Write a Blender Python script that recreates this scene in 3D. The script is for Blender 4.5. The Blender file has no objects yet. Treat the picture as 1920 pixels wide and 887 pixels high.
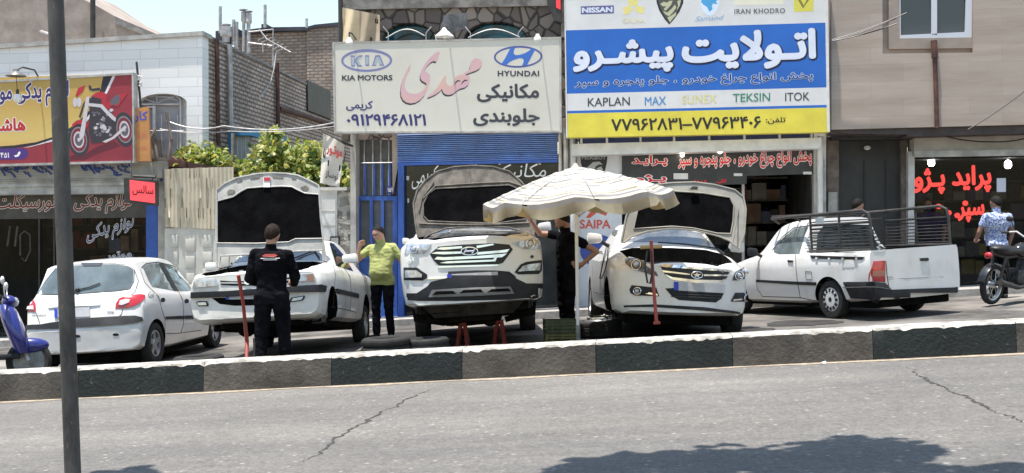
import bpy, bmesh, math, random
from mathutils import Vector, Matrix, noise
from mathutils.bvhtree import BVHTree
from mathutils.geometry import delaunay_2d_cdt
import numpy as np
R = math.radians
random.seed(7)
scene = bpy.context.scene
COL = scene.collection

# ------------------------------------------------------------------ camera
CAM_H, YAW, ROLL, FPX = 1.38, math.atan(0.10), 0.015, 2200.0
SLOPE = 0.0445                                   # the street climbs to the right
cam_d = bpy.data.cameras.new('camera'); cam = bpy.data.objects.new('camera', cam_d); COL.objects.link(cam)
cam_d.sensor_width = 36.0; cam_d.lens = 36.0 * FPX / 1920.0
cam_d.dof.use_dof = True; cam_d.dof.focus_distance = 16.0; cam_d.dof.aperture_fstop = 8.0
cam_d.clip_start = 0.05; cam_d.clip_end = 2000
_r = Vector((math.cos(YAW), math.sin(YAW), 0)); _f = Vector((-math.sin(YAW), math.cos(YAW), 0)); _u = Vector((0, 0, 1))
_rc = _r * math.cos(ROLL) - _u * math.sin(ROLL); _uc = _u * math.cos(ROLL) + _r * math.sin(ROLL)
cam.matrix_world = Matrix(((_rc.x, _uc.x, -_f.x, 0), (_rc.y, _uc.y, -_f.y, 0), (_rc.z, _uc.z, -_f.z, CAM_H), (0, 0, 0, 1)))
scene.camera = cam
# ------------------------------------------------------------------ world + sun
SDIR = Vector((-0.11, -0.10, 0.96)).normalized()   # towards the sun: high, a little left, just skimming the shop fronts
SUN_EL, SUN_AZ = math.asin(SDIR.z), math.atan2(SDIR.x, SDIR.y)
world = bpy.data.worlds.new('World'); scene.world = world; world.use_nodes = True
nt = world.node_tree; bg = nt.nodes['Background']
sky = nt.nodes.new('ShaderNodeTexSky'); sky.sky_type = 'NISHITA'; sky.sun_disc = False
sky.sun_elevation = SUN_EL; sky.sun_rotation = SUN_AZ; sky.air_density = 1.7; sky.dust_density = 0.8; sky.ozone_density = 1.0
nt.links.new(sky.outputs[0], bg.inputs[0]); bg.inputs[1].default_value = 0.11
sl = bpy.data.lights.new('sun', 'SUN'); sl.energy = 4.9; sl.angle = R(0.53); sl.color = (1, 0.94, 0.855)
sun = bpy.data.objects.new('sun', sl); COL.objects.link(sun)
sun.rotation_euler = SDIR.to_track_quat('Z', 'Y').to_euler(); sun.location = (0, 0, 30)
scene.view_settings.view_transform = 'Standard'; scene.view_settings.look = 'None'
scene.view_settings.gamma = 1; scene.view_settings.exposure = 0.98; scene.view_settings.use_curve_mapping = False
scene.cycles.max_bounces = 6; scene.cycles.diffuse_bounces = 4; scene.cycles.glossy_bounces = 3; scene.cycles.transparent_max_bounces = 8

# ------------------------------------------------------------------ photo geometry helpers
def ray(px, py):
    u = px - 960.0; v = 443.5 - py
    X = u * math.cos(ROLL) + v * math.sin(ROLL); Z = -u * math.sin(ROLL) + v * math.cos(ROLL)
    return (_r * X + _u * Z) / FPX + _f
EYE = Vector((0, 0, CAM_H))
def W(px, py, Y):
    """the point seen at a photo position, on the street plane y = Y"""
    d = ray(px, py); return EYE + d * (Y / d.y)
def WX(px, py, X):
    d = ray(px, py); return EYE + d * (X / d.x)
def gz(x): return SLOPE * x
def on_ground(px, D):
    """ground point at camera depth D below photo column px"""
    d = ray(px, 443.5) * D; return Vector((d.x, d.y, gz(d.x)))
def crop(x0, y0, x1, ow):
    s = (x1 - x0) / ow
    return lambda pts: [(x0 + a * s, y0 + b * s) for a, b in pts]

# ------------------------------------------------------------------ objects
MW = {}
def props(o, label=None, cat=None, group=None, kind=None):
    for k, v in (('label', label), ('category', cat), ('group', group), ('kind', kind)):
        if v: o[k] = v
    return o
def thing(name, label, cat, M=None, group=None):
    o = bpy.data.objects.new(name, None); COL.objects.link(o); o.empty_display_size = 0.2
    if M is None: M = Matrix()
    if not isinstance(M, Matrix): M = Matrix.Translation(Vector(M))
    o.matrix_basis = M; MW[o.name] = M
    return props(o, label, cat, group)
def _mesh(name, bm, mats, smooth):
    bmesh.ops.remove_doubles(bm, verts=bm.verts, dist=1e-6)
    me = bpy.data.meshes.new(name); bm.to_mesh(me); bm.free()
    for m in (mats if isinstance(mats, (list, tuple)) else [mats]): me.materials.append(m)
    if smooth:
        for p in me.polygons: p.use_smooth = True
        if smooth is not True: me.set_sharp_from_angle(angle=R(smooth))
    return me
def part(name, bm, mats, parent, world=True, smooth=35, label=None):
    M = MW[parent.name]
    if world: bm.transform(M.inverted())
    o = bpy.data.objects.new(name, _mesh(name, bm, mats, smooth)); COL.objects.link(o); o.parent = parent
    MW[o.name] = M
    if label: o['label'] = label
    return o
def single(name, bm, mats, label=None, cat=None, group=None, kind=None, smooth=35):
    xs = [v.co for v in bm.verts]
    c = Vector(((min(v.x for v in xs) + max(v.x for v in xs)) / 2, (min(v.y for v in xs) + max(v.y for v in xs)) / 2, min(v.z for v in xs)))
    M = Matrix.Translation(c); bm.transform(M.inverted())
    o = bpy.data.objects.new(name, _mesh(name, bm, mats, smooth)); COL.objects.link(o); o.matrix_basis = M; MW[o.name] = M
    return props(o, label, cat, group, kind)
def struct(name, bm, mats, smooth=False): return single(name, bm, mats, kind='structure', smooth=smooth)

# ------------------------------------------------------------------ shape helpers (bmesh)
def NB(): return bmesh.new()
def setmi(faces, mi):
    for f in faces: f.material_index = mi
def box(bm, a, b, mi=0, bev=0.0, M=None):
    a, b = Vector(a), Vector(b)
    vs = [bm.verts.new((x, y, z)) for z in (a.z, b.z) for y in (a.y, b.y) for x in (a.x, b.x)]
    q = [(0, 2, 3, 1), (4, 5, 7, 6), (0, 1, 5, 4), (2, 6, 7, 3), (0, 4, 6, 2), (1, 3, 7, 5)]
    fs = [bm.faces.new([vs[i] for i in t]) for t in q]
    setmi(fs, mi)
    if bev > 0:
        r = bmesh.ops.bevel(bm, geom=list({e for f in fs for e in f.edges}), offset=bev, segments=2, affect='EDGES', profile=0.6)
        setmi(r['faces'], mi)
        vs = list({v for f in r['faces'] for v in f.verts} | {v for v in vs if v.is_valid} | {v for f in fs if f.is_valid for v in f.verts})
    if M is not None:
        for v in vs: v.co = M @ v.co
    return vs
def prism(bm, pts, vec, mi=0, cap=True):
    """polygon of 3D points pushed along vec"""
    vec = Vector(vec)
    a = [bm.verts.new(p) for p in pts]; b = [bm.verts.new(Vector(p) + vec) for p in pts]
    n = len(a); fs = []
    fs.append(bm.faces.new(a)); fs.append(bm.faces.new(b[::-1]))
    for i in range(n): fs.append(bm.faces.new((a[i], b[i], b[(i + 1) % n], a[(i + 1) % n])))
    setmi(fs, mi)
    bmesh.ops.recalc_face_normals(bm, faces=fs)
    return a + b
def slab(bm, px, Y, th=0.05, mi=0):
    """outline traced at its own distance Y, with real thickness th behind it"""
    return prism(bm, [W(x, y, Y) for x, y in px], (0, th, 0), mi)
def rect(x0, y0, x1, y1, s=0.0):
    return [(x0, y0), (x1, y0 + s * (x1 - x0)), (x1, y1 + s * (x1 - x0)), (x0, y1)]
def tube(bm, pts, r, n=8, mi=0, closed=False, cap=True):
    pts = [Vector(p) for p in pts]; rs = r if isinstance(r, (list, tuple)) else [r] * len(pts)
    rings = []; prev = None
    for i, p in enumerate(pts):
        t = (pts[min(i + 1, len(pts) - 1)] - pts[max(i - 1, 0)])
        if closed: t = pts[(i + 1) % len(pts)] - pts[i - 1]
        if t.length < 1e-9: t = Vector((0, 0, 1))
        t.normalize()
        if prev is None:
            ax = Vector((0, 0, 1)) if abs(t.z) < 0.9 else Vector((1, 0, 0))
            x = t.cross(ax).normalized()
        else:
            x = (prev - t * prev.dot(t))
            x = x.normalized() if x.length > 1e-6 else t.orthogonal().normalized()
        prev = x; y = t.cross(x)
        rings.append([bm.verts.new(p + (x * math.cos(2 * math.pi * k / n) + y * math.sin(2 * math.pi * k / n)) * rs[i]) for k in range(n)])
    m = len(rings); fs = []
    for i in range(m if closed else m - 1):
        a, b = rings[i], rings[(i + 1) % m]
        for k in range(n): fs.append(bm.faces.new((a[k], a[(k + 1) % n], b[(k + 1) % n], b[k])))
    if cap and not closed: fs.append(bm.faces.new(rings[0][::-1])); fs.append(bm.faces.new(rings[-1]))
    setmi(fs, mi); bmesh.ops.recalc_face_normals(bm, faces=fs)
    return [v for q in rings for v in q]
def lathe(bm, prof, M=None, n=24, mi=0, closed=False):
    """prof: (radius, height) pairs about local z"""
    rings = []
    for r, z in prof:
        if r < 1e-6: rings.append([bm.verts.new((0, 0, z))])
        else: rings.append([bm.verts.new((r * math.cos(2 * math.pi * k / n), r * math.sin(2 * math.pi * k / n), z)) for k in range(n)])
    fs = []
    seq = list(zip(rings, rings[1:])) + ([(rings[-1], rings[0])] if closed else [])
    for a, b in seq:
        if len(a) == 1 and len(b) == 1: continue
        for k in range(n):
            k2 = (k + 1) % n
            if len(a) == 1: fs.append(bm.faces.new((a[0], b[k2], b[k])))
            elif len(b) == 1: fs.append(bm.faces.new((a[k], a[k2], b[0])))
            else: fs.append(bm.faces.new((a[k], a[k2], b[k2], b[k])))
    setmi(fs, mi); bmesh.ops.recalc_face_normals(bm, faces=fs)
    vs = [v for q in rings for v in q]
    if M is not None:
        for v in vs: v.co = M @ v.co
    return vs
def ball(bm, c, r, mi=0, n=12, scale=(1, 1, 1), M=None):
    rr = bmesh.ops.create_uvsphere(bm, u_segments=n, v_segments=max(6, n // 2 + 2), radius=r)
    for v in rr['verts']:
        v.co = Vector((v.co.x * scale[0], v.co.y * scale[1], v.co.z * scale[2]))
        if M is not None: v.co = M @ v.co
        v.co += Vector(c)
    setmi({f for v in rr['verts'] for f in v.link_faces}, mi)
    return rr['verts']
def ell(cx, cy, rx, ry, n=40, a0=0, a1=360, sl=0.0):
    return [(cx + rx * math.cos(R(a0 + (a1 - a0) * i / n)), cy - ry * math.sin(R(a0 + (a1 - a0) * i / n)) + sl * rx * math.cos(R(a0 + (a1 - a0) * i / n))) for i in range(n + (0 if a1 - a0 == 360 else 1))]
def ring2(bm, outer, inner, Y, th, mi=0):
    """flat ring between two outlines with as many points each"""
    n = len(outer); fs = []
    A = [bm.verts.new(W(*p, Y)) for p in outer]; B = [bm.verts.new(W(*p, Y)) for p in inner]
    A2 = [bm.verts.new(v.co + Vector((0, th, 0))) for v in A]; B2 = [bm.verts.new(v.co + Vector((0, th, 0))) for v in B]
    for i in range(n):
        j = (i + 1) % n
        for q in ((A[i], A[j], B[j], B[i]), (A2[j], A2[i], B2[i], B2[j]), (A[j], A[i], A2[i], A2[j]), (B[i], B[j], B2[j], B2[i])): fs.append(bm.faces.new(q))
    setmi(fs, mi); bmesh.ops.recalc_face_normals(bm, faces=fs)
def boolean(bm, cut, op='DIFFERENCE', keep=None):
    """bm minus cut (both bmesh), via the exact solver; faces coming from the cutter get material index `keep`"""
    ma = bpy.data.meshes.new('tmp_a'); bm.to_mesh(ma); mb = bpy.data.meshes.new('tmp_b')
    bmesh.ops.recalc_face_normals(cut, faces=cut.faces); cut.to_mesh(mb); cut.free(); bm.free()
    oa = bpy.data.objects.new('tmp_a', ma); ob = bpy.data.objects.new('tmp_b', mb); COL.objects.link(oa); COL.objects.link(ob)
    for k in range(6): ma.materials.append(None); mb.materials.append(None)
    if keep is not None:
        for p in mb.polygons: p.material_index = keep
    md = oa.modifiers.new('b', 'BOOLEAN'); md.operation = op; md.object = ob; md.solver = 'EXACT'
    dg = bpy.context.evaluated_depsgraph_get(); res = bpy.data.meshes.new_from_object(oa.evaluated_get(dg))
    out = bmesh.new(); out.from_mesh(res)
    bpy.data.objects.remove(oa); bpy.data.objects.remove(ob)
    for m in (ma, mb, res): bpy.data.meshes.remove(m)
    return out

# ------------------------------------------------------------------ materials
def _bsdf(name):
    m = bpy.data.materials.new(name); m.use_nodes = True
    return m, m.node_tree, m.node_tree.nodes['Principled BSDF']
def c4(c): return (c[0], c[1], c[2], 1)
def srgb(r, g, b):
    f = lambda v: ((v / 255 + 0.055) / 1.055) ** 2.4 if v > 10 else v / 255 / 12.92
    return (f(r), f(g), f(b))
def mat(name, col, rough=0.6, metal=0.0, var=0.0, scale=4.0, bump=0.0, bscale=30.0, coat=0.0, col2=None, emit=0.0, spec=0.5, detail=6, bdist=0.01, thr=(0.4, 0.65), alpha=1.0):
    m, t, b = _bsdf(name); N, L = t.nodes, t.links
    b.inputs['Base Color'].default_value = c4(col); b.inputs['Roughness'].default_value = rough; b.inputs['Metallic'].default_value = metal
    b.inputs['Specular IOR Level'].default_value = spec
    b.inputs['Coat Weight'].default_value = coat; b.inputs['Coat Roughness'].default_value = 0.06
    if emit: b.inputs['Emission Color'].default_value = c4(col); b.inputs['Emission Strength'].default_value = emit
    if alpha < 1: b.inputs['Alpha'].default_value = alpha
    tc = N.new('ShaderNodeTexCoord')
    if var or col2:
        nz = N.new('ShaderNodeTexNoise'); nz.inputs['Scale'].default_value = scale; nz.inputs['Detail'].default_value = detail; nz.inputs['Roughness'].default_value = 0.62
        L.new(tc.outputs['Object'], nz.inputs['Vector'])
        cr = N.new('ShaderNodeValToRGB'); L.new(nz.outputs['Fac'], cr.inputs['Fac'])
        cr.color_ramp.elements[0].position, cr.color_ramp.elements[1].position = thr
        c2 = col2 or tuple(min(1, c * (1 + var)) for c in col); c1 = col if col2 else tuple(c * (1 - var) for c in col)
        cr.color_ramp.elements[0].color = c4(c1); cr.color_ramp.elements[1].color = c4(c2)
        L.new(cr.outputs['Color'], b.inputs['Base Color'])
    if bump:
        nb = N.new('ShaderNodeTexNoise'); nb.inputs['Scale'].default_value = bscale; nb.inputs['Detail'].default_value = 5
        L.new(tc.outputs['Object'], nb.inputs['Vector'])
        bp = N.new('ShaderNodeBump'); bp.inputs['Strength'].default_value = bump; bp.inputs['Distance'].default_value = bdist
        L.new(nb.outputs['Fac'], bp.inputs['Height']); L.new(bp.outputs['Normal'], b.inputs['Normal'])
    return m
def brickmat(name, c1, c2, mortar, bw, bh, ms=0.012, axis='xz', bump=0.4, rough=0.85, stain=None, off=0.5, stain_scale=0.6, warp=0.0, vein=None):
    m, t, b = _bsdf(name); N, L = t.nodes, t.links
    b.inputs['Roughness'].default_value = rough
    tc = N.new('ShaderNodeTexCoord'); sp = N.new('ShaderNodeSeparateXYZ'); cb = N.new('ShaderNodeCombineXYZ'); L.new(tc.outputs['Object'], sp.inputs[0])
    L.new(sp.outputs['XYZ'.index(axis[0].upper())], cb.inputs[0]); L.new(sp.outputs['XYZ'.index(axis[1].upper())], cb.inputs[1])
    vec = cb.outputs[0]
    if warp:
        nw = N.new('ShaderNodeTexNoise'); nw.inputs['Scale'].default_value = 2.5; nw.inputs['Detail'].default_value = 4; L.new(vec, nw.inputs['Vector'])
        mx = N.new('ShaderNodeVectorMath'); mx.operation = 'SCALE'; mx.inputs['Scale'].default_value = warp; L.new(nw.outputs['Color'], mx.inputs[0])
        ad = N.new('ShaderNodeVectorMath'); ad.operation = 'ADD'; L.new(vec, ad.inputs[0]); L.new(mx.outputs[0], ad.inputs[1]); vec = ad.outputs[0]
    bt = N.new('ShaderNodeTexBrick'); L.new(vec, bt.inputs['Vector']); bt.offset = off
    bt.inputs['Color1'].default_value = c4(c1); bt.inputs['Color2'].default_value = c4(c2); bt.inputs['Mortar'].default_value = c4(mortar)
    bt.inputs['Scale'].default_value = 1; bt.inputs['Mortar Size'].default_value = ms; bt.inputs['Mortar Smooth'].default_value = 0.3
    bt.inputs['Brick Width'].default_value = bw; bt.inputs['Row Height'].default_value = bh
    nz = N.new('ShaderNodeTexNoise'); nz.inputs['Scale'].default_value = stain_scale; nz.inputs['Detail'].default_value = 9; nz.inputs['Roughness'].default_value = 0.65; mpv = N.new('ShaderNodeMapping'); mpv.inputs['Scale'].default_value = vein or (1, 1, 1); L.new(tc.outputs['Object'], mpv.inputs['Vector']); L.new(mpv.outputs[0], nz.inputs['Vector'])
    cr = N.new('ShaderNodeValToRGB'); L.new(nz.outputs['Fac'], cr.inputs['Fac']); cr.color_ramp.elements[0].position = 0.32; cr.color_ramp.elements[1].position = 0.62
    s = stain or (0.62, 0.6, 0.58); cr.color_ramp.elements[0].color = c4(s); cr.color_ramp.elements[1].color = (1, 1, 1, 1)
    mx = N.new('ShaderNodeMixRGB'); mx.blend_type = 'MULTIPLY'; mx.inputs[0].default_value = 0.85; L.new(bt.outputs['Color'], mx.inputs[1]); L.new(cr.outputs['Color'], mx.inputs[2])
    L.new(mx.outputs[0], b.inputs['Base Color'])
    n2 = N.new('ShaderNodeTexNoise'); n2.inputs['Scale'].default_value = 18; n2.inputs['Detail'].default_value = 6; L.new(tc.outputs['Object'], n2.inputs['Vector'])
    ma = N.new('ShaderNodeMath'); ma.operation = 'MULTIPLY_ADD'; ma.inputs[1].default_value = -0.8; L.new(bt.outputs['Fac'], ma.inputs[0]); L.new(n2.outputs['Fac'], ma.inputs[2])
    bp = N.new('ShaderNodeBump'); bp.inputs['Strength'].default_value = bump; bp.inputs['Distance'].default_value = 0.02
    L.new(ma.outputs[0], bp.inputs['Height']); L.new(bp.outputs['Normal'], b.inputs['Normal'])
    return m
M = {}
M['black'] = mat('black_plastic', (0.012, 0.012, 0.013), 0.5, var=0.3, scale=9)
M['rubber'] = mat('tyre_rubber', (0.016, 0.016, 0.016), 0.85, var=0.35, scale=12, bump=0.3, bscale=60)
M['trim'] = mat('grey_black_trim', (0.017, 0.018, 0.021), 0.6, var=0.3, scale=6, spec=0.3)
M['dark'] = mat('dark_underside', (0.005, 0.0048, 0.0045), 0.95, var=0.5, scale=8, spec=0.1)
M['liner'] = mat('bonnet_liner_felt', (0.004, 0.004, 0.0045), 1.0, var=0.5, scale=4, bump=0.5, bscale=30, spec=0.05)
M['white'] = mat('white_car_paint', (0.57, 0.555, 0.52), 0.30, coat=0.55, col2=(0.67, 0.662, 0.645), scale=2.2, detail=9, thr=(0.30, 0.52))
M['white_dusty'] = mat('dusty_white_paint', (0.52, 0.50, 0.455), 0.40, coat=0.35, col2=(0.65, 0.64, 0.615), scale=2.6, detail=9, thr=(0.32, 0.54))
M['inner'] = mat('bonnet_inner_panel', (0.36, 0.352, 0.33), 0.5, var=0.18, scale=6)
M['inner_dirty'] = mat('dirty_bonnet_inner_panel', (0.075, 0.066, 0.055), 0.7, col2=(0.17, 0.148, 0.122), scale=7, bump=0.2)
M['glass'] = mat('car_glass', (0.015, 0.02, 0.022), 0.04, spec=0.8, coat=0.5)
M['glass_pale'] = mat('pale_car_glass', (0.10, 0.125, 0.13), 0.05, spec=0.8, coat=0.6, var=0.3, scale=2.0)  # sky reflection is put into the pale base colour
M['chrome'] = mat('chrome', (0.82, 0.82, 0.83), 0.13, metal=1.0)
M['alloy'] = mat('alloy_wheel', (0.5, 0.5, 0.51), 0.35, metal=0.85)
M['lamp'] = mat('headlamp_glass', (0.42, 0.44, 0.48), 0.12, metal=0.35, coat=1.0, var=0.25, scale=14)
M['lamp_dark'] = mat('dark_headlamp_housing', (0.05, 0.05, 0.055), 0.2, metal=0.3, coat=1.0)
M['red_lamp'] = mat('red_lamp_lens', (0.42, 0.012, 0.018), 0.15, coat=1.0, var=0.2, scale=10)
M['clear_lamp'] = mat('clear_lamp_lens', (0.62, 0.5, 0.48), 0.15, coat=1.0)
M['amber'] = mat('amber_lamp_lens', (0.30, 0.12, 0.08), 0.2, coat=1.0)
M['plate'] = mat('number_plate_sheet', (0.42, 0.42, 0.43), 0.5, var=0.15, scale=4)
M['plate_blue'] = mat('number_plate_blue', srgb(40, 60, 170), 0.5)
M['seam'] = mat('panel_gap', (0.05, 0.05, 0.05), 0.9)
M['engine'] = mat('engine_bay_metal', (0.05, 0.05, 0.052), 0.5, metal=0.3, var=0.7, scale=14)
M['engine_lt'] = mat('engine_bay_aluminium', (0.30, 0.29, 0.28), 0.4, metal=0.5, var=0.4, scale=12)
M['red_jack'] = mat('red_jack_paint', (0.34, 0.035, 0.022), 0.5, col2=(0.22, 0.06, 0.045), scale=8)
M['orange_jack'] = mat('orange_jack_paint', (0.26, 0.032, 0.018), 0.6, var=0.35, scale=8)
M['inner_tan'] = mat('tan_bonnet_inner_panel', (0.26, 0.245, 0.21), 0.5, var=0.15, scale=5)
M['steel'] = mat('dull_steel', (0.22, 0.22, 0.21), 0.5, metal=0.6, var=0.3, scale=8)
M['conc'] = mat('concrete', (0.30, 0.285, 0.265), 0.9, var=0.25, scale=5, bump=0.4)
# ------------------------------------------------------------------ lettering
_AR = {'ا': ('\uFE8D', '\uFE8E'), 'آ': ('\uFE81', '\uFE82'), 'ب': ('\uFE8F', '\uFE90', '\uFE91', '\uFE92'), 'پ': ('\uFB56', '\uFB57', '\uFB58', '\uFB59'),
 'ت': ('\uFE95', '\uFE96', '\uFE97', '\uFE98'), 'ج': ('\uFE9D', '\uFE9E', '\uFE9F', '\uFEA0'), 'چ': ('\uFB7A', '\uFB7B', '\uFB7C', '\uFB7D'),
 'خ': ('\uFEA5', '\uFEA6', '\uFEA7', '\uFEA8'), 'د': ('\uFEA9', '\uFEAA'), 'ر': ('\uFEAD', '\uFEAE'), 'ز': ('\uFEAF', '\uFEB0'), 'ژ': ('\uFB8A', '\uFB8B'),
 'س': ('\uFEB1', '\uFEB2', '\uFEB3', '\uFEB4'), 'ش': ('\uFEB5', '\uFEB6', '\uFEB7', '\uFEB8'), 'ع': ('\uFEC9', '\uFECA', '\uFECB', '\uFECC'),
 'غ': ('\uFECD', '\uFECE', '\uFECF', '\uFED0'), 'ف': ('\uFED1', '\uFED2', '\uFED3', '\uFED4'), 'ق': ('\uFED5', '\uFED6', '\uFED7', '\uFED8'),
 'ک': ('\uFB8E', '\uFB8F', '\uFB90', '\uFB91'), 'گ': ('\uFB92', '\uFB93', '\uFB94', '\uFB95'), 'ل': ('\uFEDD', '\uFEDE', '\uFEDF', '\uFEE0'),
 'م': ('\uFEE1', '\uFEE2', '\uFEE3', '\uFEE4'), 'ن': ('\uFEE5', '\uFEE6', '\uFEE7', '\uFEE8'), 'و': ('\uFEED', '\uFEEE'), 'ه': ('\u06D5', '\uFEEA', '\uFEEB', '\uFEEC'),
 'ی': ('\uFBFC', '\uFBFD', '\uFBFE', '\uFBFF'), 'ـ': ('ـ', 'ـ', 'ـ', 'ـ')}
def shape(s):
    """Persian text -> joined letter forms in visual order"""
    out = []; i = 0
    while i < len(s):
        ch = s[i]; prev = s[i - 1] if i else ' '
        pj = prev in _AR and len(_AR[prev]) == 4
        if ch == 'ل' and i + 1 < len(s) and s[i + 1] == 'ا':
            out.append('\uFEFC' if pj else '\uFEFB'); i += 2; continue
        if ch in _AR:
            f = _AR[ch]; nj = len(f) == 4 and i + 1 < len(s) and s[i + 1] in _AR
            out.append(f[3] if pj and nj else f[1] if pj else f[2] if nj else f[0])
        else: out.append(ch)
        i += 1
    r = out[::-1]; k = 0                                   # digit runs keep their own order
    while k < len(r):
        if r[k] in '۰۱۲۳۴۵۶۷۸۹':
            j = k
            while j < len(r) and r[j] in '۰۱۲۳۴۵۶۷۸۹': j += 1
            r[k:j] = r[k:j][::-1]; k = j
        else: k += 1
    return ''.join(r)
def text_mesh(s, shear=0.0, spacing=1.0):
    """letter outlines filled contour by contour (overlapping strokes stay whole): [(x, y, layer)], [faces]"""
    c = bpy.data.curves.new('t', 'FONT'); c.body = s; c.shear = shear; c.space_character = spacing; c.resolution_u = 3; c.fill_mode = 'NONE'
    o = bpy.data.objects.new('t', c); COL.objects.link(o)
    dg = bpy.context.evaluated_depsgraph_get(); me = bpy.data.meshes.new_from_object(o.evaluated_get(dg))
    bpy.data.objects.remove(o); bpy.data.curves.remove(c)
    nb = {}
    for e in me.edges:
        u, v = e.vertices; nb.setdefault(u, []).append(v); nb.setdefault(v, []).append(u)
    seen = set(); loops = []
    for st in sorted(nb):
        if st in seen: continue
        lp = [st]; seen.add(st); cur = st
        while True:
            nx = [q for q in nb[cur] if q not in seen]
            if not nx: break
            nx.sort(key=lambda q: (q != cur + 1, q)); cur = nx[0]; seen.add(cur); lp.append(cur)
        if len(lp) > 2: loops.append([(me.vertices[i].co.x, me.vertices[i].co.y) for i in lp])
    bpy.data.meshes.remove(me)
    pts = [Vector(p) for l in loops for p in l]; ed = []; k = 0
    for l in loops: ed += [(k + i, k + (i + 1) % len(l)) for i in range(len(l))]; k += len(l)
    vo, eo, fo = delaunay_2d_cdt(pts, ed, [], 0, 1e-6)[:3]
    V = [(v.x, v.y, 0) for v in vo]; F = [tuple(f) for f in fo]
    C = np.array([[sum(V[i][0] for i in f) / len(f), sum(V[i][1] for i in f) / len(f)] for f in F]); wn = np.zeros(len(F), int)
    for l in loops:                                      # non-zero winding: overlapping strokes stay whole, counters stay open
        L_ = np.array(l); A = np.roll(L_, 1, 0)
        for (x1, y1), (x2, y2) in zip(A, L_):
            up = (y1 <= C[:, 1]) & (y2 > C[:, 1]); dn = (y1 > C[:, 1]) & (y2 <= C[:, 1]); side = (x2 - x1) * (C[:, 1] - y1) - (C[:, 0] - x1) * (y2 - y1)
            wn += (up & (side > 0)).astype(int) - (dn & (side < 0)).astype(int)
    return V, [f for f, w in zip(F, wn) if w]
def lettering(parent, s, x0, y0, x1, y1, m, plane, slope=0.0, bold=0.0, outline=None, ow=0.05, shadow=None, sh=(2, 2), shear=0.0, ar=True, spacing=1.0, ox=0.0, name='lettering'):
    """text filling a photo rectangle on a surface given by plane(px, py, lift)"""
    if ar: s = shape(s)
    src, pol = text_mesh(s, shear, spacing); xs = [q[0] for q in src]; ys = [q[1] for q in src]; a, b, c, d = min(xs), max(xs), min(ys), max(ys)
    a -= bold; b += bold; c -= bold; d += bold
    def lay(r, lift, dx=0, dy=0):
        """the text thickened by r: copies round a small circle, each a hair in front of the last"""
        bm = bmesh.new()
        offs = [(0, 0)] + ([(r * math.cos(2 * math.pi * k / 8), r * math.sin(2 * math.pi * k / 8)) for k in range(8)] if r > 0.001 else [])
        if r > 0.04: offs += [(r * .5 * math.cos(2 * math.pi * k / 5), r * .5 * math.sin(2 * math.pi * k / 5)) for k in range(5)]
        for k, (ex, ey) in enumerate(offs):
            vs = []
            for q in src:
                u = (q[0] + ex - a) / (b - a); w = (q[1] + ey - c) / (d - c)
                vs.append(bm.verts.new(plane(x0 + u * (x1 - x0) + dx, y1 - w * (y1 - y0) + slope * u * (x1 - x0) + dy, lift + k * 0.00007 + q[2] * 0.000008)))
            for p in pol:
                try: bm.faces.new([vs[i] for i in p])
                except ValueError: pass
        return bm
    if shadow: part(name + '_shadow', lay(bold + ow, 0.0006, *sh), shadow, parent, smooth=False)
    if outline: part(name + '_outline', lay(bold + ow, 0.0008), outline, parent, smooth=False)
    o = part(name, lay(bold, 0.0020), m, parent, smooth=False)
    return o
def planeY(Y): return lambda px, py, lift: W(px, py, Y - lift)
def flat(parent, name, pts, m, Y, lift=0.008, th=0.002):
    bm = NB(); slab(bm, pts, Y - lift * .12, th * .2); return part(name, bm, m, parent, smooth=False)
def smooth_poly(pts, n=6):
    """closed Catmull-Rom outline"""
    out = []; k = len(pts)
    for i in range(k):
        p0, p1, p2, p3 = pts[i - 1], pts[i], pts[(i + 1) % k], pts[(i + 2) % k]
        for j in range(n):
            t = j / n
            out.append(tuple(0.5 * (2 * p1[q] + (p2[q] - p0[q]) * t + (2 * p0[q] - 5 * p1[q] + 4 * p2[q] - p3[q]) * t * t + (3 * p1[q] - p0[q] - 3 * p2[q] + p3[q]) * t ** 3) for q in (0, 1)))
    return out
def paint(name, rgb, rough=0.55, k=1.0, var=0.05): return mat(name, tuple(c * k for c in srgb(*rgb)), rough, var=var, scale=2.0)

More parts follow.
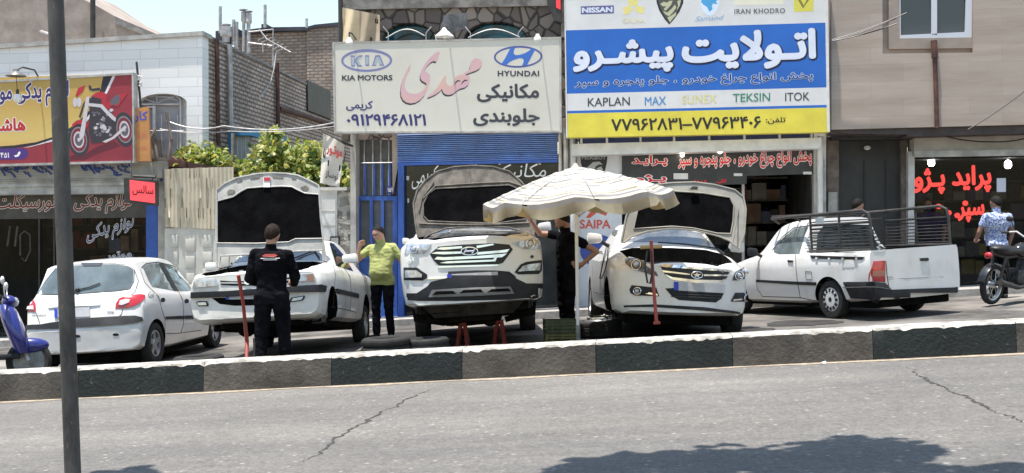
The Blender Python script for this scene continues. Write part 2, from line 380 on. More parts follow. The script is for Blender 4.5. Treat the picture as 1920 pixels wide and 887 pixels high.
# ------------------------------------------------------------------ ground
def ground_material():
    m, t, b = _bsdf('worn_asphalt'); N, L = t.nodes, t.links
    tc = N.new('ShaderNodeTexCoord'); P = tc.outputs['Object']
    def nz(scale, det=6, rough=0.6, vec=P):
        n = N.new('ShaderNodeTexNoise'); n.inputs['Scale'].default_value = scale; n.inputs['Detail'].default_value = det; n.inputs['Roughness'].default_value = rough; L.new(vec, n.inputs['Vector']); return n.outputs['Fac']
    def ramp(f, a, b_, ca, cb):
        r = N.new('ShaderNodeValToRGB'); r.color_ramp.elements[0].position = a; r.color_ramp.elements[1].position = b_; r.color_ramp.elements[0].color = c4(ca); r.color_ramp.elements[1].color = c4(cb); L.new(f, r.inputs['Fac']); return r.outputs['Color']
    def mix(mode, f, a, c):
        x = N.new('ShaderNodeMixRGB'); x.blend_type = mode
        if isinstance(f, float): x.inputs[0].default_value = f
        else: L.new(f, x.inputs[0])
        L.new(a, x.inputs[1])
        if isinstance(c, tuple): x.inputs[2].default_value = c4(c)
        else: L.new(c, x.inputs[2])
        return x.outputs[0]
    big = ramp(nz(0.35, 5), 0.35, 0.68, (0.155, 0.149, 0.141), (0.21, 0.202, 0.19))
    mp = N.new('ShaderNodeMapping'); mp.inputs['Scale'].default_value = (0.12, 1.4, 1); L.new(P, mp.inputs['Vector'])
    big = mix('MULTIPLY', 0.7, big, ramp(nz(1.0, 5, vec=mp.outputs[0]), 0.35, 0.65, (0.68, 0.68, 0.70), (1.12, 1.10, 1.07)))
    v = N.new('ShaderNodeTexVoronoi'); v.inputs['Scale'].default_value = 42; L.new(P, v.inputs['Vector'])
    agg = ramp(nz(38, 6, 0.8), 0.34, 0.68, (0.42, 0.42, 0.43), (1.5, 1.48, 1.44))
    big = mix('MULTIPLY', 0.75, big, agg)
    big = mix('MULTIPLY', 0.8, big, ramp(nz(13, 6, 0.85), 0.36, 0.66, (0.66, 0.66, 0.67), (1.26, 1.25, 1.22)))
    wn = N.new('ShaderNodeTexVoronoi'); wn.inputs['Scale'].default_value = 17; L.new(P, wn.inputs['Vector'])
    sp = ramp(wn.outputs['Color'], 0.74, 0.86, (0, 0, 0), (1, 1, 1))
    dm = ramp(wn.outputs['Distance'], 0.18, 0.34, (1, 1, 1), (0, 0, 0))
    spm = mix('MULTIPLY', 1.0, sp, dm)
    big = mix('MIX', spm, big, (0.33, 0.32, 0.30))
    L.new(big, b.inputs['Base Color']); b.inputs['Roughness'].default_value = 0.8
    bp = N.new('ShaderNodeBump'); bp.inputs['Strength'].default_value = 1.0; bp.inputs['Distance'].default_value = 0.02
    L.new(nz(45, 5, 0.75), bp.inputs['Height']); L.new(bp.outputs['Normal'], b.inputs['Normal'])
    return m
M['asphalt'] = ground_material()
M['lane'] = mat('oily_dusty_paving', (0.040, 0.037, 0.034), 0.85, col2=(0.21, 0.195, 0.178), scale=0.55, bump=0.4, thr=(0.40, 0.64))
KY = 11.85; KD = 0.42; KH = 0.31
def sheet(bm, x0, x1, y0, y1, dz, n=1):
    vs = [bm.verts.new((x, y, gz(x) + dz)) for x, y in ((x0, y0), (x1, y0), (x1, y1), (x0, y1))]; bm.faces.new(vs)
bm = NB(); sheet(bm, -150, 150, -150, 300, -0.03); struct('ground', bm, M['lane'])
bm = NB(); sheet(bm, -80, 80, -9, KY + 0.1, 0.0); struct('road', bm, M['asphalt'])
bm = NB(); sheet(bm, -80, 80, KY + 0.1, 20.6, 0.0); struct('service_lane', bm, M['lane'])
# gutter dust along the kerb
bm = NB(); n = 160; rows = []
for i in range(n + 1):
    x = -14 + 28 * i / n; w = 0.10 + 0.09 * noise.noise((x * 1.3, 3, 0)) + 0.05 * noise.noise((x * 6, 1, 0))
    rows.append((bm.verts.new((x, KY - max(0.03, w), gz(x) + 0.004)), bm.verts.new((x, KY + 0.02, gz(x) + 0.006))))
for a, b in zip(rows, rows[1:]): bm.faces.new((a[0], b[0], b[1], a[1]))
struct('gutter_dust', bm, mat('gutter_dust', (0.30, 0.25, 0.19), 0.95, var=0.3, scale=9, bump=0.3))
# long cracks in the road surface (thin sunken-looking tar-dark ribbons)
M['crack'] = mat('road_crack', (0.045, 0.042, 0.04), 1.0, var=0.4, scale=20)
def crack(px, wid):
    bm = NB(); P = []
    for (a, b) in zip(px, px[1:]):
        for k in range(20):
            x = a[0] + (b[0] - a[0]) * k / 20; y = a[1] + (b[1] - a[1]) * k / 20
            d = ray(x, y); t = -CAM_H / (d.z - SLOPE * d.x); P.append(EYE + d * t)
    L_, R_ = [], []
    for i, p in enumerate(P):
        t = (P[min(i + 1, len(P) - 1)] - P[max(0, i - 1)]).normalized(); s = Vector((-t.y, t.x, 0))
        j = 0.05 * noise.noise((p.x * 5, p.y * 5, 2)) + 0.035 * noise.noise((p.x * 17, p.y * 17, 6)); p = p + s * j
        w = wid * (0.25 + 2.2 * abs(noise.noise((p.x * 7, p.y * 7, 5)))) * min(1, 4 * i / len(P) + .15, 4 * (1 - i / len(P)) + .15)
        a = p + s * w; b = p - s * w; a.z = gz(a.x) + 0.004; b.z = gz(b.x) + 0.004
        L_.append(bm.verts.new(a)); R_.append(bm.verts.new(b))
    for i in range(len(P) - 1): bm.faces.new((R_[i], R_[i + 1], L_[i + 1], L_[i]))
    return struct('road_crack', bm, M['crack'])
crack([(812, 727), (790, 738), (770, 744), (750, 757), (712, 778), (690, 790), (650, 812), (632, 822), (600, 848), (575, 868)], 0.013)
crack([(1700, 684), (1722, 703), (1738, 715), (1760, 722), (1790, 735), (1830, 755), (1860, 770), (1900, 785), (1930, 800)], 0.010)
# oil soaked patches on the lane, also painting in shade under the cars
rngo = random.Random(17); M['oil_shade'] = mat('oil_shade_ground', (.016, .015, .014), .55, col2=(.035, .033, .030), scale=3, bump=.3)
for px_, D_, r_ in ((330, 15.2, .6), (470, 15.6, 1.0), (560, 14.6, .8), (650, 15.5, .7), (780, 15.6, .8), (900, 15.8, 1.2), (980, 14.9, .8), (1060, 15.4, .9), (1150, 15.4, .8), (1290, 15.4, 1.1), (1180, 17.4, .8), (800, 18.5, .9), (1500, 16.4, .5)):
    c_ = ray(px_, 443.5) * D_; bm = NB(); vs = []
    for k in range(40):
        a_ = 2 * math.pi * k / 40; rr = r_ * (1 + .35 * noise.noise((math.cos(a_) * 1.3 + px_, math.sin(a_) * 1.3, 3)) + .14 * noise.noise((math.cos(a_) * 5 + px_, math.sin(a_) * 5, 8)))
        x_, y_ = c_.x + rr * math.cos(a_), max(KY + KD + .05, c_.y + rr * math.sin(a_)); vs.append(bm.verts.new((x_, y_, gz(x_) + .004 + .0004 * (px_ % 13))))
    bm.faces.new(vs); bmesh.ops.triangulate(bm, faces=bm.faces[:]); struct('oil_shade_patch', bm, M['oil_shade'])
# kerb: cast concrete blocks, pairs painted dark green, whitewashed top
def kerb_material():
    m, t, b = _bsdf('painted_kerb'); N, L = t.nodes, t.links
    tc = N.new('ShaderNodeTexCoord'); b.inputs['Roughness'].default_value = 0.85
    def nz(scale, det=7):
        n = N.new('ShaderNodeTexNoise'); n.inputs['Scale'].default_value = scale; n.inputs['Detail'].default_value = det; n.inputs['Roughness'].default_value = 0.65; L.new(tc.outputs['Object'], n.inputs['Vector']); return n.outputs['Fac']
    at = N.new('ShaderNodeAttribute'); at.attribute_name = 'paint'; at.attribute_type = 'GEOMETRY'
    def ramp(f, p0, p1, a, c):
        r = N.new('ShaderNodeValToRGB'); r.color_ramp.elements[0].position = p0; r.color_ramp.elements[1].position = p1; r.color_ramp.elements[0].color = c4(a); r.color_ramp.elements[1].color = c4(c); L.new(f, r.inputs['Fac']); return r.outputs['Color']
    conc = ramp(nz(4), 0.3, 0.7, (0.045, 0.040, 0.036), (0.10, 0.09, 0.08)); green = ramp(nz(6), 0.3, 0.75, (0.003, 0.007, 0.008), (0.010, 0.017, 0.018)); wht = ramp(nz(7), 0.36, 0.60, (0.20, 0.19, 0.175), (0.52, 0.51, 0.48))
    wear = N.new('ShaderNodeMath'); wear.operation = 'GREATER_THAN'; wear.inputs[1].default_value = 0.335; L.new(nz(11), wear.inputs[0])
    sp = N.new('ShaderNodeSeparateColor'); L.new(at.outputs['Color'], sp.inputs[0])
    mm = N.new('ShaderNodeMath'); mm.operation = 'MULTIPLY'; L.new(sp.outputs[0], mm.inputs[0]); L.new(wear.outputs[0], mm.inputs[1])
    x = N.new('ShaderNodeMixRGB'); L.new(mm.outputs[0], x.inputs[0]); L.new(conc, x.inputs[1]); L.new(green, x.inputs[2])
    y = N.new('ShaderNodeMixRGB'); L.new(sp.outputs[1], y.inputs[0]); L.new(x.outputs[0], y.inputs[1]); L.new(wht, y.inputs[2])
    st = N.new('ShaderNodeMixRGB'); st.blend_type = 'MULTIPLY'; st.inputs[0].default_value = .8; L.new(y.outputs[0], st.inputs[1]); L.new(ramp(nz(2.2, 9), .35, .62, (.55, .52, .48), (1.15, 1.12, 1.08)), st.inputs[2])
    sc = N.new('ShaderNodeMixRGB'); sm_ = N.new('ShaderNodeMath'); sm_.operation = 'GREATER_THAN'; sm_.inputs[1].default_value = .70; L.new(nz(19), sm_.inputs[0]); L.new(sm_.outputs[0], sc.inputs[0]); L.new(st.outputs[0], sc.inputs[1]); sc.inputs[2].default_value = (.13, .122, .112, 1)
    L.new(sc.outputs[0], b.inputs['Base Color'])
    bp = N.new('ShaderNodeBump'); bp.inputs['Strength'].default_value = 0.8; bp.inputs['Distance'].default_value = 0.02; L.new(nz(26), bp.inputs['Height']); L.new(bp.outputs['Normal'], b.inputs['Normal'])
    return m
def kerb():
    bm = NB(); lay = bm.faces.layers.int.new('seg')
    bl = 0.682; x_start = W(146, 720, KY).x - 14 * bl; f_ = None
    rng = random.Random(3)
    for i in range(40):
        xa = x_start + i * bl; xb = xa + bl - (0.006 if i % 2 else 0.0015); g = (i // 2) % 2          # pairs of blocks share a colour
        nx = 16; ring = []
        for k in range(nx + 1):
            x = xa + (xb - xa) * k / nx; z = gz(x); e = 0.010 * noise.noise((x * 6, 9, 0)); c = 0.016 + 0.045 * abs(noise.noise((x * 8, 0, 4))) ** 1.5
            pr = [(KY + 0.0, -0.1), (KY + 0.015, KH * .5 + e), (KY + 0.03 + e, KH - c), (KY + 0.03 + c, KH), (KY + KD * .5, KH + e * .5), (KY + KD - c, KH), (KY + KD, KH - c), (KY + KD + .01, -0.1)]
            ring.append([bm.verts.new((x, yy, z + zz)) for yy, zz in pr])
        for a, b in zip(ring, ring[1:]):
            for q in range(7):
                f = bm.faces.new((a[q], b[q], b[q + 1], a[q + 1])); f[lay] = (g if q < 2 else 2) if q not in (5, 6) else g
                if q == 2: f[lay] = 2
        for a in (ring[0], ring[-1]):
            f = bm.faces.new(a); f[lay] = g
    bmesh.ops.recalc_face_normals(bm, faces=bm.faces)
    segs = None
    o = struct('kerb', bm, kerb_material(), smooth=30)
    me = o.data; a = me.attributes['seg']; ca = me.attributes.new('paint', 'FLOAT_COLOR', 'FACE')
    for i in range(len(me.polygons)):
        s = a.data[i].value; ca.data[i].color = (1 if s == 1 else 0, 1 if s == 2 else 0, 0, 1)
    return o
kerb()
bm = NB(); vs = []
for x0, x1 in ((-40, 40),):
    prism(bm, [(x0, 20.5, gz(x0) - .2), (x0, 20.5, gz(x0) + .12), (x1, 20.5, gz(x1) + .12), (x1, 20.5, gz(x1) - .2)], (0, 3.4, 0))
struct('pavement', bm, M['conc'])
# ================================================================== buildings
BOT = 720
M['stone_white'] = brickmat('white_travertine_cladding', (0.88, 0.87, 0.85), (0.80, 0.79, 0.77), (0.60, 0.59, 0.58), 0.78, 0.192, 0.006, bump=0.10, rough=0.6, stain=(0.92, 0.915, 0.90))
M['brick_side'] = brickmat('rough_brown_brick_side', (0.70, 0.545, 0.44), (0.50, 0.385, 0.31), (0.20, 0.155, 0.125), 0.27, 0.095, 0.02, axis='yz', bump=1.0, warp=0.03, stain=(0.5, 0.48, 0.46))
M['brick_back'] = brickmat('pale_brown_brick', (0.46, 0.36, 0.285), (0.34, 0.26, 0.205), (0.22, 0.19, 0.17), 0.27, 0.10, 0.026, bump=1.0, warp=0.03, stain=(0.5, 0.48, 0.46))
M['render'] = mat('weathered_cement_render', (0.23, 0.19, 0.165), 0.95, col2=(0.33, 0.28, 0.245), scale=2.2, bump=0.4, bscale=14)
M['tan_stone'] = brickmat('tan_travertine', (0.44, 0.362, 0.305), (0.39, 0.32, 0.268), (0.35, 0.288, 0.244), 1.1, 0.30, 0.004, bump=0.05, rough=0.55, stain=(0.74, 0.71, 0.68), stain_scale=1.2, vein=(.4, 1, 3.2))
M['rust'] = mat('rusty_pipe', (0.10, 0.045, 0.035), 0.8, var=0.4, scale=6)
M['zinc'] = mat('galvanised_flue', (0.42, 0.41, 0.41), 0.5, metal=0.4, var=0.25, scale=6)
M['frame_white'] = mat('white_painted_frame', (0.66, 0.65, 0.62), 0.5, var=0.1, scale=5)
M['frame_grey'] = mat('grey_white_frame', (0.40, 0.385, 0.355), 0.6, var=0.25, scale=4)
M['blue_paint'] = mat('blue_gloss_paint', srgb(46, 84, 160), 0.5, var=0.15, scale=5)
M['blue_shutter'] = mat('blue_shutter_paint', srgb(56, 96, 156), 0.5, var=0.2, scale=2.5)
M['soot'] = mat('sooty_grey_pillar', (0.11, 0.10, 0.09), 0.9, col2=(0.28, 0.26, 0.235), scale=3, bump=0.4)
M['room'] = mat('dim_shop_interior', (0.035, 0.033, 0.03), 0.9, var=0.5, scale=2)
M['shelf'] = mat('dark_shelving', (0.12, 0.10, 0.085), 0.8, var=0.5, scale=6)
M['beige_box'] = mat('beige_shutter_box', (0.40, 0.37, 0.32), 0.7, var=0.15, scale=3)
M['metal_dark'] = mat('dark_painted_steel', (0.035, 0.032, 0.03), 0.55, var=0.4, scale=5)
M['window_pane'] = mat('window_pane', (0.03, 0.035, 0.042), 0.06, spec=0.8)
def glass_sheet(name, col, a, rough=0.03):
    m = mat(name, col, rough, alpha=a, spec=0.3); return m
M['shop_glass'] = glass_sheet('shop_window_glass', (0.012, 0.014, 0.014), 0.22)

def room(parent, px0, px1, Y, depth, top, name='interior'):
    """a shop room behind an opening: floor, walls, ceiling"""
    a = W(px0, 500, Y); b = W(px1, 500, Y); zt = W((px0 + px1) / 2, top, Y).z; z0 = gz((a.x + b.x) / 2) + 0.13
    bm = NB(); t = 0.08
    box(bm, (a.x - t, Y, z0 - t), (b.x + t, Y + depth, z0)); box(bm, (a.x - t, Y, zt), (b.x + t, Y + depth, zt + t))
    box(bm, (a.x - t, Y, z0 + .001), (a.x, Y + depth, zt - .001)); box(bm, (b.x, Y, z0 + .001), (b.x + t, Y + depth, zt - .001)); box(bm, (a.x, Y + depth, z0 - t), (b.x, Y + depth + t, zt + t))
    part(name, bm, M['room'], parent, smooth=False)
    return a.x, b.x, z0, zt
def shelves(parent, x0, x1, y, z0, z1, rows, seed, cols=((.2, .12, .08), (.08, .1, .16), (.25, .22, .18), (.3, .05, .04), (.05, .05, .05)), ms=None):
    rng = random.Random(seed); bm = NB()
    for i in range(rows + 1):
        z = z0 + (z1 - z0) * i / rows; box(bm, (x0, y - .35, z - .015), (x1, y, z + .015))
    part('shelf_unit', bm, M['shelf'], parent, smooth=False)
    bm = NB(); mm = [mat('boxed_goods', c, 0.7, var=0.2) for c in cols]
    for i in range(rows):
        z = z0 + (z1 - z0) * i / rows + .016; x = x0 + .02
        while x < x1 - .12:
            w = rng.uniform(.1, .3); h = rng.uniform(.4, .85) * (z1 - z0) / rows
            if x + w > x1: break
            if rng.random() < .85: box(bm, (x, y - rng.uniform(.2, .33), z), (x + w - .01, y - .02, z + h), rng.randrange(len(mm)))
            x += w
    o = part('shelf_goods', bm, mm, parent, smooth=False); o['kind'] = 'stuff'

# --- far rendered building, upper left
t = thing('rendered_building', 'grey brown rendered building rising behind the white stone parapet', 'building', W(100, 500, 29))
bm = NB(); slab(bm, [(-260, -120), (60, -60), (128, -14), (176, 8), (214, 30), (216, 42), (275, 63), (275, BOT), (-260, BOT)], 29, 5); part('wall', bm, M['render'], t, smooth=False)
bm = NB()
for i in range(26):
    x = 214 + i * 2.6; y = 40 + (x - 214) * .385; slab(bm, [(x, y - 3), (x + 1.5, y - 3), (x + 1.5, y + 4), (x, y + 4)], 28.9, .4)
part('roof_edge', bm, M['conc'], t, smooth=False)
bm = NB(); tube(bm, [W(174, 72, 28.8), W(174, 10, 28.8), W(174, -40, 28.8)], .065, 10); part('drainpipe', bm, M['metal_dark'], t)
bm = NB(); tube(bm, [W(77, 60, 28.9), W(96, 66, 28.5)], .05, 8); part('spout', bm, M['zinc'], t)

# --- white stone building with its brick flank
YW = 22.5
t = thing('stone_building', 'single storey building with white stone front and brown brick flank', 'building', W(200, 600, YW))
bm = NB(); slab(bm, [(-60, 92), (379, 66), (381, BOT), (313, BOT), (313, 312), (-60, 322)], YW, .35)
cut = NB(); slab(cut, [(248, 340), (248, 188)] + [(294 - 45 * math.cos(R(a)), 189 - 17 * math.sin(R(a))) for a in range(10, 171, 10)] + [(339, 187), (339, 340)], YW - .3, .55)
bm = boolean(bm, cut); part('wall', bm, M['stone_white'], t, smooth=False)
bm = NB(); slab(bm, [(-60, 86), (381, 58), (381, 66), (-60, 94)], YW - .06, .5); part('coping', bm, M['frame_grey'], t, smooth=False)
bm = NB(); arch = lambda g: [(249 + g, 290), (249 + g, 188 + g * .3)] + [(294 - (45 - g) * math.cos(R(a)), 189 - (17 - g * .9) * math.sin(R(a))) for a in range(10, 171, 10)] + [(339 - g, 187 + g * .3), (339 - g, 290)]
ring2(bm, arch(0), arch(2.2), YW + .10, .06); slab(bm, rect(251, 194, 337, 197), YW + .10, .06); slab(bm, rect(286, 198, 291, 290), YW + .11, .05); slab(bm, rect(275, 199, 279, 286), YW + .11, .05); slab(bm, rect(279, 199, 286, 202), YW + .11, .05)
win = part('window', bm, M['frame_white'], t, smooth=False)
bm = NB(); slab(bm, arch(1), YW + .17, .02); part('pane', bm, mat('dusty_grey_pane', (0.34, 0.345, 0.35), 0.25, var=0.2, scale=2), win, smooth=False)
bm = NB()
for a in (40, 90, 140): tube(bm, [W(294, 194, YW + .05), W(294 - 42 * math.cos(R(a)), 192 - 17 * math.sin(R(a)), YW + .05)], .012, 6)
tube(bm, [W(294 - 42 * math.cos(R(a)), 196 - 15 * math.sin(R(a)), YW + .05) for a in range(0, 181, 15)], .012, 6)
for x in (303, 318, 333): tube(bm, [W(x, 215, YW - .06), W(x, 290, YW - .06)], .01, 6)
tube(bm, [W(280, 245, YW - .07), W(345, 245, YW - .07)], .01, 6)
part('window_grille', bm, M['zinc'], win)
XW = W(380, 300, YW).x
zt = W(380, 62, YW).z
bm = NB(); nseg = 26
for i in range(1):
    prism(bm, [(XW - .002, YW + .36, -1.5), (XW - .002, YW + 15, -1.5), (XW - .002, YW + 15, zt - .1), (XW - .002, YW + .36, zt - .02)], (-.35, 0, 0))
part('brick_wall', bm, M['brick_side'], t, smooth=False)
bm = NB(); prism(bm, [(XW + .03, YW + .4, zt - .02), (XW + .03, YW + 15, zt - .1), (XW + .03, YW + 15, zt - .05), (XW + .03, YW + .4, zt + .03)], (-.4, 0, 0)); part('wall_cap', bm, M['conc'], t, smooth=False)
bm = NB(); box(bm, (XW - 9.5, YW + .36, zt - .3), (XW - .36, YW + 15, zt - .2)); part('roof', bm, M['conc'], t, smooth=False)
def flank(px, Y, py): return WX(px, py, XW)
def flankpipe(px, py0, py1, r, m, name='pipe'):
    d = ray(px, 300); Y = XW / d.x * d.y
    bm = NB(); tube(bm, [Vector((XW + r + .02, Y, W(px, py0, Y).z)), Vector((XW + r + .02, Y, W(px, py1, Y).z))], r, 10); part(name, bm, m, t)
flankpipe(404, 73, 272, .045, M['rust']); flankpipe(427, 84, 240, .055, M['zinc']); flankpipe(517, 118, 250, .05, M['rust'])
p1 = WX(520, 203, XW); p2 = WX(628, 236, XW)
bm = NB(); tube(bm, [p1 + Vector((.05, 0, 0)), p2 + Vector((.05, 0, 0))], .06, 8); part('pipe', bm, M['rust'], t)
a = WX(574, 180, XW); b = WX(617, 180, XW)
bm = NB(); box(bm, (XW + .001, a.y, WX(574, 207, XW).z), (XW + .05, b.y, WX(574, 150, XW).z), bev=.01); part('window', bm, M['metal_dark'], t, smooth=False)

# --- brick building further back with flues
YB = 37.0
t = thing('brick_house', 'brown brick house with dark roof edge behind the empty lot', 'building', W(560, 600, YB))
bm = NB(); slab(bm, [(440, 66), (500, 62), (560, 59), (575, 60), (575, BOT), (440, BOT)], YB, 6); slab(bm, [(575.2, 58), (590, 52), (660, 46), (660, BOT), (575.2, BOT)], YB - .12, 6); part('wall', bm, M['brick_back'], t, smooth=False)
bm = NB(); slab(bm, [(440, 59), (475, 54), (500, 51), (576, 50), (590, 46), (660, 39), (660, 46), (590, 52), (575, 57), (500, 58), (440, 66)], YB - .2, 6.2); part('roof_edge', bm, mat('dark_bitumen_flashing', (0.035, 0.035, 0.05), 0.6, var=.3), t, smooth=False)
M['bitumen'] = mat('dark_bitumen_box', (0.04, 0.04, 0.055), .6)
for px_, Y_, th_ in (([(404, 58), (418, 57), (418, 75), (404, 75)], 35.5, 1), ([(435, 54), (447, 54), (447, 66), (435, 64)], 35.6, .6), ([(490, 45), (500, 45), (500, 54), (490, 54)], 36.6, .8)):
    bm = NB(); slab(bm, px_, Y_, th_); part('roof_box', bm, M['bitumen'], t, smooth=False)
def flue(x, y0, y1, r, Y, capw=0.0):
    bm = NB(); tube(bm, [W(x, y1, Y), W(x, y0, Y)], r, 10)
    if capw:
        c = W(x, y0, Y); lathe(bm, [(r, 0), (r * 1.7, .02), (r * 1.7, -.25), (r, -.3)], Matrix.Translation(c), 12); lathe(bm, [(0, .14), (capw, .10), (capw, .07), (0, .09)], Matrix.Translation(c), 14); tube(bm, [c, c + Vector((0, 0, .1))], r * .8, 8)
    part('flue', bm, M['zinc'], t)
for a in ((413, 12, 62, .05, 35.4), (438, 37, 84, .055, 35.4), (444, 41, 88, .05, 35.4), (457, 24, 96, .05, 35.4, .14), (466, 27, 100, .06, 35.4, .13), (424, 52, 78, .11, 35.2, .15), (497, 9, 52, .05, 36.4), (575, 35, 52, .045, 36.5)): flue(*a)
bm = NB(); tube(bm, [W(466, 60, 35.3), W(512, 55, 35.3), W(512, 125, 35.3)], .025, 6); tube(bm, [W(466, 80, 35.3), W(512, 86, 35.3)], .025, 6); part('rail', bm, M['zinc'], t)
ta = thing('roof_aerial', 'thin metal roof aerial in front of the brick house', 'aerial', W(493, 95, 35))
bm = NB(); tube(bm, [W(493, 98, 35), W(493, 80, 35)], .02, 6); tube(bm, [W(486, 55, 35), W(500, 73, 35), W(545, 98, 35)], .02, 6)
for i in range(6): x = 492 + i * 7; y = 70 + i * 4.3; tube(bm, [W(x - 9, y + 6, 35.2), W(x + 10, y - 4, 34.8)], .012, 5)
part('rods', bm, M['zinc'], ta)

# --- parts shop under the motorcycle sign (left)
YL = 21.7
t = thing('motorcycle_parts_shop', 'motorcycle parts shop front with grey roller shutter box and blue post', 'shop', W(120, 600, YL))
bm = NB(); slab(bm, [(-90, 304), (296, 300), (296, 333), (-90, 338)], YL - .55, .5); part('shutter_curtain', bm, M['beige_box'], t, smooth=False)
bm = NB()
for i in range(9): y = 309 + i * 3.6; slab(bm, [(-90, y + 5), (294, y), (294, y + 1.4), (-90, y + 6.4)], YL - .565, .012)
part('shutter_slats', bm, mat('grey_shutter_slat', (0.34, 0.33, 0.31), .6, var=.25), t, smooth=False)
bm = NB(); slab(bm, [(-90, 352), (288, 344), (288, 362), (-90, 366)], YL - .5, .42); slab(bm, [(-90, 335), (290, 331), (290, 346), (-90, 353)], YL - .53, .4); part('fascia', bm, M['frame_grey'], t, smooth=False)
rngg = random.Random(5); bm = NB()
for (x0, x1, y0) in ((0, 34, 322), (38, 52, 320), (58, 100, 318), (150, 200, 318), (205, 222, 322), (228, 235, 314), (240, 244, 312)):
    x = x0
    while x < x1:
        yy = y0 + rngg.uniform(-8, 8); tube(bm, [W(x + rngg.uniform(-3, 3), yy - rngg.uniform(2, 9), YL - .572), W(x + rngg.uniform(0, 7), yy, YL - .572), W(x + rngg.uniform(3, 12), yy + rngg.uniform(-2, 6), YL - .572)], .017, 5); x += 4
part('graffiti', bm, mat('blue_spray_paint', srgb(50, 70, 130), .8), t)
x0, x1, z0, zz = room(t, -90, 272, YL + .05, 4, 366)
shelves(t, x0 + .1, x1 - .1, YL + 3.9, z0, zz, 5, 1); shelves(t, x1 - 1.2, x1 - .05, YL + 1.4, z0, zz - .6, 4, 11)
bm = NB(); slab(bm, [(-90, 368), (274, 362), (274, BOT), (-90, BOT)], YL, .012); part('shop_window', bm, M['shop_glass'], t, smooth=False)
bm = NB()
slab(bm, [(-90, 366), (274, 360), (274, 408), (-90, 412)], YL - .03, .02); part('fascia_panel', bm, mat('dark_fascia_panel', (0.055, 0.05, 0.045), .4, var=.3), t, smooth=False)
bm = NB()
for x in (-20, 72, 100): slab(bm, rect(x, 410, x + 2.5, BOT), YL - .03, .03)
part('window_frame', bm, M['metal_dark'], t, smooth=False)
bm = NB(); slab(bm, rect(274, 385, 296, BOT), YL - .2, .3); part('post', bm, M['blue_paint'], t, smooth=False)
bm = NB(); slab(bm, [(296.3, 318), (312, 316), (312, BOT), (296.3, BOT)], YL - .25, .4); part('pillar', bm, mat('beige_plaster_pillar', (0.42, 0.385, 0.335), .9, var=.2, bump=.3), t, smooth=False)
bm = NB(); slab(bm, rect(296.5, 322, 304, 340), YL - .262, .01); part('paint_smear', bm, mat('blue_smear', srgb(60, 90, 160), .8), t)
dark_red = paint('dark_red_letter', (120, 25, 30)); off_white = paint('off_white_letter', (225, 222, 215)); navy = paint('navy_letter', (40, 45, 110))
lettering(t, 'لوازم یدکی موتورسیکلت', -6, 366, 250, 404, dark_red, planeY(YL - .034), slope=-.02, outline=off_white, ow=.035, bold=.01, shear=.25)
lettering(t, 'لوازم یدکی', 163, 424, 252, 462, navy, planeY(YL - .006), slope=-.28, outline=off_white, ow=.035, bold=.0, shear=.25)
lettering(t, 'موتور', 200, 474, 246, 492, navy, planeY(YL - .006), slope=-.1, outline=off_white, ow=.04, bold=.0)
bm = NB()
for x0 in (14, 28): tube(bm, [W(x0 + 5, 424, YL + .25), W(x0, 462, YL + .25)], .02, 6)
tube(bm, smooth3 := [W(38, 480, YL + .25), W(38, 440, YL + .25), W(46, 433, YL + .25), W(56, 440, YL + .25), W(57, 470, YL + .25), W(48, 490, YL + .25), W(40, 484, YL + .25)], .015, 6)
part('hanging_parts', bm, M['steel'], t)

# --- fenced lot: corrugated sheet over a pressed metal gate, wall end
YF = 21.4
t = thing('corrugated_fence', 'cream corrugated metal sheet fixed above the pale gate', 'fence', W(376, 600, YF))
bm = NB(); n = 132; x0, x1 = W(312, 380, YF).x, W(441, 380, YF).x; rows = []
for i in range(n + 1):
    x = x0 + (x1 - x0) * i / n; f = i / n; dy = -.011 * math.cos(2 * math.pi * 17 * f)
    top = W(312 + 129 * f, 317 - 4 * f + 1.5 * noise.noise((f * 9, 0, 0)), YF).z; bot = W(312 + 129 * f, 426 + 2 * f + 5 * f * f, YF).z
    rows.append([bm.verts.new((x, YF - .06 + dy + .02 * noise.noise((f * 4, j * .7, 1)), top + (bot - top) * j / 6)) for j in range(7)])
for a, b in zip(rows, rows[1:]):
    for j in range(6): bm.faces.new((a[j], b[j], b[j + 1], a[j + 1]))
bmesh.ops.solidify(bm, geom=bm.faces[:], thickness=.004)
part('sheet', bm, mat('cream_corrugated_sheet', (0.52, 0.455, 0.34), .6, var=.12, scale=3), t, smooth=True)
bm = NB(); slab(bm, [(300, 336), (318, 292), (320, 292), (330, 300), (440, 318), (440, 322), (318, 312)], YF + .3, .5); part('roof_scrap', bm, M['rust'], t, smooth=False)
t = thing('metal_gate', 'pale pressed metal gate below the corrugated sheet', 'gate', W(450, 600, YF))
bm = NB(); slab(bm, [(309, 428), (606, 424), (606, BOT), (309, BOT)], YF - .03, .05); part('leaf', bm, mat('pale_gate_paint', (0.55, 0.525, 0.47), .6, var=.1, scale=3), t, smooth=False)
bm = NB()
for i in range(9):
    for j in range(5):
        cx = 326 + i * 32; cy = 452 + j * 32 + (i % 2) * 8; a = W(cx - 10, cy - 12, YF - .03); b = W(cx + 8, cy + 12, YF - .03)
        box(bm, (a.x, YF - .05, b.z), (b.x, YF - .031, a.z), bev=.012)
part('pressed_panels', bm, mat('pale_gate_panel', (0.53, 0.505, 0.45), .6, var=.12, scale=3), t)
t = thing('lot_wall', 'patched grey stone and plaster wall beside the white door panel', 'wall', W(632, 600, YF))
bm = NB(); slab(bm, [(632, 352), (657, 350), (657, BOT), (632, BOT)], YF - .02, .4); part('stone_pier', bm, brickmat('patched_rubble', (.30, .28, .25), (.15, .14, .13), (.42, .40, .36), .3, .22, .05, bump=1.0, warp=.25, stain=(.45, .43, .4), stain_scale=2), t, smooth=False)
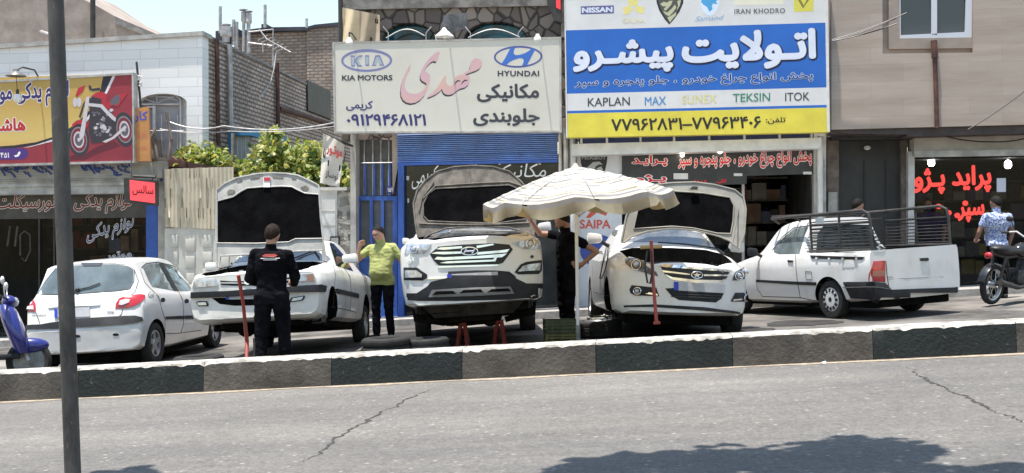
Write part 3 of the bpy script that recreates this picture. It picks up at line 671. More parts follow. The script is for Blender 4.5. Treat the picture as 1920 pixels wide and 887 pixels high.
bm = NB(); slab(bm, [(598, 356), (632, 355), (632, BOT), (598, BOT)], YF - .04, .3); part('panel', bm, mat('chalky_white_panel', (.56, .545, .51), .7, var=.14, scale=4), t, smooth=False)
bm = NB()
for j in range(4): slab(bm, rect(603, 374 + j * 27, 629, 396 + j * 27), YF - .055, .014)
slab(bm, rect(596, 351, 650, 357), YF - .07, .2)
part('panel_ribs', bm, mat('chalky_white_rib', (.60, .585, .55), .7, var=.14, scale=4), t, smooth=False)
bm = NB(); slab(bm, [(657, 250), (667, 250), (668, BOT), (657, BOT)], YF - .12, .5); part('pillar', bm, mat('off_white_pillar', (.46, .44, .40), .85, col2=(.30, .285, .26), scale=3, bump=.3), t, smooth=False)
t = thing('intercom', 'small grey intercom box on the patched wall', 'intercom', W(626, 470, YF))
bm = NB(); slab(bm, rect(619, 443, 636, 478), YF - .11, .07); part('case', bm, M['metal_dark'], t, smooth=False)
bm = NB(); slab(bm, rect(621, 446, 634, 470), YF - .12, .02); part('face', bm, M['frame_grey'], t, smooth=False)

# --- repair shop under the cream sign
YK = 21.5
t = thing('repair_shop_building', 'narrow stone faced building with arched windows above the cream sign', 'building', W(850, 600, YK))
M['crazy'] = None
def crazy_stone():
    m, tt, b = _bsdf('crazy_paving_stone'); N, L = tt.nodes, tt.links
    tc = N.new('ShaderNodeTexCoord'); mp = N.new('ShaderNodeMapping'); mp.inputs['Scale'].default_value = (4.2, 0.01, 3.6); L.new(tc.outputs['Object'], mp.inputs['Vector'])
    v = N.new('ShaderNodeTexVoronoi'); v.feature = 'DISTANCE_TO_EDGE'; v.inputs['Scale'].default_value = 1.0; L.new(mp.outputs[0], v.inputs['Vector'])
    v2 = N.new('ShaderNodeTexVoronoi'); v2.inputs['Scale'].default_value = 1.0; L.new(mp.outputs[0], v2.inputs['Vector'])
    r = N.new('ShaderNodeValToRGB'); r.color_ramp.elements[0].color = (.12, .095, .08, 1); r.color_ramp.elements[1].color = (.34, .27, .22, 1); r.color_ramp.elements[0].position = .2; L.new(v2.outputs['Color'], r.inputs['Fac'])
    e = N.new('ShaderNodeValToRGB'); e.color_ramp.elements[0].position = .03; e.color_ramp.elements[1].position = .07; e.color_ramp.elements[0].color = (.3, .3, .3, 1); L.new(v.outputs['Distance'], e.inputs['Fac'])
    x = N.new('ShaderNodeMixRGB'); x.blend_type = 'MULTIPLY'; x.inputs[0].default_value = 1; L.new(r.outputs[0], x.inputs[1]); L.new(e.outputs[0], x.inputs[2]); L.new(x.outputs[0], b.inputs['Base Color']); b.inputs['Roughness'].default_value = .8
    bp = N.new('ShaderNodeBump'); bp.inputs['Distance'].default_value = .03; bp.inputs['Strength'].default_value = .7; L.new(e.outputs[0], bp.inputs['Height']); L.new(bp.outputs['Normal'], b.inputs['Normal'])
    return m
bm = NB(); slab(bm, [(641, -60), (1060, -70), (1060, 262), (641, 262)], YK, .5)
def arcwin(x0, x1, yt, yb, g=0): 
    cx = (x0 + x1) / 2; rx = (x1 - x0) / 2 - g; ry = (yb - yt) - g
    return [(cx - rx, yb + 26)] + [(cx - rx * math.cos(R(a)), yb - ry * math.sin(R(a))) for a in range(0, 181, 9)] + [(cx + rx, yb + 26)]
wins = ((712, 815, 39, 72), (866, 988, 36, 72))
for w in wins:
    cut = NB(); slab(cut, arcwin(*w), YK - .2, 1.2); bm = boolean(bm, cut)
part('wall', bm, crazy_stone(), t, smooth=False)
bm = NB(); slab(bm, [(641, -62), (1058, -72), (1058, 10), (641, 18)], YK - .06, .058); part('cornice_band', bm, M['soot'], t, smooth=False)
for w in wins:
    bm = NB(); ring2(bm, arcwin(*w, g=-1), arcwin(*w, g=3), YK + .12, .05); fr = part('window', bm, M['metal_dark'], t, smooth=False)
    bm = NB(); slab(bm, arcwin(*w, g=1), YK + .2, .02); part('pane', bm, mat('teal_pane', srgb(30, 96, 112), .08, col2=srgb(8, 28, 32), scale=1.4, thr=(.45, .55)), fr, smooth=False)
    cx = (w[0] + w[1]) / 2; bm = NB()
    tube(bm, [W(x, 68 - 13 * math.sin(math.pi * (x - w[0] - 18) / (w[1] - w[0] - 36)), YK - .05) for x in range(w[0] + 12, w[1] - 11, 8)], .013, 6)
    for x, dx in ((w[0] + 16, -10), (w[1] - 16, 10)): tube(bm, [W(x, 78, YK - .05), W(x, 62, YK - .05), W(x + dx, 50, YK - .05)], .013, 6)
    part('window_grille', bm, M['zinc'], fr)
bm = NB(); slab(bm, [(862 - 28, 28), (862 + 12, 24), (862 + 18, 50), (845, 64), (826, 52)], YK - .008, .006); part('soot_stain', bm, mat('pale_soot_stain', (.2, .19, .185), .9, var=.4), t)
# blue roller shutter
bm = NB(); zt, zb = W(900, 249, YK).z, W(900, 303, YK).z; x0, x1 = W(746, 270, YK).x, W(1046, 270, YK).x; ns = 15
prof = []
for i in range(ns * 6 + 1): f = i / (ns * 6); prof.append((YK - .05 - .022 * abs(math.sin(math.pi * ns * f)), zt + (zb - zt) * f))
vs = [(bm.verts.new((x0, y, z)), bm.verts.new((x1, y, z))) for y, z in prof]
for a, b in zip(vs, vs[1:]): bm.faces.new((a[0], a[1], b[1], b[0]))
bmesh.ops.solidify(bm, geom=bm.faces[:], thickness=-.01)
part('roller_shutter', bm, M['blue_shutter'], t, smooth=True)
bm = NB(); box(bm, (x0, YK - .10, zb - .05), (x1, YK - .03, zb)); part('shutter_rail', bm, M['blue_paint'], t, smooth=False)
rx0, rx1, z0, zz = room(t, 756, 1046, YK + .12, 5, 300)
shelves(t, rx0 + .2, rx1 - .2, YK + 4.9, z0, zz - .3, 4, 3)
bm = NB(); slab(bm, [(756, 303), (1048, 302), (1048, BOT), (756, BOT)], YK + .02, .012); gl = part('shop_window', bm, mat('dark_shop_glass', (.012, .015, .016), .08, spec=.35, col2=(.026, .030, .031), scale=1.1), t, smooth=False)
script = paint('white_window_script', (235, 235, 232))
lettering(t, 'کریمی', 772, 318, 822, 356, script, planeY(YK + .018), slope=-.18, bold=.0, shear=.2)
lettering(t, 'مکانیک', 925, 308, 1024, 340, script, planeY(YK + .018), slope=-.02, bold=.0, shear=.2)
for x, y, w_, h_ in [(x, 303 + x % 3, 4, 4) for x in (776, 790, 890, 935, 1010)] + [(x, y, 3 + x % 4, 8) for x, y in ((762, 330), (764, 372), (760, 452), (768, 470), (775, 490), (762, 500))]:
    bm = NB(); slab(bm, rect(x, y, x + w_, y + h_), YK + .006, .01); part('sticker', bm, M['frame_white'], t, smooth=False)
bm = NB(); ring2(bm, ell(772, 410, 6, 14), ell(772, 410, 4.6, 11.5), YK + .004, .01); part('window_emblem', bm, M['black'], t); 
bm = NB(); slab(bm, rect(746, 309, 757, BOT), YK - .12, .2); part('door_jamb', bm, M['blue_paint'], t, smooth=False)
bm = NB(); slab(bm, [(1047, 248), (1064, 246), (1064, BOT), (1047, BOT)], YK - .1, .5); part('pillar', bm, M['soot'], t, smooth=False)
bm = NB()
for x, r in ((1050, .03), (1061, .045)): tube(bm, [W(x, 240, YK - .15), W(x + 3, 640, YK - .15)], r, 8)
part('conduit', bm, M['frame_grey'], t)
bm = NB(); slab(bm, [(735, 250), (747, 250), (747, 308), (741, 340), (736, 366)], YK - .03, .2); part('broken_plaster', bm, M['render'], t, smooth=False)
# blue entrance door with barred transom
d = thing('entrance_door', 'blue metal entrance door with barred transom under the cream sign', 'door', W(705, 600, YK))
bm = NB(); slab(bm, rect(667, 252, 746, BOT), YK + .10, .03); part('backing', bm, mat('grey_sheet_backing', (.12, .12, .12), .6, var=.2), d, smooth=False)
bm = NB()
for r_ in ((666, 368, 745, 376), (666, 376, 675, BOT), (736, 376, 745, BOT), (675, 482, 736, 489), (675, 592, 736, 602), (693, 376, 699, 482), (714, 376, 720, 482)): slab(bm, rect(*r_), YK + .02, .06)
part('frame', bm, M['blue_paint'], d, smooth=False)
bm = NB(); slab(bm, rect(675.2, 489.2, 735.8, 591.8), YK + .05, .03); part('lower_panel', bm, mat('blue_door_panel', srgb(54, 92, 158), .5, var=.12), d, smooth=False)
bm = NB()
for x in (683, 699, 714, 729): tube(bm, [W(x, 252, YK + .04), W(x, 366, YK + .04)], .014, 6)
tube(bm, [W(666, 306, YK + .03), W(742, 305, YK + .03)], .014, 6); tube(bm, [W(666, 256, YK + .03), W(742, 255, YK + .03)], .02, 6)
part('transom_bars', bm, M['zinc'], d)
bm = NB()
for x in (685, 702, 717, 731): tube(bm, [W(x, 306, YK + .025), W(x, 367, YK + .025)], .02, 6)
part('lower_bars', bm, M['blue_paint'], d)
bm = NB(); slab(bm, rect(724, 349, 741, 363), YK, .01); np_ = part('number_plate', bm, navy, d, smooth=False)
lettering(d, '۱۵۷', 727, 352, 739, 360, off_white, planeY(YK - .0), bold=.02)
# cloth sheet at the upper corner
t = thing('cloth_sheet', 'beige cloth sheet hanging at the top left corner of the repair shop', 'cloth', W(676, 78, YK - .4))
bm = NB(); n = 24; rows = []
for i in range(n + 1):
    f = i / n; x = 642 + 70 * f; top = 14 + 14 * f; bot = 79
    rows.append([bm.verts.new(W(x, top + (bot - top) * j / 6, YK - .45 + .05 * math.sin(f * 15 + j * .4))) for j in range(7)])
for a, b in zip(rows, rows[1:]):
    for j in range(6): f_ = bm.faces.new((a[j], b[j], b[j + 1], a[j + 1])); f_.material_index = 0 if rows.index(a) < 11 else 1
bmesh.ops.solidify(bm, geom=bm.faces[:], thickness=.005)
part('sheet', bm, [mat('cream_cloth', (.62, .50, .33), .9, var=.08), mat('taupe_cloth', (.36, .29, .21), .9, var=.1)], t, smooth=True)
bm = NB(); tube(bm, [W(638, -40, YK - .4), W(639, 80, YK - .4)], .045, 8); part('pole', bm, M['metal_dark'], t)

# --- headlight shop under the blue and yellow sign
YA = 21.5
t = thing('lamp_shop_building', 'car lamp shop front with open dark doorway and white frame', 'shop', W(1310, 600, YA))
bm = NB(); slab(bm, [(1066, -60), (1558, -60), (1558, 256), (1066, 262)], YA, .5); part('wall', bm, M['frame_grey'], t, smooth=False)
bm = NB(); slab(bm, [(1072, 270), (1540, 258), (1540, 278), (1072, 292)], YA - .5, .48); part('soffit_beam', bm, M['frame_white'], t, smooth=False)
bm = NB(); slab(bm, [(1085, 259), (1526, 249), (1526, 259), (1085, 270)], YA - .3, .25); part('blue_strip', bm, mat('faded_blue_strip', srgb(84, 96, 150), .6), t, smooth=False)
bm = NB()
for x in (1088, 1136, 1199, 1262, 1328, 1394, 1460, 1520): slab(bm, rect(x, 250, x + 4, 272), YA - .48, .1)
part('sign_brackets', bm, M['frame_white'], t, smooth=False)
for a_, b_, dy in ((1066, 1082, .12), (1526, 1549, .15)):
    bm = NB(); slab(bm, rect(a_, 255, b_, BOT), YA - dy, .5); part('pillar', bm, M['frame_grey'], t, smooth=False)
    bm = NB(); tube(bm, [W((a_ + b_) / 2, 255, YA - dy - .08), W((a_ + b_) / 2 + 2, 640, YA - dy - .08)], .05, 8); part('post', bm, M['frame_white'], t)
bm = NB(); slab(bm, rect(1082, 285, 1166, BOT), YA - .03, .06); part('white_panel', bm, mat('white_poster_board', (.62, .625, .64), .5, var=.05), t, smooth=False)
# emblem poster: dark shield with word
lion_dark = paint('shield_black', (40, 40, 44)); silver = paint('shield_silver', (170, 172, 172))
flat(t, 'shield_emblem', [(1088, 292), (1100, 290), (1114, 289.5), (1128, 290), (1139, 292), (1138, 305), (1134, 322), (1126, 340), (1113, 352), (1101, 340), (1093, 322), (1089, 305)], lion_dark, YA - .03)
lettering(t, 'PEUGEOT', 1091, 293, 1136, 299, silver, planeY(YA - .04), ar=False, bold=.02)
for pts in ([(1096, 322), (1103, 312), (1112, 304), (1124, 303), (1130, 309), (1124, 308), (1117, 312), (1113, 322), (1108, 314), (1101, 322)], [(1118, 316), (1127, 312), (1131, 318), (1124, 322)]): flat(t, 'lion_emblem', pts, silver, YA - .03, .014)
coral = paint('coral_letter', (205, 88, 72))
lettering(t, 'SAIPA', 1087, 412, 1145, 429, coral, planeY(YA - .03), ar=False, bold=.03)
for pts in ([(1098, 408), (1110, 394), (1118, 400), (1106, 409)], [(1118, 398), (1136, 405), (1140, 397), (1126, 390)], [(1110, 388), (1122, 376), (1134, 388), (1122, 384)]): flat(t, 'arrow_emblem', pts, coral, YA - .03)
bm = NB(); slab(bm, ell(1122, 470, 34, 30), YA - .042, .003); part('blue_disc', bm, paint('poster_blue', (60, 80, 150)), t)
flat(t, 'blue_ring', ell(1122, 470, 26, 22), paint('poster_white', (222, 224, 230)), YA - .03, .018)
bm = NB(); slab(bm, [(1166, 281), (1526, 271), (1526, 326), (1400, 330), (1400, 345), (1166, 352)], YA - .08, .05); part('fascia_board', bm, mat('black_fascia_board', (.03, .03, .032), .35, var=.3), t, smooth=False)
red = paint('signal_red_letter', (215, 30, 38)); wht = paint('white_letter', (238, 236, 232))
pl = planeY(YA - .085)
lettering(t, 'پخش انواع چراغ خودرو ، جلو پنجره و سپر', 1272, 288, 1522, 320, red, pl, slope=-.03, bold=.03, outline=wht, ow=.05, ox=0)
lettering(t, 'پـرایـد', 1185, 292, 1251, 313, red, pl, slope=-.02, bold=.03, outline=wht, ow=.05)
lettering(t, 'پـژو', 1190, 328, 1249, 346, red, pl, slope=-.02, bold=.03, outline=wht, ow=.05)
lettering(t, 'عمده', 1300, 337, 1326, 346, red, pl, bold=.04); lettering(t, 'تکی', 1344, 335, 1362, 344, red, pl, bold=.04)
for r_ in ((1263, 325, 1290, 336), (1376, 325, 1392, 330), (1506, 322, 1522, 327)):
    bm = NB(); slab(bm, rect(*r_), YA - .095, .01); part('paper_note', bm, M['frame_white'], t, smooth=False)
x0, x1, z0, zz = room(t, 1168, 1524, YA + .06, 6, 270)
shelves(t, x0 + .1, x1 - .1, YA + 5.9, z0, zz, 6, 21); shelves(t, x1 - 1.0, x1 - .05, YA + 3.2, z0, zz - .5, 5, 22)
bm = NB(); slab(bm, rect(1168, 352, 1392, BOT), YA - .01, .012); part('shop_window', bm, M['shop_glass'], t, smooth=False)
bm = NB(); slab(bm, rect(1391, 330, 1396, BOT), YA - .03, .06); slab(bm, rect(1266, 352, 1270, BOT), YA - .03, .06); part('window_frame', bm, M['frame_grey'], t, smooth=False)
M['bulb'] = mat('lit_bulb', (1, .86, .66), .4, emit=9.0); M['bulb_white'] = mat('lit_white_bulb', (1, 1, 1), .4, emit=14.0)
for i, (x, y, r, mm) in enumerate(((1279, 291, .035, 'bulb'), (1350, 284, .04, 'bulb'))):
    b = thing('hanging_bulb', ('small lit bulb above the left end of the black fascia lettering', 'larger lit bulb above the middle of the black fascia lettering')[i], 'lamp', W(x, y, YA - .3))
    bm = NB(); ball(bm, W(x, y, YA - .3), r); part('bulb', bm, M[mm], b)
    bm = NB(); tube(bm, [W(x, y - 2, YA - .3) + Vector((0, 0, .03)), W(x, y - 12, YA - .3)], .006, 5); part('cord', bm, M['black'], b)

# --- tan stone building, right
YR = 20.9
t = thing('stone_apartment_building', 'tan stone clad building overhanging the dark doorway and red lettered shop', 'building', W(1740, 600, YR + .8))
bm = NB(); slab(bm, [(1559, -80), (2140, -90), (2140, 228), (1559, 243)], YR, 5)
cut = NB(); slab(cut, [(1666, -70), (1842, -74), (1841, 90), (1667, 92)], YR - .5, .62); bm = boolean(bm, cut)
part('wall', bm, M['tan_stone'], t, smooth=False)
bm = NB(); ring2(bm, [(1666, -70), (1842, -74), (1841, 90), (1667, 92)], [(1686, -60), (1824, -62), (1822, 70), (1687, 72)], YR + .04, .085); wn = part('window_surround', bm, mat('brown_stone_surround', (.30, .24, .20), .6, var=.1), t, smooth=False)
bm = NB(); slab(bm, [(1686, -60), (1824, -62), (1822, 70), (1687, 72)], YR + .1, .016); win = part('window', bm, M['window_pane'], t, smooth=False)
bm = NB(); ring2(bm, [(1681, -60), (1824, -63), (1822, 72), (1682, 73)], [(1688, -52), (1812, -54), (1810, 60), (1689, 66)], YR + .045, .05); slab(bm, [(1746, -58), (1757, -58), (1757, 66), (1747, 66)], YR + .045, .05); part('window_frame', bm, mat('white_blue_frame', (.56, .57, .62), .4), win, smooth=False)
bm = NB(); tube(bm, [W(1751, 76, YR - .03), W(1753, 108, YR - .03)], .055, 8); tube(bm, [W(1753, 105, YR - .03), W(1757, 240, YR - .03)], .04, 8); part('drainpipe', bm, M['rust'], t)
bm = NB(); slab(bm, [(1559, 243.2), (2140, 228.2), (2140, 244), (1700, 256), (1700, 252), (1559, 250)], YR + .05, .5); part('steel_beam', bm, mat('dark_brown_steel', (.06, .045, .04), .7, var=.3), t, smooth=False)
bm = NB(); slab(bm, [(1559, 250), (2140, 246), (2140, 258), (1559, 262)], YR + .6, .3); part('lintel', bm, M['metal_dark'], t, smooth=False)
d = thing('doorway', 'dark metal doorway under the tan stone building', 'door', W(1635, 600, YR + .9))
bm = NB(); slab(bm, rect(1572, 252, 1690, BOT), YR + .95, .06); part('door_leaf', bm, mat('near_black_door', (.028, .027, .027), .55, var=.3, scale=2), d, smooth=False)
bm = NB()
for x in (1620, 1660): slab(bm, rect(x, 300, x + 2, BOT), YR + .93, .02)
part('door_seams', bm, M['black'], d, smooth=False)
bm = NB(); slab(bm, rect(1551, 252, 1573, BOT), YR + .8, .3); slab(bm, rect(1690, 252, 1701, BOT), YR + .8, .3); part('door_frame', bm, mat('brown_door_frame', (.15, .12, .10), .7, var=.4), d, smooth=False)
bm = NB(); slab(bm, rect(1553, 360, 1570, 398), YR + .74, .05); part('meter_box', bm, M['frame_grey'], d, smooth=False)
lamp = thing('ceiling_lamp', 'small white lamp above the dark doorway', 'lamp', W(1626, 276, YR + .8)); bm = NB(); lathe(bm, [(0, .03), (.05, .02), (.065, -.02), (.03, -.05), (0, -.05)], Matrix.Translation(W(1626, 276, YR + .85)), 12); part('shade', bm, M['frame_white'], lamp); bm = NB(); tube(bm, [W(1626, 274, YR + .85), W(1625, 253, YR + .85)], .01, 6); part('stem', bm, M['black'], lamp)
YS = YR + .75
t = thing('red_letter_shop', 'car parts shop with glowing red window letters under the tan building', 'shop', W(1820, 600, YS))
bm = NB(); slab(bm, [(1714, 258), (2140, 247), (2140, 284), (1714, 290)], YS - .25, .5); part('shutter_box', bm, M['beige_box'], t, smooth=False)
bm = NB(); slab(bm, [(1714, 283), (2140, 277), (2140, 288), (1714, 295)], YS - .28, .029); part('shutter_edge', bm, M['frame_grey'], t, smooth=False)
bm = NB(); slab(bm, rect(1703, 284, 1715, BOT), YS - .1, .25); part('column', bm, mat('pale_column', (.5, .49, .47), .6, var=.15), t, smooth=False)
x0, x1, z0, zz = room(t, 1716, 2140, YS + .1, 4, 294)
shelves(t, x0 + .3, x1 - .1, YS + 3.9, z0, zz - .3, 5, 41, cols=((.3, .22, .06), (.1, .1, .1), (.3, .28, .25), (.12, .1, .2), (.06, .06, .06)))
bm = NB(); slab(bm, rect(1716, 294, 2140, BOT), YS, .012); part('shop_window', bm, M['shop_glass'], t, smooth=False)
neon = mat('lit_red_letter', (.72, .045, .035), .4, emit=.6)
lettering(t, 'پراید پـژو', 1713, 314, 1859, 366, neon, planeY(YS), slope=-.04, bold=.04)
lettering(t, 'سپر', 1796, 385, 1846, 418, neon, planeY(YS), slope=-.06, bold=.045)
bm = NB(); 
for x, y in ((1760, 387), (1779, 399), (1795, 404), (1810, 381)): slab(bm, ell(x, y, 5.5, 5, 14), YS - .012, .006)
part('letter_dots', bm, neon, t, smooth=False)
bm = NB(); slab(bm, rect(1869, 334, 1886, 360), YS - .01, .004); part('paper_notice', bm, mat('paper', (.6, .62, .72), .8), t, smooth=False)
for i, (x, y, w) in enumerate(((1746, 303, 6), (1890, 307, 8))):
    b = thing('shop_lamp', ('round lit white lamp over the left of the red window letters', 'larger lit white lamp over the right of the red window letters')[i], 'lamp', W(x, y, YS + .4))
    bm = NB(); c = W(x, y, YS + .4); lathe(bm, [(0, -.085), (.04, -.08), (.062, -.04), (.06, .02), (.03, .06), (0, .06)], Matrix.Translation(c), 14); part('bulb', bm, M['bulb_white'], b)
    bm = NB(); tube(bm, [c + Vector((0, 0, .06)), c + Vector((0, 0, .2))], .025, 8); part('socket', bm, M['frame_white'], b)
# ================================================================== signs
def board(t, px, Y, th, m, name='board'):
    bm = NB(); slab(bm, px, Y, th); return part(name, bm, m, t, smooth=False)
# --- cream repair sign
YC = 20.7
t = thing('repair_shop_sign', 'large cream sign with two oval car badges and pink handwritten name', 'sign', W(838, 248, YC))
cream = mat('cream_sign_sheet', (.60, .57, .495), .5, col2=(.535, .50, .42), scale=1.1, thr=(.45, .75), bump=.12, bscale=1.3, bdist=.05)
board(t, [(625, 81), (1050, 71), (1051, 246), (628, 248)], YC, .22, cream)
bm = NB(); ring2(bm, [(623, 79), (1052, 69), (1053, 248), (626, 250)], [(627, 82), (1048.5, 72.5), (1049.5, 244.5), (629.5, 246.5)], YC - .012, .236); part('frame', bm, M['frame_grey'], t, smooth=False)
P = planeY(YC)
slate = paint('slate_blue_badge', (118, 120, 160)); slate_lt = paint('pale_slate_badge', (160, 170, 180)); ink = paint('charcoal_letter', (58, 58, 66)); indigo = paint('indigo_letter', (52, 48, 104)); blue = paint('badge_blue', (56, 104, 184)); rimb = paint('badge_rim_blue', (78, 84, 140))
bm = NB(); ring2(bm, ell(687.5, 113.5, 48, 21.5, sl=-.01), ell(687.5, 114, 43.5, 16.5, sl=-.01), YC - .001, .0008); part('oval_badge', bm, slate, t, smooth=False)
def strokes(t, name, polys, m, lift=.010):
    bm = NB()
    for p in polys: slab(bm, p, YC - lift * .12, .0006)
    return part(name, bm, m, t, smooth=False)
c = crop(640, 80, 860, 1148)
K = [[(90, 125), (132, 125), (132, 235), (98, 235)], [(132, 165), (172, 124), (212, 124), (165, 178), (206, 235), (162, 235), (132, 192)], [(232, 123), (272, 123), (272, 228), (236, 228)], [(300, 228), (334, 122), (378, 122), (420, 226), (376, 226), (355, 165), (338, 228)]]
strokes(t, 'badge_letters', [c(p) for p in K], slate, .010)
def shrink(p, k=.72): 
    cx = sum(a for a, _ in p) / len(p); cy = sum(b for _, b in p) / len(p); return [(cx + (a - cx) * k, cy + (b - cy) * k) for a, b in p]
strokes(t, 'badge_letter_faces', [c(shrink(p)) for p in K], slate_lt, .016)
lettering(t, 'KIA MOTORS', 641, 141, 736, 151.5, ink, P, ar=False, bold=.035, slope=-.005)
bm = NB(); ring2(bm, ell(971.5, 106.5, 45.5, 20.5, sl=-.02), ell(971.5, 106.5, 42, 17, sl=-.02), YC - .001, .0008); part('oval_badge', bm, rimb, t, smooth=False)
c = crop(840, 80, 1060, 1148)
H = [[(612, 50), (660, 44), (644, 78), (642, 104), (660, 122), (700, 120), (760, 100), (806, 70), (822, 50), (856, 62), (830, 112), (800, 170), (772, 222), (720, 232), (738, 196), (740, 166), (722, 152), (690, 154), (640, 170), (600, 192), (566, 224), (524, 206), (560, 150), (590, 92)]]
strokes(t, 'slanted_badge_letter', [c(p) for p in H], blue, .010)
lettering(t, 'HYUNDAI', 933, 132.5, 1011, 143.5, ink, P, ar=False, bold=.035, slope=0.0, spacing=1.1)
lettering(t, 'مکانیکی', 894, 157, 1011, 192, ink, P, bold=.035)
lettering(t, 'جلوبندی', 887, 203, 1012, 237, ink, P, bold=.035)
lettering(t, 'کریمی', 649, 189, 699, 208, indigo, P, bold=.025)
lettering(t, '۰۹۱۲۹۴۶۸۱۲۱', 650, 214, 799, 236, indigo, P, bold=.03, ar=False)
c = crop(740, 90, 920, 1388)
ya = [(650, 55), (615, 58), (560, 92), (500, 150), (440, 225), (395, 310), (372, 390), (372, 440), (395, 475), (440, 500), (462, 520), (440, 575), (395, 625), (340, 655), (280, 664), (210, 652), (165, 615), (142, 565), (140, 520), (160, 440), (195, 350), (228, 285), (228, 240), (212, 245), (170, 330), (125, 430), (98, 530), (86, 620), (92, 690), (120, 750), (165, 785), (230, 802), (300, 790), (370, 750), (430, 685), (475, 590), (505, 500), (512, 420), (500, 375), (465, 350), (432, 325), (470, 262), (520, 210), (562, 188), (600, 200), (630, 140), (652, 80)]
mah = [(1195, 148), (1240, 170), (1266, 205), (1262, 245), (1230, 295), (1180, 325), (1110, 350), (1040, 375), (1022, 392), (1070, 398), (1090, 430), (1088, 480), (1065, 530), (1015, 570), (940, 590), (890, 625), (840, 665), (780, 680), (730, 668), (700, 640), (682, 592), (655, 625), (600, 665), (540, 695), (482, 718), (486, 690), (540, 650), (600, 590), (650, 520), (690, 450), (728, 398), (742, 420), (735, 460), (750, 515), (790, 548), (832, 545), (852, 500), (868, 445), (895, 405), (940, 388), (985, 385), (1020, 350), (1085, 312), (1090, 262), (1110, 200), (1145, 155)]
holes = [[(862, 548), (880, 490), (910, 462), (945, 470), (948, 490), (920, 480), (895, 500)], [(955, 540), (975, 490), (1010, 458), (1048, 460), (1050, 478), (1015, 480), (985, 505)]]
pink = mat('pink_hand_lettering', srgb(206, 168, 156), .55, col2=srgb(198, 160, 178), scale=1.6)
for p in (ya, mah):
    strokes(t, 'script_shadow', [[(x - 1.3, y + 3.3) for x, y in c(p)]], ink, .006)
    strokes(t, 'script_lettering', [c(p)], pink, .011)
strokes(t, 'script_eyes', [c(p) for p in holes], ink, .015)
# lamps over the cream sign
for i, (x, y, s, lab) in enumerate(((655, 76, .05, 'small white bulb lamp over the left end of the cream sign'), (1008, 70, .05, 'small white bulb lamp over the right end of the cream sign'))):
    b = thing('sign_lamp', lab, 'lamp', W(x, y, YC - .35)); p = W(x, y, YC - .35)
    bm = NB(); lathe(bm, [(0, -.09), (.04, -.085), (.065, -.05), (.06, .0), (.035, .03), (.03, .06), (0, .06)], Matrix.Translation(p), 14); part('bulb', bm, M['frame_white'], b)
    bm = NB(); tube(bm, [p + Vector((0, 0, .06)), p + Vector((0, 0, .14)), p + Vector((0, .2, .16)), p + Vector((0, .5, .1))], .014, 6); part('arm', bm, M['metal_dark'], b)
b = thing('sign_lamp', 'white cone shaded lamp above the middle of the cream sign', 'lamp', W(833, 70, YC - .4)); p = W(833, 62, YC - .4)
bm = NB(); lathe(bm, [(.0, .10), (.03, .09), (.05, .05), (.16, -.05), (.17, -.065), (.15, -.05), (.04, .04), (0, .05)], Matrix.Translation(p), 20); part('shade', bm, M['frame_white'], b)
bm = NB(); ball(bm, p + Vector((0, 0, -.05)), .06, scale=(1, 1, .8)); part('bulb', bm, M['frame_white'], b)
bm = NB(); tube(bm, [p + Vector((0, 0, .09)), p + Vector((0, .25, .16)), p + Vector((0, .6, .05))], .014, 6); part('arm', bm, M['metal_dark'], b)

# --- blue / white / yellow lamp shop sign
YD = 20.7
t = thing('lamp_shop_sign', 'tall sign with blue middle band, car maker badges and yellow phone strip', 'sign', W(1308, 256, YD))
white_s = mat('white_sign_sheet', (.66, .645, .635), .45, var=.05, scale=2, bump=.12, bscale=1.6, bdist=.05); blue_s = mat('blue_sign_sheet', srgb(34, 98, 182), .45, var=.07, scale=1.5, bump=.12, bscale=1.6, bdist=.05); yel_s = mat('yellow_sign_sheet', srgb(216, 200, 72), .45, var=.08, scale=2, bump=.12, bscale=1.6, bdist=.05)
L_, R_ = lambda y: 1058.5 + (y / 258) * 4.5, lambda y: 1552.5 + (y / 258) * 3.5
def band(y0, y1, m, name, th=.25, lift=0.0):
    s = -.031; f = lambda y: y - .0325 * 490 * (1 - .35 * min(1, max(0, y) / 258))
    px = [(L_(y0), y0), (R_(y0), f(y0)), (R_(y1), f(y1)), (L_(y1), y1)]
    bm = NB(); slab(bm, px, YD - lift, th); return part(name, bm, m, t, smooth=False)
band(-70, 57, white_s, 'badge_band'); band(57, 176, blue_s, 'name_band'); band(176, 208, white_s, 'maker_band'); band(208, 213, blue_s, 'divider'); band(213, 258, yel_s, 'phone_band')
bm = NB(); slab(bm, [(1546, -60), (1552, -60), (1556, 247), (1551, 247)], YD - .01, .27); slab(bm, [(1057, -60), (1059, -60), (1064, 258), (1061.5, 258)], YD - .01, .27); part('edge_trim', bm, M['frame_white'], t, smooth=False)
P = planeY(YD); S = -.0305
wl = paint('pearl_letter', (214, 218, 232)); bsh = paint('black_blue_shadow', (22, 24, 60))
lettering(t, 'اتـولایت', 1278, 60, 1530, 134, wl, P, slope=S, bold=.045, shadow=bsh, sh=(1.4, 1.8), ow=.028)
lettering(t, 'پیشـرو', 1074, 77, 1263, 140, wl, P, slope=S, bold=.045, shadow=bsh, sh=(1.4, 1.8), ow=.028)
navy2 = paint('navy_outlined_letter', (36, 40, 96)); pale = paint('pale_outline', (190, 206, 232))
lettering(t, 'پخش انواع چراغ خودرو ، جلو پنجره و سپر', 1078, 147, 1524, 168, navy2, P, slope=S, bold=.012, outline=pale, ow=.045)
for s, x0, x1, y0, col in (('KAPLAN', 1102, 1181, 184, (56, 60, 62)), ('MAX', 1209, 1249, 182, (64, 132, 184)), ('SUNEX', 1279, 1344, 179, (218, 206, 140)), ('TEKSIN', 1374, 1444, 176, (44, 126, 96)), ('ITOK', 1472, 1518, 174, (64, 66, 64))):
    lettering(t, s, x0, y0, x1, y0 + 16, paint('maker_letter', col), P, ar=False, slope=S, bold=.01)
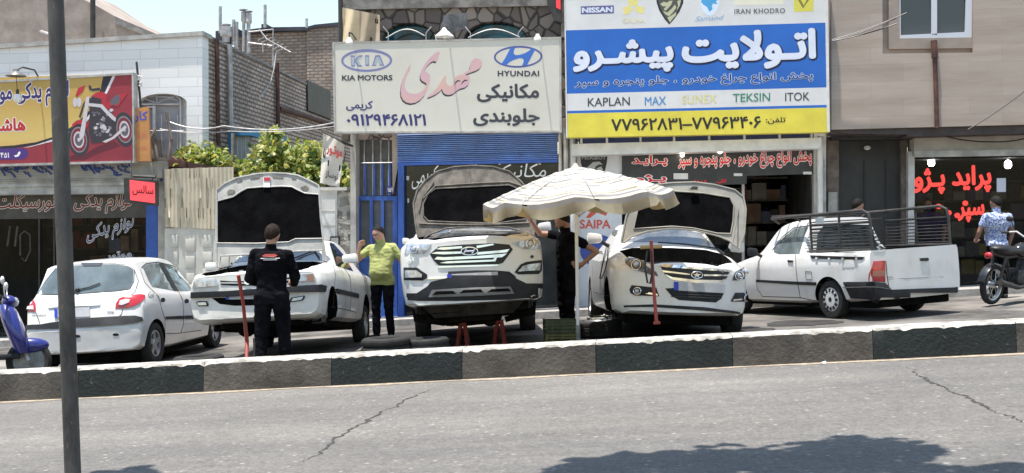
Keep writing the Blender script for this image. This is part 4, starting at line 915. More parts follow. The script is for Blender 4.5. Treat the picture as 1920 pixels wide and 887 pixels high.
kk = paint('phone_ink', (40, 36, 30))
lettering(t, '۷۷۹۶۲۸۳۱–۷۷۹۶۳۴۰۶', 1146, 223, 1427, 246, kk, P, ar=False, slope=-.02, bold=.025)
lettering(t, 'تلفن:', 1436, 220, 1473, 233, kk, P, slope=-.02, bold=.02)
# badges in the top band
bn = paint('badge_navy', (92, 92, 140)); 
flat(t, 'badge_plate', [(1089, 12), (1151, 10), (1151, 25), (1089, 27)], bn, YD); lettering(t, 'NISSAN', 1091, 14.3, 1148.5, 24.6, wl, P, ar=False, slope=S, bold=.05)
py_ = paint('pale_yellow_badge', (226, 212, 130))
for pts in ([(1178, -4), (1196, -4), (1196, 9), (1188, 13), (1178, 9)], [(1168, 14), (1180, 11), (1187, 17), (1178, 26), (1170, 28)], [(1208, 14), (1196, 11), (1189, 17), (1198, 25), (1206, 26)]): flat(t, 'arrow_badge', pts, py_, YD)
lettering(t, 'SAIPA', 1167, 34, 1210, 43, paint('faint_yellow_letter', (226, 216, 180)), P, ar=False, bold=.02)
flat(t, 'shield_badge', [(1229, -20), (1283, -22), (1281, 6), (1274, 22), (1264, 36), (1255, 46), (1246, 36), (1236, 20), (1231, 4)], lion_dark, YD)
flat(t, 'shield_field', [(1233, -20), (1279, -22), (1277, 5), (1270, 20), (1262, 32), (1255, 41), (1248, 33), (1240, 19), (1235, 3)], paint('shield_grey', (78, 78, 72)), YD, .011)
c = crop(1060, 0, 1320, 1537)
for pts in ([(1050, 45), (1090, 20), (1130, 30), (1150, 10), (1190, 8), (1175, 50), (1140, 90), (1110, 120), (1090, 100), (1120, 70), (1080, 70)], [(1080, 120), (1130, 140), (1180, 95), (1215, 50), (1230, 85), (1190, 140), (1150, 180), (1110, 160)], [(1130, 195), (1180, 170), (1230, 130), (1225, 170), (1180, 220), (1160, 250)], [(1240, 10), (1280, 0), (1270, 60), (1235, 120), (1250, 60)]): flat(t, 'lion_badge', c(pts), paint('lion_pale', (186, 184, 150)), YD, .014)
flat(t, 'round_badge', ell(1331, -2, 18, 32, 24), paint('badge_white', (214, 226, 240)), YD)
c = crop(1300, 0, 1560, 1537)
flat(t, 'horse_badge', c([(85, 20), (100, -30), (200, -40), (270, -10), (250, 20), (270, 45), (215, 40), (205, 70), (215, 100), (180, 130), (150, 75), (110, 50)]), paint('horse_blue', (74, 158, 212)), YD, .012)
lettering(t, 'Samand', 1303, 31, 1358, 40, paint('sky_letter', (130, 170, 210)), P, ar=False, shear=.4, slope=-.06)
flat(t, 'bar_badge', c([(455, -20), (1000, -40), (1000, 50), (455, 60)]), paint('cream_bar', (226, 220, 200)), YD)
lettering(t, 'IRAN KHODRO', 1377, 17, 1472, 26.5, paint('grey_letter', (100, 96, 92)), P, ar=False, slope=-.02, bold=.02, spacing=1.1)
flat(t, 'diamond_badge', c([(1115, -20), (1335, -30), (1330, 125), (1115, 130)]), paint('badge_yellow', (216, 206, 84)), YD)
for pts in ([(1150, -20), (1180, -20), (1225, 60), (1215, 95)], [(1215, 95), (1225, 60), (1270, -25), (1300, -25)]): flat(t, 'diamond_mark', c(pts), paint('olive_mark', (130, 124, 60)), YD, .012)

# --- motorcycle sign, left
YM = 20.9
t = thing('motorcycle_sign', 'red and yellow printed sign with a red motorcycle', 'sign', W(120, 308, YM))
red_s = mat('red_sign_sheet', srgb(146, 46, 58), .5, col2=srgb(128, 40, 53), scale=1.2)
board(t, [(-90, 158), (248, 138), (250, 303), (-90, 312)], YM, .16, red_s)
def grad_yellow():
    m, tt, b = _bsdf('yellow_orange_print'); N, L = tt.nodes, tt.links
    tc = N.new('ShaderNodeTexCoord'); sp = N.new('ShaderNodeSeparateXYZ'); L.new(tc.outputs['Object'], sp.inputs[0])
    mr = N.new('ShaderNodeMapRange'); mr.inputs['From Min'].default_value = -.15; mr.inputs['From Max'].default_value = 1.2; L.new(sp.outputs['Z'], mr.inputs['Value'])
    cr = N.new('ShaderNodeValToRGB'); cr.color_ramp.elements[0].color = c4(srgb(204, 140, 78)); cr.color_ramp.elements[1].color = c4(srgb(190, 156, 84)); e = cr.color_ramp.elements.new(.5); e.color = c4(srgb(212, 182, 108)); L.new(mr.outputs[0], cr.inputs['Fac']); L.new(cr.outputs[0], b.inputs['Base Color']); b.inputs['Roughness'].default_value = .5
    return m
c = crop(0, 120, 320, 1419)
flat(t, 'yellow_print', [(-88, 160)] + c([(0, 112), (860, 88), (835, 215), (760, 370), (640, 490), (540, 560), (430, 610), (300, 650), (120, 676), (0, 684)]) + [(-88, 276)], grad_yellow(), YM, .004)
flat(t, 'black_swoosh', c([(862, 86), (940, 80), (880, 220), (820, 330), (700, 470), (560, 570), (430, 630), (300, 672), (120, 700), (0, 706), (0, 684), (120, 676), (300, 650), (430, 610), (540, 560), (640, 490), (760, 370), (835, 215)]), paint('print_black', (40, 36, 46)), YM, .006)
flat(t, 'white_swoosh', c([(944, 80), (968, 78), (900, 225), (840, 335), (720, 480), (580, 582), (430, 645), (250, 690), (190, 698), (300, 672), (430, 630), (560, 570), (700, 470), (820, 330), (880, 220)]), paint('print_white', (222, 214, 214)), YM, .008)
flat(t, 'phone_pill', c([(-60, 705), (200, 700), (230, 720), (236, 745), (225, 775), (195, 792), (-60, 798)]), paint('print_purple', (76, 46, 124)), YM, .010)
P = planeY(YM)
wp = paint('print_letter_white', (236, 230, 226)); vio = paint('print_violet', (58, 42, 104)); rd = paint('print_red', (186, 44, 48))
lettering(t, '۳۴۵۱', -6, 286, 17, 296, wp, P, ar=False, bold=.02)
flat(t, 'handset_icon', c([(115, 760), (128, 775), (155, 768), (172, 740), (165, 725), (150, 735), (145, 752), (132, 758)]), wp, YM, .013)
lettering(t, 'لوازم یدکی موتور', -30, 158, 129, 205, vio, P, slope=-.05, bold=.03, outline=wp, ow=.05)
lettering(t, 'هاشمی', -36, 222, 48, 254, rd, P, slope=-.02, bold=.04, outline=wp, ow=.05)
# the printed motorcycle
kb = paint('print_tyre', (54, 48, 56)); lt = paint('print_silver', (198, 190, 192)); mr = paint('print_bike_red', (176, 40, 52)); md = paint('print_mid', (96, 88, 98)); rr = paint('print_rim', (134, 128, 134))
def pr(name, pts, m, lift): flat(t, name, c(pts), m, YM, lift)
def wheel_print(cx, cy, rx, ry, rot):
    def e(k, n=28):
        out = []
        for i in range(n):
            a = 2 * math.pi * i / n; x, y = rx * k * math.cos(a), ry * k * math.sin(a); out.append((cx + x * math.cos(rot) - y * math.sin(rot), cy + x * math.sin(rot) + y * math.cos(rot)))
        return out
    pr('print_tyre', e(1), kb, .012); pr('print_rim', e(.78), rr, .014); pr('print_hub', e(.70), paint('print_wheel_red', (120, 40, 54)), .016); pr('print_disc', e(.5), lt, .018); pr('print_disc_gap', e(.38), md, .020); pr('print_axle', e(.12), lt, .022)
wheel_print(1035, 545, 85, 145, -.12); wheel_print(655, 630, 88, 138, -.1)
pr('print_engine', [(740, 280), (850, 300), (930, 420), (960, 500), (950, 590), (860, 650), (760, 660), (735, 560), (745, 420)], kb, .024)
for i in range(34):
    q = random.Random(i); x, y = q.uniform(770, 930), q.uniform(380, 600); s = q.uniform(8, 26); a = q.uniform(0, 3)
    pr('print_engine_detail', [(x + s * math.cos(a + k) * q.uniform(.5, 1), y + s * math.sin(a + k) * q.uniform(.5, 1)) for k in (0, 1.2, 2.4, 3.8, 5)], (lt, md, rr)[i % 3], .0262 + i * .00012)
pr('print_frame_tube', [(735, 325), (850, 335), (900, 390), (965, 450), (960, 480), (930, 460), (870, 400), (835, 362), (735, 350)], lt, .031)
pr('print_tank', [(760, 265), (800, 238), (850, 228), (885, 250), (890, 330), (850, 330), (800, 290)], mr, .032)
pr('print_tank_shade', [(760, 268), (840, 290), (850, 320), (760, 300)], kb, .0335)
pr('print_seat', [(912, 310), (960, 262), (1005, 250), (1000, 290), (985, 335), (925, 345)], md, .033)
pr('print_tail', [(990, 255), (1062, 238), (1040, 275), (1010, 310), (985, 350), (935, 350), (985, 330), (1005, 285)], mr, .034)
pr('print_side', [(850, 330), (890, 330), (915, 300), (925, 350), (905, 380), (860, 345)], mr, .035)
pr('print_fender', [(600, 500), (640, 468), (690, 462), (735, 510), (720, 530), (680, 500), (640, 500), (600, 530)], mr, .033)
pr('print_fork', [(715, 275), (745, 270), (700, 600), (665, 640), (660, 590), (695, 420)], lt, .036)
pr('print_fork_dark', [(690, 330), (712, 300), (670, 450), (655, 440)], kb, .037)
pr('print_flyscreen', [(625, 270), (650, 200), (708, 176), (690, 230), (640, 275)], mr, .036)
pr('print_handlebar', [(735, 180), (752, 178), (765, 205), (830, 195), (835, 220), (770, 225), (740, 215)], kb, .037)
for x in (624, 658): pr('print_headlamp', [(x + 19 * math.cos(k), 318 + 40 * math.sin(k)) for k in [i * .4 for i in range(16)]], lt, .038)
pr('print_exhaust', [(850, 645), (930, 610), (1040, 510), (1055, 530), (950, 620), (880, 655)], lt, .037)
pr('print_shadow', [(590, 760), (700, 755), (800, 690), (950, 640), (1000, 680), (820, 740), (700, 800), (580, 800)], paint('print_shadow_red', (96, 28, 44)), .0115)
bm = NB(); ring2(bm, [(-92, 156), (250, 136), (252, 305), (-92, 314)], [(-88, 160), (247, 140), (249, 301), (-88, 310)], YM - .02, .19); part('frame', bm, M['frame_grey'], t, smooth=False)
# hooded lamp and bulb over it
b = thing('sign_lamp', 'dark hooded lamp with white glass globe hanging before the motorcycle sign', 'lamp', W(30, 137, YM - .4)); p = W(30, 140, YM - .4)
bm = NB(); lathe(bm, [(0, .10), (.05, .095), (.06, .06), (.175, -.01), (.185, -.03), (.165, -.02), (.05, .04), (0, .05)], Matrix.Translation(p), 22); part('shade', bm, mat('grey_enamel_shade', (.13, .125, .12), .4), b)
bm = NB(); tube(bm, [p + Vector((.03, 0, .09)), p + Vector((.1, .05, .14)), p + Vector((.2, .3, .12)), p + Vector((.2, .45, .0))], .016, 6); part('arm', bm, M['metal_dark'], b)
q = W(33, 183, YM - .4)
bm = NB(); tube(bm, [p + Vector((0, 0, -.01)), q + Vector((0, 0, .1))], .006, 5); lathe(bm, [(.0, .16), (.025, .15), (.03, .06), (0, .06)], Matrix.Translation(q), 10); part('cord', bm, M['metal_dark'], b)
bm = NB(); lathe(bm, [(0, .07), (.05, .06), (.075, .02), (.075, -.05), (.05, -.09), (0, -.10)], Matrix.Translation(q), 16); part('globe', bm, mat('white_glass_globe', (.75, .75, .74), .2), b)
# small orange sign beside it
t = thing('orange_sign', 'small faded orange sign beside the motorcycle sign', 'sign', W(265, 300, YM))
board(t, [(251, 204), (278, 200), (282, 302), (252, 303)], YM + .05, .06, mat('faded_orange_sheet', srgb(192, 134, 78), .6, var=.12, scale=3))
lettering(t, 'کار', 251, 208, 277, 231, paint('sign_blue', (72, 84, 170)), planeY(YM + .05), bold=.03); lettering(t, 'نصبی', 255, 246, 277, 260, paint('faint_red', (196, 112, 92)), planeY(YM + .05), bold=.01); lettering(t, 'تعمیر', 256, 270, 278, 284, paint('faint_red', (196, 112, 92)), planeY(YM + .05))
# LED box sign
t = thing('red_light_box', 'red lit box sign with dark frame hanging beside the blue post', 'sign', W(262, 380, YM - .4))
bm = NB(); slab(bm, [(232, 334), (293, 338), (293, 386), (233, 380)], YM - .4, .12); part('case', bm, M['metal_dark'], t, smooth=False)
bm = NB(); slab(bm, [(243, 337.5), (290, 343), (290.5, 381), (244, 375)], YM - .405, .01); part('screen', bm, mat('lit_red_panel', (.80, .05, .06), .4, emit=.55), t, smooth=False)
lettering(t, 'سالس', 248, 346, 288, 366, paint('dark_screen_letter', (90, 16, 22)), planeY(YM - .405), slope=.08, bold=.03)
bm = NB(); tube(bm, [W(246, 334, YM - .34), W(246, 300, YM - .2)], .012, 5); tube(bm, [W(286, 338, YM - .34), W(286, 306, YM - .2)], .012, 5); tube(bm, [W(250, 330, YM - .34), W(292, 332, YM - .34)], .03, 6); part('hanger', bm, M['metal_dark'], t)
# hanging cloth banner by the lot
t = thing('cloth_banner', 'dirty white cloth banner with red and black writing hanging beside the vine', 'banner', W(628, 350, 21))
bm = NB(); n = 16; rows = []
for i in range(n + 1):
    f = i / n; x = 606 + 40 * f; top = 246 + 26 * f; xb = 600 + 36 * f; bot = 343 + 8 * f
    rows.append([bm.verts.new(W(x + (xb - x) * j / 8, top + (bot - top) * j / 8, 21 + .04 * math.sin(f * 7 + j * .5))) for j in range(9)])
for a, b in zip(rows, rows[1:]):
    for j in range(8): bm.faces.new((a[j], b[j], b[j + 1], a[j + 1]))
bmesh.ops.solidify(bm, geom=bm.faces[:], thickness=.004)
part('cloth', bm, mat('dirty_white_cloth', (.62, .58, .52), .9, col2=(.46, .42, .36), scale=3), t, smooth=True)
lettering(t, 'موتـور', 612, 268, 642, 290, paint('banner_red', (186, 60, 60)), planeY(20.955), slope=.35, bold=.03); lettering(t, 'نوساز', 610, 318, 634, 334, paint('banner_black', (70, 66, 72)), planeY(20.955), slope=.3, bold=.02)
bm = NB(); tube(bm, [W(604, 246, 21), W(646, 268, 21), W(662, 274, 21.3)], .02, 6); part('rod', bm, M['metal_dark'], t)
# dark projecting sign at the top
t = thing('projecting_sign', 'dark projecting light sign with red face at the top edge', 'sign', W(1043, 40, YC))
bm = NB(); slab(bm, [(1022, -40), (1052, -40), (1053, 42), (1040, 38), (1026, 8)], YC + .1, .3); part('case', bm, M['metal_dark'], t, smooth=False)
bm = NB(); slab(bm, [(1042, -40), (1050, -40), (1051, 18), (1043, 14)], YC + .09, .02); part('face', bm, mat('lit_red_face', (.7, .03, .04), .4, emit=.5), t, smooth=False)
bm = NB(); slab(bm, [(1051, -60), (1058, -60), (1060, 70), (1052, 70)], YC + .15, .3); part('bracket', bm, M['soot'], t, smooth=False)
# ================================================================== vehicles
def crom(t, p0, p1, p2, p3):
    return 0.5 * (2 * p1 + (p2 - p0) * t + (2 * p0 - 5 * p1 + 4 * p2 - p3) * t * t + (3 * p1 - p0 - 3 * p2 + p3) * t ** 3)
def interp(tab, s):
    """monotone-ish interpolation of a table of (s, values...)"""
    n = len(tab)
    for i in range(n - 1):
        if s <= tab[i + 1][0] or i == n - 2: break
    a, b = tab[i], tab[i + 1]; t = max(0, min(1, (s - a[0]) / (b[0] - a[0])))
    pa = tab[i - 1] if i > 0 else a; pb = tab[i + 2] if i + 2 < n else b
    out = []
    for k in range(1, len(a)):
        h = b[0] - a[0]
        def slope(l, m, r):
            d1 = (m[k] - l[k]) / max(1e-6, m[0] - l[0]) if m is not l else None; d2 = (r[k] - m[k]) / max(1e-6, r[0] - m[0]) if r is not m else None
            if d1 is None: return d2
            if d2 is None: return d1
            return 0 if d1 * d2 <= 0 else 2 * d1 * d2 / (d1 + d2)
        ma, mb = slope(pa, a, b), slope(a, b, pb)
        t2, t3 = t * t, t ** 3
        out.append((2 * t3 - 3 * t2 + 1) * a[k] + (t3 - 2 * t2 + t) * h * ma + (-2 * t3 + 3 * t2) * b[k] + (t3 - t2) * h * mb)
    return out
def car_body(L, tab, bow_f=0.10, bow_r=0.08, lean_f=0.0, lean_r=0.0, ns=64, belt_sharp=0.0, flen=0.9, dx=None, dents=()):
    """shell lofted through cross sections: tab rows are (s, w, zb, zm, zs, wt, ze, zt), s measured from the nose; nose at x = +L/2"""
    bm = NB(); ss = sorted(set([L * i / ns for i in range(ns + 1)] + [r[0] for r in tab] + [0.02, 0.05, L - .02, L - .05]))
    ss = [s for i, s in enumerate(ss) if i == 0 or s - ss[i - 1] > .008]
    rings = []
    for s in ss:
        w, zb, zm, zs, wt, ze, zt = interp(tab, s)
        P = [(0, zb), (w * .5, zb), (w * .86, zb + .005), (w * .955, zb + .045), (w * .985, zb * .55 + zm * .45), (w, zm), (w * .998, zm * .45 + zs * .55), (w * .985, zs - .02), (w * .962, zs + .012)]
        P += [(w * .962 + (wt - w * .962) * q, zs + .012 + (ze - zs - .012) * q) for q in (.33, .66)]
        P += [(wt, ze), (wt * .93, ze + (zt - ze) * .42), (wt * .72, ze + (zt - ze) * .74), (wt * .4, ze + (zt - ze) * .94), (0, zt)]
        full = [(y, z) for y, z in P] + [(-y, z) for y, z in P[-2:0:-1]]
        ring = []
        for y, z in full:
            yy = abs(y) / max(w, .01)
            x = L / 2 - s
            f = max(0, 1 - s / flen) ** 1.0; r = max(0, 1 - (L - s) / .8)
            x -= bow_f * f * yy ** 2.4; x += bow_r * r * yy ** 2.4
            x -= lean_f * f * (z - .45); x += lean_r * r * (z - .45)
            ring.append(bm.verts.new((x, y, z)))
        rings.append(ring)
    n = len(rings[0]); half = n // 2
    for a, b in zip(rings, rings[1:]):
        for k in range(n): bm.faces.new((a[k], a[(k + 1) % n], b[(k + 1) % n], b[k]))
    for ring, flip in ((rings[0], 1), (rings[-1], 0)):
        cols = []
        for k in range(1, half):
            l, r = ring[k], ring[n - k]; row = [l]; w0 = l.co.y
            for j in range(1, 8):
                t = j / 8; p = l.co.lerp(r.co, t); e = abs(p.y) / max(w0, .01)
                s_ = 1 if flip else -1; amp = (bow_f if flip else bow_r) * (abs(w0) / max(1e-3, max(v.co.y for v in ring))) ** 2.4
                p.x += s_ * amp * (1 - e ** 2.4); row.append(bm.verts.new(p))
            row.append(r); cols.append(row)
        for a, b in zip(cols, cols[1:]):
            for j in range(8): bm.faces.new((a[j], a[j + 1], b[j + 1], b[j]))
        for row, v in ((cols[0], ring[0]), (cols[-1], ring[half])):
            for j in range(8): bm.faces.new((row[j], row[j + 1], v))
    bmesh.ops.recalc_face_normals(bm, faces=bm.faces)
    for c, rad, depth in dents:
        c = Vector(c)
        for v in bm.verts:
            d = (v.co - c).length
            if d < rad: v.co.y -= math.copysign(depth * (1 - (d / rad) ** 2) ** 2, v.co.y)
    return bm
def cyl_cut(bm, x, z, r, y0, y1, n=40, x_stretch=1.0):
    M_ = Matrix.Translation((x, y0, z)) @ Matrix.Rotation(R(-90), 4, 'X')
    lathe(bm, [(0, 0), (r, 0), (r, y1 - y0), (0, y1 - y0)], M_, n)
class Car:
    """one vehicle: local x forward, y left, z up; origin on the ground"""
    def __init__(self, name, label, cat, px, D, heading, group=None, lift=0.0, pitch=0.0, roll=0.0, ref=(0, 0)):
        g = on_ground(px, D)
        tilt = Matrix.Rotation(-math.atan(SLOPE), 4, 'Y')
        # heading: degrees from the camera axis, anticlockwise, of the nose
        hz = math.pi / 2 + YAW + R(heading)
        self.M = Matrix.Translation(g) @ tilt @ Matrix.Rotation(hz, 4, 'Z') @ Matrix.Rotation(R(-pitch), 4, 'Y') @ Matrix.Rotation(R(roll), 4, 'X') @ Matrix.Translation((-ref[0], -ref[1], lift))
        self.Mi = self.M.inverted()
        self.t = thing(name, label, cat, self.M, group)
        self.bvh = None
    def body(self, bm, arches, r_arch, w, mats, bay=None, extra=()):
        """arches: (x, z) of wheel centres cut out both sides; bay: plan outline + floor height"""
        for x, z in arches:
            for s in (1, -1):
                cut = NB(); cyl_cut(cut, x, z, r_arch, *((w - .30, w + .3) if s > 0 else (-w - .3, -w + .30)))
                bm = boolean(bm, cut, keep=1)
        self.solid = BVHTree.FromBMesh(bm)
        if bay:
            pts, z0 = bay; cut = NB(); prism(cut, [(x, y, z0) for x, y in pts], (0, 0, 2)); bm = boolean(bm, cut, keep=1)
        for c in extra: bm = boolean(bm, c, keep=1)
        self.bvh = BVHTree.FromBMesh(bm)
        self.o = part('body', bm, mats, self.t, world=False, smooth=28)
        return self.o
    def hit(self, px, py, off=0.0, bvh=None):
        o = self.Mi @ EYE; d = (self.Mi.to_3x3() @ ray(px, py)).normalized()
        loc, nor, i, dist = (bvh or self.solid).ray_cast(o, d)
        if loc is None:
            best = None
            for k in range(24):
                q = o + d * (12 + k * .5); l, n_, i, ds = (bvh or self.solid).find_nearest(q)
                if best is None or ds < best[0]: best = (ds, l, n_)
            loc, nor = best[1], best[2]
        if nor.dot(d) > 0: nor = -nor
        return loc + nor * off
    def on_plane(self, px, py, p0, n):
        o = self.Mi @ EYE; d = self.Mi.to_3x3() @ ray(px, py); n = Vector(n); return o + d * ((Vector(p0) - o).dot(n) / d.dot(n))
    def at(self, px, py, x): return self.on_plane(px, py, (x, 0, 0), (1, 0, 0))
    def aty(self, px, py, y): return self.on_plane(px, py, (0, y, 0), (0, 1, 0))
    def skin(self, name, px, m, off=0.006, step=9.0, parent=None, depth=0.012, smooth=40, bulge=0.0):
        """a panel traced on the body: follows the shell, stands `off` proud of it, has thickness"""
        bm = NB(); f = bm.faces.new([bm.verts.new((x, -y, 0)) for x, y in px]); bm.normal_update()
        xs = [p[0] for p in px]; ys = [-p[1] for p in px]
        for ax, lo, hi in ((0, min(xs), max(xs)), (1, min(ys), max(ys))):
            k = math.ceil(lo / step) * step
            while k < hi:
                if k - lo > .5 and hi - k > .5:
                    co = [0, 0, 0]; no = [0, 0, 0]; co[ax] = k; no[ax] = 1
                    bmesh.ops.bisect_plane(bm, geom=bm.verts[:] + bm.edges[:] + bm.faces[:], plane_co=co, plane_no=no, dist=1e-4)
                k += step
        bmesh.ops.triangulate(bm, faces=bm.faces[:])
        cx = sum(xs) / len(xs); cy = sum(ys) / len(ys)
        for v in bm.verts:
            b = bulge
            if bulge:
                e = max(abs(v.co.x - cx) / max(1, (max(xs) - min(xs)) / 2), abs(v.co.y - cy) / max(1, (max(ys) - min(ys)) / 2)); b = bulge * max(0, 1 - e * e)
            v.co = self.hit(v.co.x, -v.co.y, off + b)
        bmesh.ops.recalc_face_normals(bm, faces=bm.faces)
        o = self.Mi @ EYE
        if sum(f.normal.dot(o - f.calc_center_median()) for f in bm.faces) < 0: bmesh.ops.reverse_faces(bm, faces=bm.faces)
        be = [e for e in bm.edges if e.is_boundary]; back = {}
        for e in be:
            for v in e.verts:
                if v not in back: back[v] = bm.verts.new(v.co + (v.co - o).normalized() * (depth + off))
        for e in be: 
            u, v = e.verts; bm.faces.new((u, v, back[v], back[u]))
        bmesh.ops.recalc_face_normals(bm, faces=bm.faces)
        if sum(f.normal.dot(o - f.calc_center_median()) * f.calc_area() for f in bm.faces) < 0: bmesh.ops.reverse_faces(bm, faces=bm.faces)
        return part(name, bm, m, parent or self.t, world=False, smooth=smooth)
    def line(self, name, px, m, r=0.006, off=0.0, parent=None, closed=False, n=6, sub=4):
        pts = []
        seq = px + [px[0]] if closed else px
        for a, b in zip(seq, seq[1:]):
            for k in range(sub): pts.append((a[0] + (b[0] - a[0]) * k / sub, a[1] + (b[1] - a[1]) * k / sub))
        if not closed: pts.append(seq[-1])
        bm = NB(); tube(bm, [self.hit(x, y, off) for x, y in pts], r, n, closed=closed)
        return part(name, bm, m, parent or self.t, world=False)
    def wheel(self, x, y, z, rad, wid, style, side, label=None):
        A = Matrix.Translation((x, y, z)) @ Matrix.Rotation(R(-90 if side > 0 else 90), 4, 'X')   # local z points outward
        h = wid / 2; bm = NB()
        lathe(bm, [(rad * .62, -h * .8), (rad * .70, -h), (rad * .93, -h), (rad * .985, -h * .7), (rad, -h * .3), (rad, h * .3), (rad * .985, h * .7), (rad * .93, h), (rad * .70, h), (rad * .62, h * .8), (rad * .60, 0)], A, 40, closed=True)
        w = part('wheel', bm, M['rubber'], self.t, world=False, smooth=30, label=label)
        bm = NB(); rr = rad * .635
        if style == 'cap':
            lathe(bm, [(rr, h * .70), (rr * .97, h * .86), (rr * .86, h * .94), (rr * .5, h * 1.02), (rr * .2, h * 1.0), (0, h * .98)], A, 40)
            for k in range(12):
                a = 2 * math.pi * k / 12
                B = A @ Matrix.Rotation(a, 4, 'Z') @ Matrix.Translation((rr * .76, 0, h * .955))
                box(bm, (-.024, -.020, -.01), (.024, .020, .008), 1, M=B)
            lathe(bm, [(.035, h * 1.03), (0, h * 1.035)], A, 16, mi=1)
            part('rim', bm, [mat('white_hubcap', (.62, .62, .62), .4), M['black']], w, world=False)
        else:
            lathe(bm, [(rr, -h * .5), (rr, h * .78), (rr * .96, h * .88), (rr * .89, h * .82), (rr * .86, h * .3), (rr * .86, -h * .5)], A, 40)
            lathe(bm, [(rr * .86, h * .05), (0, h * .05)], A, 24, mi=1)
            ns = 5 if style == 'five' else 10
            for k in range(ns):
                a = 2 * math.pi * k / ns + .3; B = A @ Matrix.Rotation(a, 4, 'Z')
                wd = .035 if ns == 5 else .016
                pts = [(0.03, -wd * 1.25, h * .7), (rr * .93, -wd, h * .72), (rr * .93, wd, h * .72), (0.03, wd * 1.25, h * .7)]
                prism(bm, [B @ Vector(p) for p in pts], (B.to_3x3() @ Vector((0, 0, -.04))))
            lathe(bm, [(.0, h * .84), (.05, h * .82), (.06, h * .6), (.06, h * .3)], A, 18)
            part('rim', bm, [M['alloy'], M['black']], w, world=False)
        return w
    def add(self, name, bm, m, parent=None, smooth=35, label=None): return part(name, bm, m, parent or self.t, world=False, smooth=smooth, label=label)
    def hub(self, x, y, z):
        """bare brake disc and hub where the wheel is off"""
        s = 1 if y > 0 else -1
        A = Matrix.Translation((x, y, z)) @ Matrix.Rotation(R(-90 * s), 4, 'X'); bm = NB()
        lathe(bm, [(0, .03), (.07, .03), (.075, .0), (.13, -.0), (.13, -.02), (0, -.02)], A, 24); box(bm, (x - .14, y - .03, z - .03), (x - .05, y + .02, z + .09))
        self.add('brake_disc', bm, M['steel'])

CARS = 'cars being repaired with raised bonnets'
# --- sedan on a jack, far left of the three open bonnets
def T(*rows): return rows
c405 = Car('sedan', 'white sedan with black bumper strip and raised bonnet behind the man in overalls', 'car', 473, 14.35, 178, lift=.385, pitch=5.0, ref=(2.25, 0))
tab = T((0, .80, .26, .50, .70, .74, .78, .80), (.12, .835, .22, .50, .75, .76, .83, .855), (.8, .85, .20, .52, .82, .75, .90, .94), (1.32, .85, .2, .52, .88, .72, .97, 1.015), (1.42, .85, .2, .52, .885, .70, .99, 1.04),
        (2.05, .85, .2, .52, .88, .57, 1.32, 1.385), (2.7, .85, .2, .52, .89, .575, 1.36, 1.41), (3.3, .85, .22, .52, .90, .56, 1.32, 1.38), (3.85, .845, .24, .52, .92, .66, 1.0, 1.03), (4.35, .83, .28, .52, .90, .72, .95, .975), (4.5, .79, .34, .52, .84, .70, .89, .91))
bm = car_body(4.5, tab, bow_f=.16, bow_r=.1)
AX = {'405': (2.25 - .83, 2.25 - .83 - 2.67)}
c405.body(bm, [(AX['405'][0], .29), (AX['405'][1], .29)], .345, .85, [M['white_dusty'], M['dark']], bay=([(2.18, .56), (2.06, .68), (1.0, .67), (.90, .5), (.90, -.5), (1.0, -.67), (2.06, -.68), (2.18, -.56)], .45))
for s in (1, -1): c405.wheel(AX['405'][1], s * .74, .285 - .10, .295, .185, 'five', s)
# --- SUV
suv = Car('suv', 'white suv with chrome slatted grille and raised bonnet standing on two red jack stands', 'car', 891, 14.65, 182, lift=.37, pitch=4.2, ref=(2.34, 0))
tab = T((0, .80, .28, .62, .95, .70, 1.035, 1.075), (.22, .91, .27, .66, 1.03, .76, 1.11, 1.15), (.95, .94, .28, .7, 1.08, .80, 1.2, 1.24), (1.3, .94, .30, .7, 1.1, .78, 1.22, 1.27), (2.05, .94, .32, .7, 1.1, .61, 1.60, 1.66), (2.8, .94, .34, .7, 1.09, .62, 1.61, 1.68), (4.1, .93, .36, .7, 1.12, .6, 1.57, 1.64), (4.5, .92, .4, .7, 1.1, .66, 1.30, 1.36), (4.69, .86, .45, .7, 1.0, .66, 1.06, 1.1))
bm = car_body(4.69, tab, bow_f=.22, bow_r=.12)
suv.body(bm, [(2.34 - .93, .36), (2.34 - .93 - 2.7, .36)], .41, .94, [M['white'], M['dark']], bay=([(2.22, .45), (2.05, .66), (1.2, .73), (1.08, .5), (1.08, -.5), (1.2, -.73), (2.05, -.66), (2.22, -.45)], .55))
for s in (1, -1): suv.wheel(2.34 - .93 - 2.7, s * .81, .36 - .2, .36, .225, 'ten', s)
# --- sedan with the star badge
jac = Car('sedan', 'white sedan with star badge and raised bonnet, partly shaded by the parasol', 'car', 1278, 14.5, 181, lift=.13, pitch=1.5, roll=-5.0, ref=(2.29, 0))
tab = T((0, .74, .25, .46, .70, .62, .79, .82), (.2, .85, .21, .48, .775, .70, .86, .90), (.9, .882, .19, .52, .86, .74, .96, 1.0), (1.25, .882, .19, .52, .90, .73, 1.0, 1.05), (1.36, .882, .19, .52, .905, .71, 1.02, 1.08), (2.1, .882, .19, .52, .90, .57, 1.36, 1.43), (2.75, .88, .19, .52, .92, .58, 1.40, 1.465), (3.4, .88, .21, .52, .94, .56, 1.36, 1.42), (3.95, .87, .24, .52, .96, .66, 1.06, 1.1), (4.4, .85, .28, .52, .95, .7, 1.0, 1.03), (4.59, .78, .34, .52, .86, .68, .93, .95))
bm = car_body(4.59, tab, bow_f=.26, bow_r=.12)
jac.body(bm, [(2.29 - .92, .31), (2.29 - .92 - 2.71, .31)], .36, .882, [M['white'], M['dark']], bay=([(2.19, .42), (1.95, .66), (1.05, .69), (.93, .5), (.93, -.5), (1.05, -.69), (1.95, -.66), (2.19, -.42)], .45))
